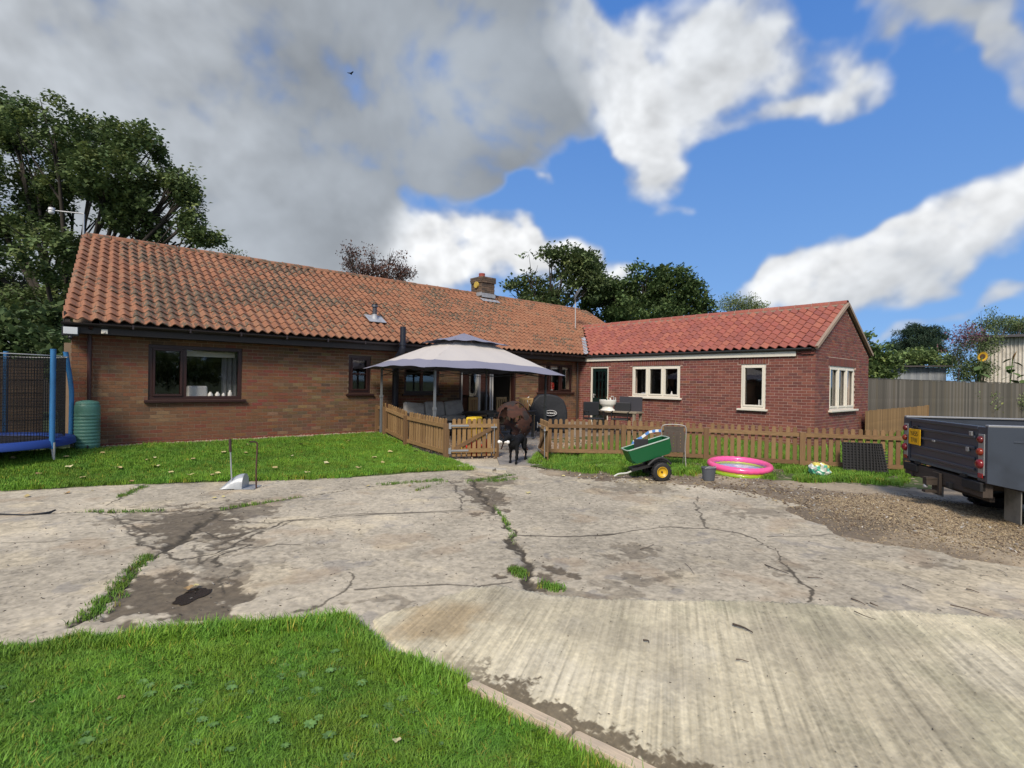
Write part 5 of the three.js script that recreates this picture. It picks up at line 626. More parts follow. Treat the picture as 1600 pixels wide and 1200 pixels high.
{ // galvanised scoop with two poles
  const p = on(388, 762), s = thing('metal_scoop', 'grey metal scoop with two upright handles standing on the concrete edge', 'scoop', p, 0.55); const z = new THREE.MeshStandardMaterial({ color: lin(0.4, 0.43, 0.46), map: blotT, roughness: 0.45, metalness: 0.35, side: THREE.DoubleSide });
  const N = 10, pos = [], uv = [], idx = []; for (let i = 0; i <= N; i++) for (let j = 0; j <= 6; j++) { const a = i / N * Math.PI, k = j / 6, r = 0.145 * Math.pow(Math.sin(a), 0.7) * (1 - k * k * 0.92); pos.push(-Math.cos(a) * mix(0.13, 0.165, k), 0.01 + r * 1.35, 0.1 - k * 0.0 + (k - 0.2) * 0.28 * 1); uv.push(i / N * 2, k); } for (let i = 0; i < N; i++) for (let j = 0; j < 6; j++) { const a = i * 7 + j; idx.push(a, a + 1, a + 7, a + 1, a + 8, a + 7); }
  const g = new THREE.BufferGeometry(); g.setAttribute('position', new THREE.Float32BufferAttribute(pos, 3)); g.setAttribute('uv', new THREE.Float32BufferAttribute(uv, 2)); g.setIndex(idx); g.computeVertexNormals(); g.rotateY(Math.PI + 0.4); part(s, 'scoop_pan', [g, box(0.3, 0.006, 0.26, 0, 0.006, 0).rotateY(Math.PI + 0.4)], z);
  const bk = ext(Array.from({ length: 13 }, (_, i) => { const a = i / 12 * Math.PI; return [-Math.cos(a) * 0.13, 0.01 + 0.145 * Math.pow(Math.sin(a), 0.7) * 1.33]; }), 0.004).translate(0, 0, 0.04).rotateY(0.4 + Math.PI).rotateY(0); part(s, 'back_plate', bk, z);
  part(s, 'handle', [tube([[-0.0, 0.0, 0.14], [0.0, 0.3, 0.135], [0.03, 0.62, 0.12], [0.01, 0.66, 0.11], [-0.08, 0.67, 0.09]], 0.011)], mat(0.07, 0.03, 0.025, 0.5), 'dark bent handle'); part(s, 'handle', [rod([-0.17, 0, -0.12], [-0.19, 0.55, -0.14], 0.01)], z); part(s, 'grip', [rod([-0.19, 0.53, -0.14], [-0.195, 0.71, -0.145], 0.019)], mat(0.05, 0.025, 0.025, 0.6)); }
{ // toy trailer tipped up
  const p = on(1012, 748), T = thing('toy_trailer', 'green toy tractor trailer with yellow wheel hubs, tipped up in front of the fence', 'toy trailer', p, -0.62); const gr = mat(0.005, 0.085, 0.027, 0.35), rimM = mat(0.33, 0.42, 0.36, 0.4), blk = mat(0.018, 0.018, 0.02, 0.6), yel = mat(0.62, 0.38, 0.015, 0.4);
  const tub = grp(T, 'tub'); tub.position.set(0.02, 0.36, 0); tub.rotation.z = 0.30;
  const W = 0.36, Lh = 0.36, Hh = 0.24, pos = (x, y, z) => V(x, y, z); const panel = (a, b, c, d) => { const g = new THREE.BufferGeometry(); g.setAttribute('position', new THREE.Float32BufferAttribute([a, b, c, d].flatMap((v) => v.toArray()), 3)); g.setAttribute('uv', new THREE.Float32BufferAttribute([0, 0, 1, 0, 1, 1, 0, 1], 2)); g.setIndex([0, 1, 2, 0, 2, 3]); g.computeVertexNormals(); return g; };
  const gd = new THREE.MeshStandardMaterial({ color: lin(0.006, 0.115, 0.035), roughness: 0.35, side: THREE.DoubleSide }); const k = 0.82, b = (s, q) => V(s * Lh * k, 0, q * W / 2 * k), t = (s, q) => V(s * Lh, Hh, q * W / 2);
  const prof = ext([[-Lh, Hh], [-Lh * 0.95, 0.08], [-Lh * 0.78, 0], [Lh * 0.8, 0], [Lh * 0.92, 0.06], [Lh, Hh]], 0.016, 0.004);
  part(tub, 'side_panel', prof.clone().translate(0, 0, W / 2 - 0.016), gr); part(tub, 'side_panel', prof.clone().translate(0, 0, -W / 2), gr);
  part(tub, 'end_panel', [beam([Lh * 0.93, 0.03, 0], [Lh, Hh, 0], W - 0.03, 0.016), beam([-Lh * 0.93, 0.03, 0], [-Lh, Hh, 0], W - 0.03, 0.016)], gr); part(tub, 'floor', box(Lh * 1.8, 0.016, W - 0.03, 0, 0.012, 0), gr); for (const z of [-0.1, 0, 0.1]) part(tub, 'floor_rib', box(Lh * 1.6, 0.012, 0.03, 0, 0.025, z), gr);
  part(tub, 'rim', [tube([[-Lh, Hh, -W / 2], [0, Hh + 0.0, -W / 2 - 0.006], [Lh - 0.03, Hh, -W / 2], [Lh + 0.005, Hh, -W / 2 + 0.04], [Lh + 0.015, Hh, 0], [Lh + 0.005, Hh, W / 2 - 0.04], [Lh - 0.03, Hh, W / 2], [0, Hh, W / 2 + 0.006], [-Lh + 0.03, Hh, W / 2], [-Lh - 0.005, Hh, W / 2 - 0.04], [-Lh - 0.012, Hh, 0], [-Lh, Hh, -W / 2]], 0.012, 6, 60)], rimM);
  for (const s of [-1, 1]) { const w = grp(T, 'wheel'); w.position.set(0.14, 0.155, s * 0.235); part(w, 'tyre', lathe([[0.07, -0.05], [0.13, -0.055], [0.152, -0.04], [0.155, 0], [0.152, 0.04], [0.13, 0.055], [0.07, 0.05]], 30).rotateX(Math.PI / 2), blk); for (let i = 0; i < 18; i++) { const a = i / 18 * 6.283; part(w, 'tread_lug', box(0.02, 0.015, 0.09, 0, 0.153, 0).rotateZ(a), blk); } part(w, 'hub', lathe([[0, 0.02], [0.03, 0.025], [0.06, 0.035], [0.082, 0.058], [0.088, 0.056], [0.088, 0.03]], 24).rotateX(Math.PI / 2).scale(1, 1, s), yel); part(w, 'axle_cap', new THREE.SphereGeometry(0.016, 10, 8).translate(0, 0, s * 0.03), mat(0.05, 0.02, 0.01, 0.5)); }
  part(T, 'axle', rod([0.14, 0.155, -0.2], [0.14, 0.155, 0.2], 0.014), blk); part(T, 'mudguard', [tube([[-0.08, 0.26, 0.23], [0.02, 0.345, 0.23], [0.12, 0.38, 0.23], [0.22, 0.35, 0.23], [0.3, 0.28, 0.23]], 0.022, 6), box(0.3, 0.05, 0.3, 0.12, 0.3, 0)], blk); part(T, 'drawbar', tube([[-0.2, 0.16, 0], [-0.36, 0.1, 0.02], [-0.5, 0.085, 0.02], [-0.58, 0.045, 0.02]], 0.015), mat(0.5, 0.52, 0.47, 0.4)); part(T, 'chassis', beam([-0.3, 0.16, 0], [0.2, 0.28, 0], 0.2, 0.05), blk);
  const ch = thing('black_crate', 'black plastic seat box lying inside the green toy trailer', 'crate', p.clone().add(V(-0.1, 0.43, 0)), -0.62); part(ch, 'box_base', rbox(0.22, 0.1, 0.2, -0.06, 0.0, 0.02, 0.012), blk); part(ch, 'box_back', (() => { const g = rbox(0.24, 0.2, 0.025, 0, 0, 0, 0.01); g.rotateX(-0.08); return g.translate(-0.04, 0.13, -0.06); })(), blk); }
{ // paddling pool
  const c = on(1155, 741), p = thing('paddling_pool', 'inflatable paddling pool with pink, yellow and green rings', 'paddling pool', c.clone().setY(-0.165), 0); p.quaternion.setFromAxisAngle(V(RT.x, 0, RT.z).normalize(), 0.075); const ring = (r, rr2, y) => { const g = new THREE.TorusGeometry(r, rr2, 16, 64).rotateX(Math.PI / 2).translate(0, y, 0), P = g.attributes.position; for (let i = 0; i < P.count; i++) { const a = Math.atan2(P.getZ(i), P.getX(i)); P.setY(i, P.getY(i) + 0.004 * Math.sin(a * 34)); } return g; }; const vin = (r, g, b) => new THREE.MeshPhysicalMaterial({ color: lin(r, g, b), roughness: 0.28, clearcoat: 0.3, side: THREE.DoubleSide });
  part(p, 'ring', ring(0.485, 0.04, 0.036), vin(0.25, 0.45, 0.03), 'green bottom ring'); part(p, 'ring', ring(0.482, 0.038, 0.074), vin(0.5, 0.5, 0.03), 'yellow middle ring'); part(p, 'ring', ring(0.49, 0.055, 0.13), vin(0.82, 0.10, 0.30), 'pink top ring');
  const bt = ltex(128, 128, (u, v) => { const f = fbm(u * 6, v * 6, 3); return f > 0.55 ? [0.75, 0.8, 0.82] : f > 0.42 ? [0.1, 0.42, 0.75] : [0.12, 0.55, 0.8]; }); part(p, 'floor', new THREE.CircleGeometry(0.46, 40).rotateX(-Math.PI / 2).translate(0, 0.05, 0), new THREE.MeshStandardMaterial({ map: bt, roughness: 0.4 })); part(p, 'water', new THREE.CircleGeometry(0.45, 40).rotateX(-Math.PI / 2).translate(0, 0.085, 0), new THREE.MeshPhysicalMaterial({ color: lin(0.7, 0.9, 0.95), roughness: 0.05, transmission: 0.9, thickness: 0, ior: 1.33 })); }
{ const b = thing('bucket', 'grey plastic bucket in front of the paddling pool', 'bucket', on(1107, 752).setY(-0.185)); const m = mat(0.085, 0.095, 0.115, 0.55, { side: THREE.DoubleSide }); part(b, 'pail', lathe([[0, 0.005], [0.088, 0], [0.092, 0.01], [0.112, 0.2], [0.118, 0.2], [0.118, 0.215], [0.106, 0.215], [0.086, 0.02], [0, 0.015]], 30), m); part(b, 'handle', tube([[-0.116, 0.2, 0], [-0.1, 0.235, 0.06], [0, 0.225, 0.12], [0.1, 0.235, 0.06], [0.116, 0.2, 0]], 0.005), mat(0.4, 0.4, 0.4, 0.4)); }
{ const b = thing('plastic_sack', 'green and yellow plastic sack crumpled on the grass by the fence', 'sack', on(1280, 747).setY(-0.165), 0.4); const g = new THREE.SphereGeometry(1, 40, 24), P = g.attributes.position; for (let i = 0; i < P.count; i++) { const x = P.getX(i), y = P.getY(i), z = P.getZ(i), n = 0.82 + 0.5 * (fbm3(x * 2 + 4, y * 2, z * 2, 4) - 0.5); P.setXYZ(i, x * 0.27 * n, Math.max(0, (y * 0.5 + 0.4) * 0.31 * n * (1 - 0.3 * x)), z * 0.2 * n); } g.computeVertexNormals(); const t = ltex(128, 64, (u, v) => { const f = fbm(u * 7, v * 5, 3); return v > 0.62 && f < 0.6 ? [0.68, 0.6, 0.12] : f > 0.6 ? [0.75, 0.78, 0.72] : [0.13, 0.52, 0.36]; }); part(b, 'sack', toCreasedNormals(g, 0.5), new THREE.MeshStandardMaterial({ map: t, roughness: 0.35 })); part(b, 'tied_neck', (() => { const q = new THREE.ConeGeometry(0.05, 0.12, 12).rotateZ(0.9); return q.translate(-0.2, 0.2, 0); })(), mat(0.62, 0.56, 0.2, 0.4)); }
{ // rubber mat leaning on the fence
  const m = thing('rubber_mat', 'black perforated rubber mat leaning against the picket fence', 'rubber mat', V(10.6, -0.2, 9.52), 0); const a = on(1318, 742), b = on(1388, 746); m.position.copy(a).setY(-0.19); const d = b.clone().sub(a); m.rotation.y = -Math.atan2(d.z, d.x); const W = Math.hypot(d.x, d.z), k = mat(0.012, 0.0125, 0.014, 0.75), gs = []; const H = 0.57;
  for (let i = 0; i <= 13; i++) gs.push(box(0.02, H, 0.02, W * (i / 13), H / 2, 0)); for (let j = 0; j <= 12; j++) gs.push(box(W, 0.018, 0.03, W / 2, H * j / 12, 0)); gs.push(box(W, H, 0.006, W / 2, H / 2, -0.008)); const g = merge(gs); g.rotateX(-0.14); const P = g.attributes.position; for (let i = 0; i < P.count; i++) { const y = P.getY(i), x = P.getX(i); P.setX(i, x - 0.09 * sstep(0.35, 0.57, y) * sstep(W * 0.6, W, x)); P.setZ(i, P.getZ(i) + 0.03 * Math.sin(x * 4)); } part(m, 'grid_mat', g, k); }
{ // perforated plastic garden seat standing in front of the fence
  const p = on(1052, 733), s = thing('folding_seat', 'brown perforated plastic folding seat on metal legs before the fence', 'seat', p.setY(-0.19), -0.95); const m = new THREE.MeshStandardMaterial({ color: lin(0.075, 0.06, 0.048), map: blotT, roughness: 0.75 }), st = mat(0.34, 0.33, 0.31, 0.5, { metalness: 0.4 });
  const W = 0.38, holes = []; for (let c = 0; c < 3; c++) for (let r = 0; r < 5; r++) { const x = -0.12 + c * 0.12, y = 0.1 + r * 0.062; holes.push(Array.from({ length: 8 }, (_, i) => [x + 0.013 * Math.cos(-i * 0.785), y + 0.016 * Math.sin(-i * 0.785)])); }
  part(s, 'seat_panel', ext([[-W / 2, 0], [W / 2, 0], [W / 2, 0.36], [W / 2 - 0.02, 0.38], [-W / 2 + 0.02, 0.38], [-W / 2, 0.36]], 0.022, 0.004, holes).translate(0, 0.31, 0), m); for (const x of [-0.06, 0.06]) part(s, 'rib', box(0.018, 0.32, 0.02, x, 0.48, 0.03), m); part(s, 'back_panel', rbox(W * 0.92, 0.1, 0.03, 0, 0.735, -0.015, 0.01), m); part(s, 'frame', [tube([[-W / 2 - 0.012, 0.0, 0.05], [-W / 2 - 0.012, 0.4, 0], [-W / 2 - 0.012, 0.79, -0.02], [W / 2 + 0.012, 0.79, -0.02], [W / 2 + 0.012, 0.4, 0], [W / 2 + 0.03, 0, 0.06]], 0.011, 8, 60)], st); part(s, 'leg', [rod([-W / 2, 0.32, 0], [-W / 2 + 0.02, 0, -0.18], 0.01), rod([W / 2, 0.32, 0], [W / 2 - 0.02, 0, -0.18], 0.01)], st); part(s, 'foot_bar', rod([-W / 2, 0.01, 0.06], [W / 2, 0.01, 0.06], 0.01), st); }
{ // bunting tape on the fence
  const t = thing('striped_tape', 'blue and white striped tape strung along the fence behind the toy trailer', 'tape'); const pts = [[985, 704], [990, 690], [1003, 683], [1014, 675], [1024, 673], [1034, 673]].map(([x, y], i) => at(x, y, 10.75 - i * 0.04)); for (let i = 0; i + 1 < pts.length; i++) for (let k = 0; k < 2; k++) { const a = pts[i].clone().lerp(pts[i + 1], k / 2), b = pts[i].clone().lerp(pts[i + 1], (k + 1) / 2); part(t, 'tape_stripe', beam(a, b, 0.006, 0.05), k ? mat(0.09, 0.25, 0.62, 0.5) : mat(0.75, 0.78, 0.8, 0.5)); } }
// timber edging in two lengths
{ const m = new THREE.MeshStandardMaterial({ color: lin(0.62, 0.52, 0.385), map: woodT, roughness: 0.9, bumpMap: woodT, bumpScale: 0.004 }); const bd = (label, a, b) => { const A = on(...a, -0.125), B = on(...b, -0.125), len = Math.hypot(B.x - A.x, B.z - A.z), g = new THREE.BoxGeometry(len, 0.14, 0.055, 40, 3, 3), P = g.attributes.position; for (let i = 0; i < P.count; i++) { const x = P.getX(i), n = 0.016 * (fbm(x * 9, P.getY(i) * 9 + P.getZ(i) * 7, 3) - 0.5); P.setY(i, P.getY(i) + n + (Math.abs(x) > len / 2 - 0.01 ? -0.006 : 0)); P.setZ(i, P.getZ(i) + n); } const uv = g.attributes.uv; for (let i = 0; i < uv.count; i++) uv.setXY(i, uv.getY(i), uv.getX(i) * len * 1.4); g.computeVertexNormals(); const o = solo('timber_edging', label, 'timber edging', g, m); o.position.set((A.x + B.x) / 2 + 0.02, -0.19, (A.z + B.z) / 2); o.rotation.y = -Math.atan2(B.z - A.z, B.x - A.x); };
  bd('pale timber edging board between the near lawn and the ribbed concrete, further length', [726, 1068], [884, 1146]); bd('pale timber edging board at the bottom edge beside the near lawn, nearer length', [890, 1150], [1180, 1292]); }
// cable on the concrete
{ const pts = [[-60, 800], [0, 803.5], [40, 804.5], [75, 801], [86, 797]].map(([x, y]) => on(x, y, -0.193)); solo('black_cable', 'thin black cable lying on the concrete at the left', 'cable', tube(pts, 0.011, 6, 30), blackPl); }
{ const lg = thing('log_pile', 'low pile of brown logs under the trampoline by the wall', 'log pile', V(-1.0, -0.02, -0.75)); const m = new THREE.MeshStandardMaterial({ color: lin(0.13, 0.085, 0.055), map: woodT, roughness: 1 }); for (let i = 0; i < 9; i++) part(lg, 'log', new THREE.CylinderGeometry(0.08, 0.085, rr(0.35, 0.5), 9).rotateX(Math.PI / 2 + rr(-0.1, 0.1)).rotateY(rr(-0.3, 0.3)).translate(-0.6 + (i % 6) * 0.2 + (i > 5 ? 0.3 : 0), 0.08 + (i > 5 ? 0.14 : 0), rr(-0.1, 0.1)), m); }

// ---------------------------------------------------------------- pick-up truck
{
  const t = thing('pickup_truck', 'dark blue grey pick-up truck at the right edge showing its tailgate and yellow plate', 'truck', V(7.88, -0.2, 11.44), -2.516);
  const paint = new THREE.MeshPhysicalMaterial({ color: lin(0.036, 0.047, 0.068), roughness: 0.5, clearcoat: 0.25, clearcoatRoughness: 0.4, map: blotT }), dirty = new THREE.MeshStandardMaterial({ color: lin(0.10, 0.11, 0.115), map: blotT, roughness: 0.85 }), rust = new THREE.MeshStandardMaterial({ color: lin(0.055, 0.042, 0.033), map: blotT, roughness: 0.95 }), rub = mat(0.012, 0.012, 0.013, 0.85), galv = mat(0.33, 0.34, 0.35, 0.45, { metalness: 0.5 });
  const W = 0.89, y0 = 0.58, y1 = 1.17, Lb = 1.75;
  const tg = part(t, 'tailgate', [rbox(1.42, 0.55, 0.03, -0.0, 0.875, -0.02, 0.008), rbox(1.46, 0.045, 0.05, 0, 1.15, -0.015, 0.012)], paint);
  for (let i = 0; i < 4; i++) part(tg, 'pressing', rbox(1.36, 0.032, 0.022, 0, 0.69 + i * 0.118, 0.001, 0.009, 3), paint);
  part(tg, 'hinge', [box(0.1, 0.03, 0.03, -0.5, 0.6, 0.01), box(0.1, 0.03, 0.03, 0.5, 0.6, 0.01)], rub); part(tg, 'latch', [rbox(0.06, 0.025, 0.02, -0.12, 0.92, 0.012, 0.006), rbox(0.05, 0.05, 0.02, 0.56, 0.9, 0.01, 0.006), rbox(0.05, 0.05, 0.02, 0.62, 1.08, 0.01, 0.006)], galv);
  const cv = document.createElement('canvas'); cv.width = 288; cv.height = 208; const c = cv.getContext('2d'); c.fillStyle = '#e9b008'; c.fillRect(0, 0, 288, 208); c.fillStyle = '#0b0b0b'; c.font = 'bold 88px sans-serif'; c.textAlign = 'center'; c.textBaseline = 'middle'; c.fillText('YA55', 144, 58); c.fillText('TFW', 144, 150); const pt = new THREE.CanvasTexture(cv); pt.colorSpace = THREE.SRGBColorSpace;
  const pl = part(t, 'number_plate', rbox(0.285, 0.206, 0.012, -0.555, 0.93, 0.024, 0.008), mat(0.70, 0.40, 0.01, 0.4)); part(pl, 'plate_lettering', new THREE.PlaneGeometry(0.27, 0.194).translate(-0.555, 0.93, 0.0325), new THREE.MeshStandardMaterial({ map: pt, roughness: 0.4 })); part(t, 'plate_lamp', rbox(0.1, 0.035, 0.03, -0.555, 1.06, 0.015, 0.008), rub);
  for (const s of [-1, 1]) {
    part(t, 'corner_post', [rbox(0.165, y1 - y0, 0.05, s * (W - 0.083), (y0 + y1) / 2, -0.02, 0.012)], paint);
    part(t, 'side_panel', ext([[0, y0 - 0.0], [0, y1], [Lb, y1], [Lb, y0 - 0.02], [1.36, y0 - 0.04], [1.3, 0.8], [1.18, 0.93], [0.78, 0.93], [0.62, 0.8], [0.52, y0 - 0.10]], 0.03, 0.004).rotateY(Math.PI / 2).translate(s > 0 ? W - 0.03 : -W, 0, -0.0), paint);
    part(t, 'side_crease', rbox(0.012, 0.02, Lb - 0.3, s * (W + 0.004), 1.02, -0.95, 0.005), paint); part(t, 'top_rail', rbox(0.06, 0.025, Lb, s * (W - 0.025), y1 + 0.01, -Lb / 2, 0.008), galv);
    const lp = grp(t, 'light_cluster'); const x = s * (W - 0.085); part(lp, 'backing', rbox(0.1, 0.44, 0.012, x, 0.87, 0.01, 0.005), galv);
    for (const [y, r, m, h] of [[1.03, 0.037, mat(0.11, 0.01, 0.01, 0.2), 0.035], [0.9, 0.04, mat(0.2, 0.025, 0.01, 0.2), 0.04], [0.77, 0.05, mat(0.17, 0.012, 0.016, 0.2), 0.045]]) part(lp, 'lamp_lens', lathe([[0, h], [r * 0.5, h * 0.95], [r * 0.85, h * 0.75], [r, h * 0.4], [r, 0]], 22).rotateX(Math.PI / 2).translate(x, y, 0.016), m);
    part(lp, 'reflector', rbox(0.08, 0.05, 0.012, x, 0.645, 0.018, 0.006), mat(0.22, 0.012, 0.012, 0.25));
    const wz = -0.98, w = grp(t, 'wheel'); w.position.set(s * 0.72, 0.37, wz); part(w, 'tyre', lathe([[0.2, -0.1], [0.3, -0.115], [0.355, -0.1], [0.37, -0.05], [0.372, 0.05], [0.355, 0.1], [0.3, 0.115], [0.2, 0.1]], 40).rotateZ(Math.PI / 2), rub); const lug = []; for (let i = 0; i < 26; i++) for (const o of [-0.055, 0.055]) lug.push(box(0.09, 0.02, 0.045, o, 0.37, 0).rotateX((i + (o > 0 ? 0.5 : 0)) / 26 * 6.283)); part(w, 'tread', lug, rub); part(w, 'rim', lathe([[0, 0.03], [0.06, 0.035], [0.1, 0.0], [0.17, 0.01], [0.2, 0.07], [0.205, 0.1]], 30).rotateZ(-s * Math.PI / 2), dirty);
    part(t, 'mudflap', rbox(0.26, 0.36, 0.012, s * 0.72, 0.33, -0.33, 0.004), new THREE.MeshStandardMaterial({ color: lin(0.2, 0.195, 0.175), map: blotT, roughness: 0.95 })); part(t, 'flap_bracket', box(0.28, 0.04, 0.03, s * 0.72, 0.52, -0.33), rust);
    part(t, 'chassis_rail', box(0.08, 0.13, 2.4, s * 0.42, 0.5, -1.3), rust);
    part(t, 'bumperette', [rbox(0.34, 0.1, 0.06, s * 0.66, 0.52, 0.0, 0.012)], rub);
  }
  part(t, 'load_floor', box(2 * W - 0.06, 0.03, Lb, 0, 0.62, -Lb / 2), dirty); part(t, 'bulkhead', box(2 * W - 0.02, 0.58, 0.03, 0, 0.88, -Lb), paint);
  part(t, 'rear_crossmember', [box(1.66, 0.15, 0.09, 0, 0.49, -0.04), box(1.3, 0.06, 0.05, 0, 0.37, -0.18)], rust); part(t, 'axle', [rod([-0.7, 0.37, -0.98], [0.7, 0.37, -0.98], 0.05, 12), new THREE.SphereGeometry(0.16, 16, 12).translate(0.15, 0.37, -0.98)], rust);
  const hb = grp(t, 'tow_hitch'); part(hb, 'drop_plate', [box(0.16, 0.26, 0.03, 0, 0.42, 0.03), box(0.08, 0.03, 0.16, 0, 0.32, 0.09)], rust); part(hb, 'tow_ball', new THREE.SphereGeometry(0.026, 14, 10).translate(0, 0.375, 0.15), galv); part(hb, 'tow_jaw', [box(0.09, 0.08, 0.12, 0, 0.44, 0.1), box(0.1, 0.02, 0.13, 0, 0.48, 0.1)], rust); part(t, 'exhaust_pipe', rod([-0.52, 0.45, -1.2], [-0.62, 0.42, 0.02], 0.026), rust); part(t, 'trailer_socket', rbox(0.07, 0.07, 0.06, 0.26, 0.44, 0.02, 0.01), rub);
  part(t, 'cab', (() => { const g = ext([[1.78, 0.55], [1.78, 1.25], [1.9, 1.92], [2.9, 1.95], [3.35, 1.3], [4.25, 1.2], [4.3, 0.6], [3.95, 0.55], [3.8, 0.85], [3.4, 0.85], [3.2, 0.55]], 2 * W - 0.06, 0.02); return g.rotateY(Math.PI / 2).translate(-W + 0.03, 0, 0); })(), paint); part(t, 'cab_window', [box(2 * W + 0.01, 0.45, 0.85, 0, 1.55, -2.42), box(1.3, 0.4, 0.05, 0, 1.55, -1.83)], mat(0.012, 0.014, 0.016, 0.08));
  for (const s of [-1, 1]) part(t, 'wheel', lathe([[0, -0.1], [0.3, -0.115], [0.355, -0.1], [0.37, -0.05], [0.372, 0.05], [0.355, 0.1], [0.3, 0.115], [0, 0.1]], 36).rotateZ(Math.PI / 2).translate(s * 0.72, 0.37, -3.6), rub);
}
// ---------------------------------------------------------------- behind the fence
{
  const a = at(1526, 600, 31), b = at(1801, 600, 26.6), d = b.clone().sub(a).setY(0), len = d.length(), top = at(1526, 527, 31).y, turn = -Math.atan2(d.z, d.x);
  const s = thing('corrugated_shed', 'cream corrugated metal shed behind the grey fence at the right edge', 'shed', V(a.x, -0.25, a.z), turn); const g = sheet(0, len, 0, top + 0.25, 0.02, 1.2, (x) => 0.03 * clamp(Math.sin(x * 38) * 2.2, -1, 1), () => true, (x, z) => [x, z]); g.rotateX(-Math.PI / 2).scale(1, 1, 1); g.computeBoundingBox(); if (g.boundingBox.min.y < -0.5) g.translate(0, -g.boundingBox.min.y, 0);
  part(s, 'wall', g, new THREE.MeshStandardMaterial({ color: lin(0.56, 0.53, 0.47), map: blotT, roughness: 0.7, side: THREE.DoubleSide })); part(s, 'side_wall', [box(0.1, top + 0.2, 5, 0.05, (top + 0.2) / 2, -2.6), box(len, top + 0.2, 0.1, len / 2, (top + 0.2) / 2, -5)], mat(0.5, 0.48, 0.43, 0.7)); part(s, 'roof', (() => { const q = new THREE.BoxGeometry(len + 0.7, 0.14, 5.8); q.rotateX(0.03); return q.translate(len / 2, top + 0.33, -2.4); })(), mat(0.075, 0.072, 0.08, 0.8));
}
{
  const a = at(1397, 597, 33), b = at(1478, 597, 35), d = b.clone().sub(a).setY(0), len = d.length(), top = at(1397, 572, 33).y, s = thing('low_shed', 'low grey blue boarded shed under trees behind the grey fence', 'shed', V(a.x, -0.25, a.z), -Math.atan2(d.z, d.x)); const gm = [[0.3, 0.33, 0.37], [0.26, 0.29, 0.33], [0.34, 0.37, 0.4]].map((q) => mat(...q, 0.9)); const n = 17; for (let i = 0; i < n; i++) part(s, 'board', box(len / n - 0.02, top + 0.25, 0.03, (i + 0.5) * len / n, (top + 0.25) / 2, (i % 2) * 0.012), gm[i % 3]); part(s, 'wall', box(len, top + 0.2, 2.5, len / 2, (top + 0.2) / 2, -1.3), gm[1]); part(s, 'roof', (() => { const g = new THREE.BoxGeometry(len + 1.2, 0.08, 3.2); g.rotateZ(0.03); return g.translate(len / 2 - 0.3, top + 0.3, -1.2); })(), mat(0.09, 0.08, 0.075, 0.9));
  const c = at(1424, 576, 38), e = at(1496, 574, 39), dd = e.clone().sub(c).setY(0), l2 = dd.length(), r = thing('barn', 'barn with a grey brown corrugated roof just above the low shed', 'barn', V(c.x, -0.25, c.z), -Math.atan2(dd.z, dd.x)); const g = sheet(0, l2, 0, 2.0, 0.08, 0.5, (x) => 0.06 * Math.sin(x * 16), () => true, (x, z) => [x, z]); g.rotateX(0.55).translate(0, at(0, 563, 38).y + 0.25, -1.6); part(r, 'roof', g, new THREE.MeshStandardMaterial({ color: lin(0.3, 0.26, 0.22), map: blotT, roughness: 0.95, side: THREE.DoubleSide })); part(r, 'wall', box(l2, 2.2, 1.4, l2 / 2, 1.1, -1.0), gm[1]);
}
// ---------------------------------------------------------------- trees
function taper(pts, r0, r1, n = 7) { const c = new THREE.CatmullRomCurve3(pts), seg = Math.max(4, pts.length * 3), g = new THREE.TubeGeometry(c, seg, 1, n, false), P = g.attributes.position; for (let i = 0; i <= seg; i++) { const q = c.getPointAt(i / seg), r = mix(r0, r1, i / seg); for (let j = 0; j <= n; j++) { const k = i * (n + 1) + j; P.setXYZ(k, q.x + (P.getX(k) - q.x) * r, q.y + (P.getY(k) - q.y) * r, q.z + (P.getZ(k) - q.z) * r); } } return g; }
function clumpG(n, size, spread, long = 1.5, seed = 5) { const R = mulberry(seed), gs = []; for (let i = 0; i < n; i++) { const l = size * (0.7 + 0.6 * R()), w = l / long, g = new THREE.BufferGeometry(); g.setAttribute('position', new THREE.Float32BufferAttribute([0, 0, 0, w / 2, 0.12 * l, l * 0.45, 0, 0, l, -w / 2, 0.12 * l, l * 0.45], 3)); g.setAttribute('uv', new THREE.Float32BufferAttribute([0.5, 0, 1, 0.5, 0.5, 1, 0, 0.5], 2)); g.setIndex([0, 1, 2, 0, 2, 3]); g.computeVertexNormals(); g.rotateX(-1.2 + R() * 2.0); g.rotateY(R() * 6.28); const q = V(R() - 0.5, R() - 0.5, R() - 0.5).normalize().multiplyScalar(spread * Math.cbrt(R())); g.translate(q.x, q.y * 0.75, q.z); gs.push(g); } return merge(gs); }
const leafM = (r, g, b, t = 0.25) => new THREE.MeshPhysicalMaterial({ color: lin(r * 3.6, g * 3.3, b * 3.9), roughness: 0.85, side: THREE.DoubleSide, transmission: 0.3, thickness: 0, specularIntensity: 0.3 });
const barkM = new THREE.MeshStandardMaterial({ color: lin(0.05, 0.043, 0.036), map: blotT, roughness: 1 });
const bigClump = clumpG(16, 0.17, 0.34, 1.35, 11), midClump = clumpG(16, 0.22, 0.42, 1.5, 12), fineClump = clumpG(22, 0.12, 0.36, 2, 13), pineClump = clumpG(30, 0.3, 0.34, 7, 14);
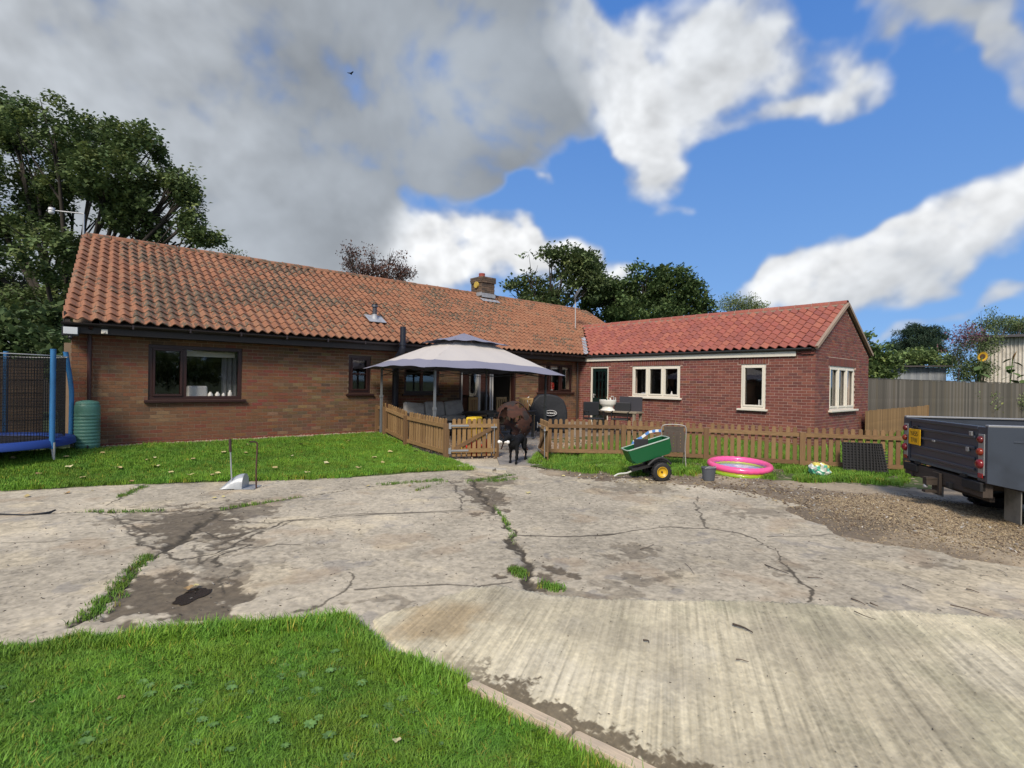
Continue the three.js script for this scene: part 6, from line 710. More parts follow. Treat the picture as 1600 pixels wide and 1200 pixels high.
function tree({ label, category = 'tree', name = 'tree', base, blobs, geo, color, dens = 60, gap = 0.42, freq = 0.9, trunk = 0.3, fork = 0.35, jitter = 0.35, twigs = 5, group }) {   // blobs: centre Vector3, radii x y z
  const t = thing(name, label, category, base, 0, group), lim = [], inst = [], top = blobs.reduce((s, b) => s.add(b[0]), V(0, 0, 0)).multiplyScalar(1 / blobs.length).sub(base), R = mulberry(Math.floor(Math.abs(base.x * 91 + base.z * 37)) + 3), r2 = (a, b) => a + (b - a) * R();
  const forkP = V(top.x * fork, Math.max(0.6, top.y * fork), top.z * fork);
  if (trunk > 0) part(t, 'trunk', taper([V(0, -0.2, 0), V(r2(-0.1, 0.1), forkP.y * 0.5, r2(-0.1, 0.1)), forkP], trunk, trunk * 0.75, 10), barkM);
  for (const [c0, rx, ry, rz] of blobs) {
    const c = c0.clone().sub(base); if (trunk > 0) { const mid = forkP.clone().lerp(c, 0.5).add(V(r2(-0.4, 0.4), r2(-0.1, 0.5), r2(-0.4, 0.4)).multiplyScalar(jitter * 2)); lim.push(taper([forkP.clone().add(V(0, -0.2, 0)), mid, c], trunk * 0.34, trunk * 0.1)); for (let i = 0; i < twigs; i++) { const e = c.clone().add(V(r2(-1, 1) * rx, r2(-0.6, 1) * ry, r2(-1, 1) * rz).multiplyScalar(0.85)), s = mid.clone().lerp(c, r2(0.1, 0.9)); lim.push(taper([s, s.clone().lerp(e, 0.5).add(V(0, r2(-0.1, 0.3), 0)), e], trunk * 0.13, trunk * 0.03, 5)); } }
    const n = Math.ceil(dens * (rx * ry + rx * rz) / 2); for (let i = 0; i < n; i++) { const v = V(r2(-1, 1), r2(-1, 1), r2(-1, 1)); const l = v.length(); if (l > 1 || l < 0.3 * R()) { i -= 0.6; continue; } const q = V(c.x + v.x * rx, c.y + v.y * ry, c.z + v.z * rz); if (fbm3(q.x * freq + 9, q.y * freq * 1.25, q.z * freq, 3) < gap + 0.08 * l) continue; inst.push(q); }
  }
  if (lim.length) part(t, 'limbs', merge(lim), barkM);
  const im = new THREE.InstancedMesh(geo, leafM(...color), inst.length), m = new THREE.Matrix4(), qt = new THREE.Quaternion(), e = new THREE.Euler(), col = new THREE.Color(); inst.forEach((q, i) => { const s = r2(0.7, 1.25); m.compose(q, qt.setFromEuler(e.set(r2(-0.5, 0.5), r2(0, 6.28), r2(-0.5, 0.5))), V(s, s, s)); im.setMatrixAt(i, m); const k = r2(0.7, 1.3), y = R() < 0.12 ? 1.35 : r2(0.9, 1.1); im.setColorAt(i, col.setRGB(k * y, k * (0.5 + 0.5 * y), k * 0.95)); }); im.name = numbered('crown'); im.userData.kind = 'stuff'; t.add(shade(im)); return t;
}
const blob = (list, D, dz = 1) => list.map(([x, y, rx, ry, o = 0]) => { const d = D + o, k = d / 827; return [at(x, y, d), rx * k, ry * k, (rx + ry) / 2 * k * dz]; });
tree({ label: 'huge dark spreading tree with open limbs rising behind the left gable', base: at(95, 0, 24).setY(-0.1), trunk: 0.42, fork: 0.33, geo: bigClump, color: [0.036, 0.056, 0.019], dens: 210, gap: 0.428, freq: 0.8,
  blobs: blob([[20, 195, 55, 45], [85, 205, 60, 50, -1], [150, 225, 60, 42, 1], [55, 270, 85, 55], [170, 275, 60, 45, -1], [225, 285, 55, 40, 1], [275, 290, 32, 38], [115, 320, 75, 45, 2], [250, 330, 45, 28], [205, 345, 40, 25], [20, 350, 65, 50], [210, 232, 45, 42], [255, 268, 40, 36, 1], [290, 312, 28, 28], [298, 345, 26, 16], [315, 372, 38, 13], [275, 378, 45, 12, 1], [70, 395, 55, 45, -2], [110, 440, 40, 50], [20, 440, 55, 50, 1], [60, 490, 60, 45], [-60, 230, 80, 110], [-50, 420, 80, 110], [-130, 320, 80, 150]], 24) });
tree({ name: 'hedge', category: 'hedge', label: 'dark hedge beneath the big tree behind the trampoline fence', base: at(40, 0, 18.5).setY(-0.1), trunk: 0.1, geo: midClump, color: [0.022, 0.038, 0.013], dens: 170, gap: 0.3, blobs: blob([[10, 540, 60, 42], [70, 530, 45, 50], [-60, 530, 70, 70], [95, 560, 22, 42, -2]], 18.5) });
tree({ label: 'small bushy tree just poking above the left part of the bungalow roof', base: at(372, 0, 30).setY(-0.1), trunk: 0.12, geo: fineClump, color: [0.03, 0.045, 0.016], dens: 150, gap: 0.36, blobs: blob([[368, 402, 18, 10], [345, 410, 18, 10]], 30) });
tree({ label: 'thin coppery tree with sparse twigs above the middle of the bungalow roof', base: at(590, 0, 27).setY(-0.1), trunk: 0.14, fork: 0.6, geo: fineClump, color: [0.034, 0.021, 0.015], dens: 130, gap: 0.41, twigs: 12, blobs: blob([[600, 425, 38, 20], [610, 400, 26, 14], [555, 420, 22, 14], [545, 398, 14, 14], [632, 428, 18, 9], [580, 440, 40, 14], [580, 396, 10, 16]], 27) });
tree({ label: 'tall open crowned tree right of the chimney, light showing between its branches', base: at(870, 0, 31).setY(-0.1), trunk: 0.26, fork: 0.45, geo: midClump, color: [0.034, 0.052, 0.018], dens: 130, gap: 0.4, freq: 0.7, blobs: blob([[822, 425, 24, 32], [806, 455, 20, 18], [862, 410, 20, 26], [885, 408, 28, 26], [915, 415, 28, 22], [870, 450, 45, 30], [840, 470, 40, 18], [920, 445, 30, 26]], 31) });
tree({ label: 'broad dense round topped dark green tree behind the extension roof', base: at(1015, 0, 33).setY(-0.1), trunk: 0.3, geo: midClump, color: [0.028, 0.048, 0.015], dens: 160, gap: 0.33, freq: 0.7, blobs: blob([[938, 440, 30, 30], [930, 465, 26, 30], [960, 462, 40, 36], [1005, 445, 42, 32], [1050, 450, 38, 34], [1085, 470, 30, 32], [1010, 485, 75, 34], [940, 480, 30, 34], [1105, 490, 20, 22]], 33) });
tree({ label: 'low pale green tree above the middle of the extension ridge', base: at(1155, 0, 36).setY(-0.1), trunk: 0.15, geo: fineClump, color: [0.05, 0.07, 0.026], dens: 150, gap: 0.37, blobs: blob([[1140, 478, 24, 16], [1165, 474, 22, 14], [1185, 484, 16, 10], [1150, 492, 40, 12]], 36) });
tree({ name: 'hedge', category: 'hedge', label: 'mid green hedge directly behind the gable end of the extension', base: at(1368, 0, 27).setY(-0.1), trunk: 0.12, geo: midClump, color: [0.04, 0.065, 0.02], dens: 140, gap: 0.31, blobs: blob([[1352, 545, 14, 28], [1366, 565, 22, 26], [1385, 572, 20, 22], [1350, 580, 24, 20]], 27) });
tree({ label: 'flat topped dark pine beyond the low shed', name: 'pine_tree', base: at(1436, 0, 52).setY(-0.1), trunk: 0.35, fork: 0.55, geo: pineClump, color: [0.018, 0.034, 0.02], dens: 90, gap: 0.31, blobs: blob([[1412, 533, 20, 16], [1432, 520, 22, 14], [1458, 525, 22, 15], [1440, 538, 42, 13], [1398, 545, 14, 10], [1474, 545, 12, 8]], 52) });
tree({ name: 'hedge', category: 'hedge', label: 'pale green bushes between the pine and the low shed', base: at(1425, 0, 42).setY(-0.1), trunk: 0.1, geo: midClump, color: [0.05, 0.076, 0.024], dens: 120, gap: 0.3, blobs: blob([[1410, 562, 28, 14], [1440, 558, 28, 14], [1475, 566, 22, 14], [1385, 570, 22, 14]], 42) });
tree({ label: 'tall leafy green shrub with a pointed top left of the cream shed', name: 'tall_shrub', category: 'shrub', base: at(1535, 0, 30.3).setY(-0.1), trunk: 0.16, geo: fineClump, color: [0.04, 0.06, 0.024], dens: 190, gap: 0.33, blobs: blob([[1510, 560, 22, 30], [1535, 530, 22, 28], [1543, 500, 10, 18], [1525, 580, 26, 18], [1500, 580, 16, 14], [1570, 510, 30, 14, 8], [1600, 510, 30, 14, 8]], 30) });
tree({ label: 'sparse purple leaved sapling left of the tall pointed shrub', name: 'purple_sapling', category: 'sapling', base: at(1500, 0, 29).setY(-0.1), trunk: 0.05, geo: fineClump, color: [0.055, 0.032, 0.04], dens: 90, gap: 0.4, twigs: 8, blobs: blob([[1498, 525, 16, 12], [1515, 508, 14, 12], [1490, 545, 14, 14], [1520, 530, 14, 14]], 29) });
// trees across the drive, mirrored in the windows
for (const [x, z, h, r, l] of [[3, 30, 3.8, 4.5, 'round green tree across the drive opposite the wide brown window'], [13, 33, 5, 5, 'larger round green tree across the drive opposite the sliding doors'], [-7, 29, 4.4, 5, 'wide green tree across the drive opposite the trampoline'], [-16, 14, 6.5, 4.5, 'green tree standing far left of the yard'], [-15, 4, 7, 4.5, 'green tree beyond the left lawn']]) tree({ label: l, base: V(x, -0.2, z), trunk: 0.3, geo: midClump, color: [0.045, 0.07, 0.024], dens: 45, gap: 0.3, blobs: [[V(x, h * 0.62, z), r, h * 0.38, r], [V(x + r * 0.6, h * 0.45, z), r * 0.7, h * 0.3, r * 0.7], [V(x - r * 0.6, h * 0.45, z), r * 0.7, h * 0.3, r * 0.7]] });
// climbers on the grey fence and sunflowers above it
for (const [x, y, rx, ry, D, l] of [[1520, 612, 14, 16, 24.4, 'leafy climber on the grey fence left of the sunflowers'], [1550, 622, 18, 20, 25.2, 'leafy climber on the grey fence below the sunflower'], [1596, 625, 14, 24, 26.6, 'leafy climber on the grey fence at the picture edge']]) tree({ name: 'climbing_plant', category: 'climber', label: l, base: at(x, y + ry, D).setY(-0.2), trunk: 0.02, geo: fineClump, color: [0.06, 0.085, 0.03], dens: 110, gap: 0.4, blobs: blob([[x, y, rx, ry]], D, 0.25), twigs: 3 });
function sunflower(label, x, y, D, turn, yellow) { const head = at(x, y, D), b = at(x - 6, 600, D).setY(-0.2), s = thing('sunflower', label, 'sunflower', b, 0, undefined), g = mat(0.07, 0.12, 0.03, 0.8, { side: THREE.DoubleSide }), h = head.clone().sub(b); part(s, 'stem', tube([[0, 0, 0], [0.05, h.y * 0.5, 0], [h.x * 0.7, h.y * 0.95, h.z * 0.7], [h.x, h.y, h.z]], 0.025), g); for (let i = 0; i < 12; i++) { const t = 0.35 + i * 0.055, a = i * 2.4, lf = new THREE.PlaneGeometry(0.42, 0.34, 4, 3), P = lf.attributes.position; for (let k = 0; k < P.count; k++) { const u = (P.getX(k) + 0.21) / 0.42; P.setXYZ(k, u * 0.42, -0.22 * u * u + 0.02 * Math.abs(P.getY(k)), P.getY(k) * Math.sin(Math.PI * clamp(u * 0.9 + 0.08)) * 1.1); } lf.computeVertexNormals(); part(s, 'leaf', lf.rotateY(a).translate(h.x * t * 0.7, h.y * t, h.z * t * 0.7), g); }
  const hd = grp(s, 'flower_head'); hd.position.copy(h); hd.rotation.set(0.3, turn, 0); part(hd, 'disc', new THREE.CylinderGeometry(0.13, 0.11, 0.05, 20).rotateX(Math.PI / 2), mat(0.09, 0.045, 0.02, 0.9)); const pm = mat(yellow ? 0.62 : 0.36, yellow ? 0.36 : 0.19, 0.02, 0.7, { side: THREE.DoubleSide }); for (let i = 0; i < 18; i++) { const a = i / 18 * 6.283; part(hd, 'petal', ext([[0, -0.03], [0.08, -0.035], [0.15, 0], [0.08, 0.035], [0, 0.03]], 0.004).rotateY(-0.25).translate(0.115, 0, 0).rotateZ(a), pm); } }
sunflower('yellow sunflower above the grey fence at the left corner of the cream shed', 1535, 557, 26.2, -0.8, true); sunflower('browning sunflower in front of the cream shed, right of the yellow one', 1584, 556, 27.4, 0.2, false); sunflower('short sunflower at the very right edge before the cream shed', 1606, 582, 27.6, 0, false);
// ---------------------------------------------------------------- things seen through the windows
{ const wh = mat(0.72, 0.71, 0.68, 0.3); for (const [x, h, r, l] of [[2.36, 0.13, 0.05, 'white jar left of the others inside the wide brown window'], [2.5, 0.13, 0.05, 'white jar second from the left inside the wide brown window'], [2.62, 0.11, 0.035, 'small white cup inside the wide brown window'], [2.75, 0.17, 0.045, 'white bottle nearest the curtain inside the wide brown window']]) { const j = thing('jar', l, 'jar', V(x, 0.93, -0.22)); part(j, 'body', lathe([[0, 0], [r * 0.85, 0], [r, h * 0.3], [r, h * 0.65], [r * 0.5, h * 0.85], [r * 0.5, h], [0, h]], 18), wh); }
  const sb = thing('grey_box', 'pale grey box standing inside the wide brown window', 'box', V(2.12, 0.93, -0.32)); part(sb, 'body', rbox(0.38, 0.26, 0.2, 0, 0.13, 0, 0.04, 3), mat(0.42, 0.42, 0.42, 0.5)); part(house, 'window_ledge', [box(1.8, 0.03, 0.3, 2.07, 0.915, -0.3), box(1.2, 0.03, 0.3, 7.6, 1.0, -0.3), box(1.75, 0.03, 0.3, 12.94, 1.03, -0.3)], creamUPVC); part(annex, 'window_ledge', [box(0.25, 0.03, 1.8, L + 0.3, 0.95, 3.18), box(0.25, 0.03, 0.75, L + 0.3, 0.73, 6.29)], creamUPVC);
  const c = thing('curtain', 'grey curtain drawn to the right side of the wide brown window', 'curtain', V(2.78, 1.5, -0.42)); const g = sheet(-0.17, 0.17, -0.65, 0.62, 0.012, 0.3, (x) => 0.025 * Math.sin(x * 60), () => true, (x, z) => [x, z]); part(c, 'cloth', g.rotateX(Math.PI / 2), mat(0.16, 0.16, 0.17, 0.95, { side: THREE.DoubleSide })); const bl = thing('roller_blind', 'pale rolled blind at the top of the wide brown window', 'blind', V(2.35, 1.92, -0.3)); part(bl, 'roll', [rod([-0.5, 0, 0], [0.5, 0, 0], 0.03, 12), box(1.0, 0.09, 0.006, 0, -0.05, 0.028)], mat(0.5, 0.48, 0.42, 0.9));
  const pf = thing('potted_flower', 'red flowering pot plant inside the brown window next to the extension', 'pot plant', V(12.98, 1.05, -0.25)); part(pf, 'pot', lathe([[0, 0], [0.05, 0], [0.07, 0.1], [0, 0.1]], 16), mat(0.3, 0.28, 0.26, 0.5)); const rd = mat(0.5, 0.03, 0.015, 0.6, { side: THREE.DoubleSide }); for (let i = 0; i < 16; i++) part(pf, 'petal', ext([[0, -0.02], [0.06, -0.03], [0.12, 0], [0.06, 0.03], [0, 0.02]], 0.004).rotateY(-rr(0.1, 1.2)).rotateY(i * 2.4).translate(0, 0.13 + 0.014 * i, 0), rd);
  for (const [x, l] of [[12.4, 'pale rolled blind in the left light of the brown window next to the extension'], [12.95, 'pale rolled blind in the middle light of the brown window next to the extension'], [13.5, 'pale rolled blind in the right light of the brown window next to the extension']]) { const b = thing('window_blind', l, 'blind', V(x, 1.93, -0.16)); part(b, 'cloth', box(0.42, 0.12, 0.012, 0, -0.02, 0), mat(0.48, 0.46, 0.42, 0.9)); }
  for (const [i, z] of [[0, 6.38], [1, 6.46], [2, 6.53]]) { const b = thing('book', ['tall white book leftmost of three in the tall cream window', 'white book in the middle of three in the tall cream window', 'white book rightmost of three in the tall cream window'][i], 'book', V(L + 0.26, 0.75, z)); part(b, 'cover', rbox(0.16, 0.24 + 0.03 * i, 0.035, 0, 0.13, 0, 0.004), wh); }
  const bt = thing('detergent_bottle', 'white bottle in the right light of the three light cream window by the door', 'bottle', V(L + 0.26, 0.97, 3.62)); part(bt, 'body', lathe([[0, 0], [0.04, 0], [0.045, 0.04], [0.04, 0.12], [0.015, 0.16], [0.015, 0.2], [0, 0.2]], 14), wh); const bw = thing('bowl', 'pale round bowl in the left light of the three light cream window', 'bowl', V(L + 0.26, 0.97, 2.62)); part(bw, 'body', lathe([[0, 0], [0.04, 0], [0.1, 0.07], [0.11, 0.13], [0.1, 0.13], [0, 0.03]], 20), mat(0.45, 0.48, 0.55, 0.3)); }

// ---------------------------------------------------------------- grass, weeds, leaves, twigs
function tuftG(n, h, w, spread, seed, lean = 0.5) { const R = mulberry(seed), gs = []; for (let i = 0; i < n; i++) { const H = h * (0.55 + 0.75 * R()), l = lean * R() * H, ww = w * (0.7 + 0.6 * R()), g = new THREE.BufferGeometry(); g.setAttribute('position', new THREE.Float32BufferAttribute([-ww / 2, 0, 0, ww / 2, 0, 0, -ww * 0.42, H * 0.55, l * 0.3, ww * 0.42, H * 0.55, l * 0.3, 0, H * (1 - 0.2 * lean * R()), l], 3)); g.setAttribute('uv', new THREE.Float32BufferAttribute([0, 0, 1, 0, 0, 0.5, 1, 0.5, 0.5, 1], 2)); g.setIndex([0, 1, 2, 1, 3, 2, 2, 3, 4]); g.computeVertexNormals(); g.rotateY(R() * 6.283).translate((R() - 0.5) * spread, 0, (R() - 0.5) * spread); gs.push(g); } return merge(gs); }
const bladeM = new THREE.MeshStandardMaterial({ color: lin(0.122, 0.25, 0.018), roughness: 0.7, side: THREE.DoubleSide });
function scatterGrass(label, geo, n, sample, hy, tone, mat0 = bladeM, size = [0.7, 1.3], name = 'grass') {
  const im = new THREE.InstancedMesh(geo, mat0, n), m = new THREE.Matrix4(), q = new THREE.Quaternion(), e = new THREE.Euler(), c = new THREE.Color(); let k = 0, tries = 0;
  while (k < n && tries++ < n * 30) { const [x, z] = sample(); if (x === undefined) continue; const f = fbm(x * 1.7 + 3, z * 1.7, 3), g2 = fbm(x * 7, z * 7 + 50, 2), s = rr(...size) * (0.75 + 0.55 * f); m.compose(V(x, hy(x, z), z), q.setFromEuler(e.set(rr(-0.12, 0.12), rr(0, 6.283), rr(-0.12, 0.12))), V(s, s * (0.8 + 0.5 * g2), s)); im.setMatrixAt(k, m); const b = tone * (0.72 + 0.6 * f) * rr(0.75, 1.25), dry = rnd() < 0.04 ? 1 : 0; im.setColorAt(k, c.setRGB(b * (dry ? 2.4 : mix(0.75, 1.2, g2)), b * (dry ? 1.15 : 1), b * (dry ? 2 : mix(1.2, 0.8, g2)))); k++; }
  im.count = k; im.name = numbered(name); im.userData = { label, category: 'grass', kind: 'stuff' }; scene.add(shade(im)); return im;
}
const tA = on(726, 1068, -0.125), tB = on(1180, 1292, -0.125), tSeg = [[tA.x + 0.02, tA.z], [tB.x + 0.02, tB.z]];
const poolC = on(1155, 741), sackC = on(1280, 747);
const nearS = () => { const x = rr(-2.2, 1.75), z = rr(8.0, 12.3); const lo = -0.55 - (12.9 - z) * 0.12; if (x < lo || segD(x, z, ...tSeg) < 0.042 || (z > tA.z && x > tA.x + (z - tA.z) * 0.17 + 0.0)) return []; return sdPoly(x, z, nearLawnP) + (n2(x * 8, z * 8) - 0.5) * 0.08 > 0.0 ? [x, z] : []; };
const nearH = (x, z) => -0.188 + 0.035 * (fbm(x * 1.1 + 8, z * 1.1, 3) - 0.5);
scatterGrass('bright green near lawn filling the lower left corner', tuftG(9, 0.042, 0.0042, 0.06, 3, 1.2), 52000, nearS, nearH, 1.0);
scatterGrass('longer grass blades along the edge of the near lawn', tuftG(8, 0.06, 0.0045, 0.06, 4, 1.0), 4200, () => { const [x, z] = nearS(); if (x === undefined) return []; const s = sdPoly(x, z, nearLawnP); return s < 0.16 ? [x, z] : []; }, nearH, 1.05);
const farS = () => { const x = rr(-5, 6.2), z = rr(0.3, 5.6); return sdPoly(x, z, farLawnP) + (n2(x * 6, z * 6) - 0.5) * 0.12 > 0.03 ? [x, z] : []; };
scatterGrass('mown green lawn between the bungalow and the concrete yard', tuftG(9, 0.05, 0.007, 0.11, 5, 0.9), 52000, farS, hLawn, 1.0);
scatterGrass('uneven grass strip along the foot of the long picket fence', tuftG(9, 0.075, 0.007, 0.1, 6, 0.9), 15000, () => { const x = rr(6.6, 13.2), z = rr(4.2, 10.6); const s = sdPoly(x, z, stripP) + (n2(x * 4, z * 4) - 0.55) * 0.5; return s > 0.05 && fbm(x * 2.3, z * 2.3 + 9, 3) > 0.36 && Math.hypot(x - poolC.x, z - poolC.z) > 0.56 && Math.hypot(x - sackC.x, z - sackC.z) > 0.24 ? [x, z] : []; }, (x, z) => -0.185 + 0.03 * (fbm(x * 2, z * 2, 3) - 0.5), 0.92);
scatterGrass('grass in front of the red extension behind the picket fence', tuftG(8, 0.09, 0.009, 0.16, 7, 0.9), 16000, () => { const x = rr(8.5, 14.1), z = rr(3.5, 10.5); return z > 4.5 && (z - 4.87) < (x - 7.61) * 1.35 - 0.6 && x < 14.05 || (x > 11 && z > 7.9 && z < 10.5) ? [x, z] : []; }, () => -0.19, 0.9);
scatterGrass('rough grass by the golden boarded fence and beyond', tuftG(8, 0.12, 0.014, 0.3, 8, 0.9), 9000, () => { const x = rr(11.5, 26), z = rr(5, 14); return (z - 10.35) < (x - 11.35) * 1.3 && (x > 18.6 || z > 8) ? [x, z] : []; }, () => -0.2, 0.85);
{ // weeds in the cracks and at concrete edges
  const lines = [[[[735, 752], [800, 742]], 0.1, 160], [[[595, 757], [690, 750]], 0.09, 120], [[[765, 752], [800, 748]], 0.1, 90], [[[205, 890], [170, 935], [130, 974]], 0.085, 170], [[[232, 868], [215, 886]], 0.06, 90], [[[805, 888], [815, 902]], 0.06, 110], [[[850, 915], [875, 921]], 0.06, 90], [[[770, 790], [790, 815], [805, 850]], 0.03, 50], [[[345, 796], [400, 788], [470, 777]], 0.035, 70], [[[130, 800], [190, 800], [260, 798]], 0.04, 60], [[[185, 778], [228, 760]], 0.06, 90], [[[640, 770], [700, 752]], 0.03, 20]].map(([p, w, n]) => [ground2(p), w, n]);
  const tot = lines.reduce((s, l) => s + l[2], 0); let li = 0, left = lines[0][2];
  scatterGrass('small grass weeds growing in the cracks of the concrete', tuftG(8, 0.05, 0.006, 0.05, 9, 1.3), tot, () => { while (left <= 0 && li < lines.length - 1) left = lines[++li][2]; left--; const [p, w] = lines[li], i = Math.floor(rnd() * (p.length - 1)), t = rnd(), g = () => (rnd() + rnd() + rnd() - 1.5) * w; return [mix(p[i][0], p[i + 1][0], t) + g(), mix(p[i][1], p[i + 1][1], t) + g()]; }, () => -0.205, 0.75, bladeM, [0.4, 0.95], 'weeds'); }
{ // broad leaved weeds in the near lawn
  const gs = []; for (let i = 0; i < 8; i++) { const lf = new THREE.PlaneGeometry(0.03, 0.07, 2, 3), P = lf.attributes.position; for (let k = 0; k < P.count; k++) { const t = (P.getY(k) + 0.035) / 0.07; P.setXYZ(k, P.getX(k) * (0.35 + 1.1 * Math.sin(Math.PI * clamp(t * 0.85 + 0.12))), 0.028 * Math.sin(t * 2.2) + 0.005 * Math.abs(P.getX(k)) * 60 * 0.3 + 0.012, t * 0.075); } lf.computeVertexNormals(); gs.push(lf.rotateY(i * 2.4)); }
  const spots = [[800, 1060], [830, 1050], [470, 1050], [420, 1065], [560, 1020], [600, 1035], [410, 1060], [530, 1060], [640, 1100], [560, 1130], [610, 1125], [650, 1150], [120, 1170], [130, 1180], [300, 1160], [420, 1190], [520, 1170], [280, 1070], [60, 1080], [330, 1080], [480, 1120], [220, 1090], [360, 1110], [700, 1180], [560, 1060]].filter(([x]) => x < 690);
  const n = spots.length * 5, im = new THREE.InstancedMesh(merge(gs), new THREE.MeshStandardMaterial({ color: lin(0.10, 0.2, 0.045), roughness: 0.6, side: THREE.DoubleSide }), n), m = new THREE.Matrix4(), q = new THREE.Quaternion(), e = new THREE.Euler(), c = new THREE.Color(); for (let i = 0; i < n; i++) { const [x, y] = spots[i % spots.length], p = on(x, y, -0.17), s = rr(0.15, 0.42); m.compose(V(p.x + rr(-0.16, 0.16), nearH(p.x, p.z) + rr(0.012, 0.034), p.z + rr(-0.16, 0.16)), q.setFromEuler(e.set(rr(-0.2, 0.2), rr(0, 6.3), rr(-0.2, 0.2))), V(s, s, s)); im.setMatrixAt(i, m); const k = rr(0.7, 1.25); im.setColorAt(i, c.setRGB(k, k, k * rr(0.9, 1.3))); } im.name = 'lawn_weeds'; im.userData = { label: 'broad leaved weeds and clover scattered in the near lawn', category: 'weeds', kind: 'stuff' }; scene.add(shade(im)); }
// fallen leaves
function leafGeo(seed) { const g = new THREE.PlaneGeometry(1, 0.7, 6, 4), P = g.attributes.position, R = mulberry(seed); const k = R() * 6; for (let i = 0; i < P.count; i++) { const x = P.getX(i), y = P.getY(i), t = x + 0.5; P.setXYZ(i, x, 0.16 * x * x * 2 + 0.22 * y * y + 0.06 * Math.sin(x * 9 + k) + 0.04, y * (0.2 + 1.0 * Math.sin(Math.PI * clamp(t * 0.9 + 0.05))) * (1 + 0.25 * Math.sin(t * 24 + k))); } g.computeVertexNormals(); return g; }
const leafGs = [1, 2, 3].map(leafGeo), dryM = [[0.5, 0.44, 0.2], [0.42, 0.34, 0.15], [0.55, 0.5, 0.28], [0.3, 0.2, 0.09]].map((c) => mat(...c, 0.8, { side: THREE.DoubleSide }));
function leaves(list, label, group, hy, size) { list.forEach(([x, y], i) => { const p = on(x, y, -0.17); const l = solo('fallen_leaf', label, 'leaf', leafGs[i % 3], pal3(dryM), group); const s = rr(...size); l.scale.set(s, s, s); l.position.set(p.x, hy(p.x, p.z), p.z); l.rotation.set(rr(-0.2, 0.2), rr(0, 6.3), rr(-0.2, 0.2)); }); }
leaves([[108, 740], [103, 731], [130, 752], [228, 729], [240, 727], [245, 735], [298, 747], [333, 748], [302, 726], [386, 709], [384, 717], [398, 716], [160, 725], [340, 745], [610, 709], [585, 718], [650, 707], [598, 726], [545, 700], [470, 706], [455, 718], [510, 727], [560, 735], [430, 735], [480, 742], [185, 738], [60, 748], [20, 735], [205, 757], [268, 742], [420, 700], [350, 718]], 'pale fallen leaf lying on the mown lawn in front of the bungalow', 'fallen leaves on the far lawn', (x, z) => hLawn(x, z) + 0.065, [0.07, 0.12]);
leaves([[412, 990], [50, 1103], [190, 1094], [620, 1165]], 'dry fallen leaf caught in the near lawn', 'fallen leaves on the near lawn', (x, z) => nearH(x, z) + 0.04, [0.022, 0.038]);
leaves([[42, 773], [105, 768], [145, 764], [232, 750], [335, 776], [349, 774], [575, 757], [640, 757], [307, 911], [295, 915], [825, 768], [1010, 748], [950, 742], [905, 745], [1065, 753], [1090, 756], [880, 742], [1000, 760], [920, 755], [1075, 762]], 'small dry leaf lying on the concrete yard', 'fallen leaves on the concrete', () => -0.188, [0.04, 0.08]);
// twigs on the concrete
const twigM = [mat(0.06, 0.045, 0.035, 0.95), mat(0.10, 0.075, 0.055, 0.95), mat(0.4, 0.35, 0.28, 0.95)];
[[[1195, 882], [1232, 896], 0.008], [[1262, 902], [1286, 904], 0.007], [[1145, 975], [1176, 988], 0.012], [[1330, 935], [1352, 945], 0.009], [[1335, 955], [1368, 968], 0.006], [[1485, 945], [1545, 962], 0.007], [[1410, 913], [1440, 925], 0.006], [[1560, 890], [1575, 900], 0.008, 2], [[1537, 898], [1556, 902], 0.006, 2], [[1000, 858], [1022, 850], 0.007], [[1160, 823], [1172, 826], 0.006, 2], [[1360, 942], [1372, 947], 0.01], [[920, 818], [935, 814], 0.005, 2], [[1510, 920], [1530, 926], 0.008], [[1070, 880], [1085, 897], 0.004], [[1150, 1030], [1170, 1034], 0.006], [[1005, 1000], [1014, 1004], 0.009], [[1555, 838], [1596, 852], 0.008]].forEach(([a, b, r, k], i) => { const Y = a[1] > 940 ? -0.175 : -0.19, A = on(...a, Y), B = on(...b, Y), m = A.clone().lerp(B, 0.5); m.x += rr(-0.02, 0.02); m.z += rr(-0.02, 0.02); m.y += 0.004; solo('twig', k === 2 ? 'pale splinter of wood lying on the right part of the concrete' : 'dark twig lying on the right part of the concrete', 'twig', taper([A, m, B], r * 0.62, r * 0.3, 6), k === 2 ? twigM[2] : twigM[i % 2], k === 2 ? 'pale splinters on the concrete' : 'dark twigs on the concrete'); });
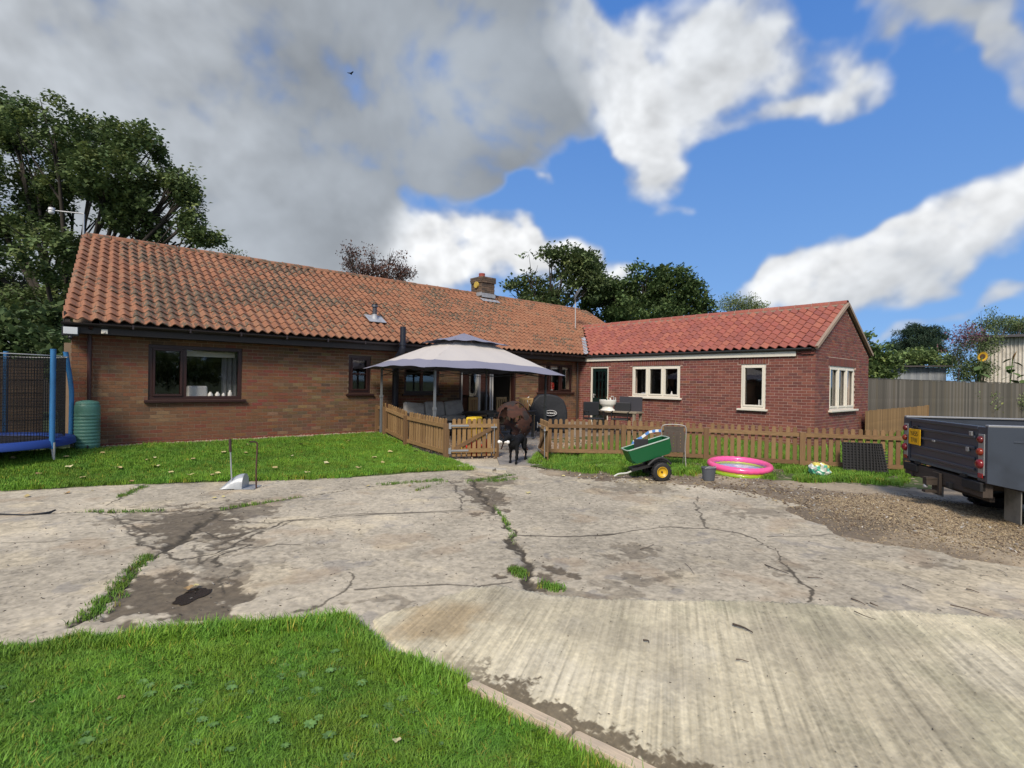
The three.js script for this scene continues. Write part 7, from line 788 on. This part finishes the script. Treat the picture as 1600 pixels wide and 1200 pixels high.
{ // chips and litter on the bare earth; grit on the concrete
  const chip = new THREE.BoxGeometry(1, 0.22, 0.4), mk = (n, f, name, label, cat2) => { const im = new THREE.InstancedMesh(chip, new THREE.MeshStandardMaterial({ roughness: 0.95 }), n), m = new THREE.Matrix4(), q = new THREE.Quaternion(), e = new THREE.Euler(), c = new THREE.Color(); for (let i = 0; i < n; i++) { const o = f(i); m.compose(o.p, q.setFromEuler(e.set(rr(-0.5, 0.5), rr(0, 6.3), rr(-0.5, 0.5))), V(o.s, o.s * 0.8, o.s)); im.setMatrixAt(i, m); im.setColorAt(i, c.setRGB(...o.c)); } im.name = name; im.userData = { label, category: cat2, kind: 'stuff' }; scene.add(shade(im)); };
  mk(30000, (i) => { const g = () => rnd() + rnd() + rnd() - 1.5; const ga = g() * 1.05, gb = g() * 1.25, x = chipC.x + RT.x * ga + FW.x * gb, z = chipC.z + RT.z * ga + FW.z * gb, k = rr(0.55, 1.2), t = rnd(); return { p: V(x, dirtH(x, z) + 0.004, z), s: rr(0.006, 0.022), c: t < 0.5 ? [0.42 * k, 0.33 * k, 0.21 * k] : t < 0.8 ? [0.27 * k, 0.21 * k, 0.14 * k] : t < 0.9 ? [0.48 * k, 0.41 * k, 0.28 * k] : [0.1 * k, 0.07 * k, 0.045 * k] }; }, 'wood_chips', 'spread of pale wood chips in front of the truck', 'wood chips');
  mk(5200, () => { let x, z, s; do { x = rr(6.4, 13); z = rr(5, 13.5); s = sdPoly(x, z, dirtP); } while (s < -0.1 || s > 1.4); const k = rr(0.6, 1.2), t = rnd(); return { p: V(x, Math.max(dirtH(x, z), -0.198) + 0.004, z), s: rr(0.01, 0.05), c: t < 0.55 ? [0.12 * k, 0.085 * k, 0.055 * k] : t < 0.85 ? [0.33 * k, 0.26 * k, 0.15 * k] : [0.46 * k, 0.44 * k, 0.4 * k] }; }, 'leaf_litter', 'brown leaf litter and bits along the edge of the bare earth', 'litter');
  mk(2600, () => { const x = rr(-1.5, 7.5), z = rr(4.5, 12.5), k = rr(0.4, 1.2), near = sdPoly(x, z, nearSlabP) > 0; if (sdPoly(x, z, nearLawnP) > -0.05 || sdPoly(x, z, farLawnP) > -0.05) return { p: V(x, -0.5, z), s: 0.01, c: [0.1, 0.1, 0.1] }; return { p: V(x, near ? -0.184 : -0.197, z), s: rr(0.004, near ? 0.011 : 0.02), c: rnd() < 0.6 ? [0.12 * k, 0.1 * k, 0.08 * k] : [0.34 * k, 0.32 * k, 0.28 * k] }; }, 'grit', 'loose grit scattered over the concrete', 'grit'); }

renderer.render(scene, camera);
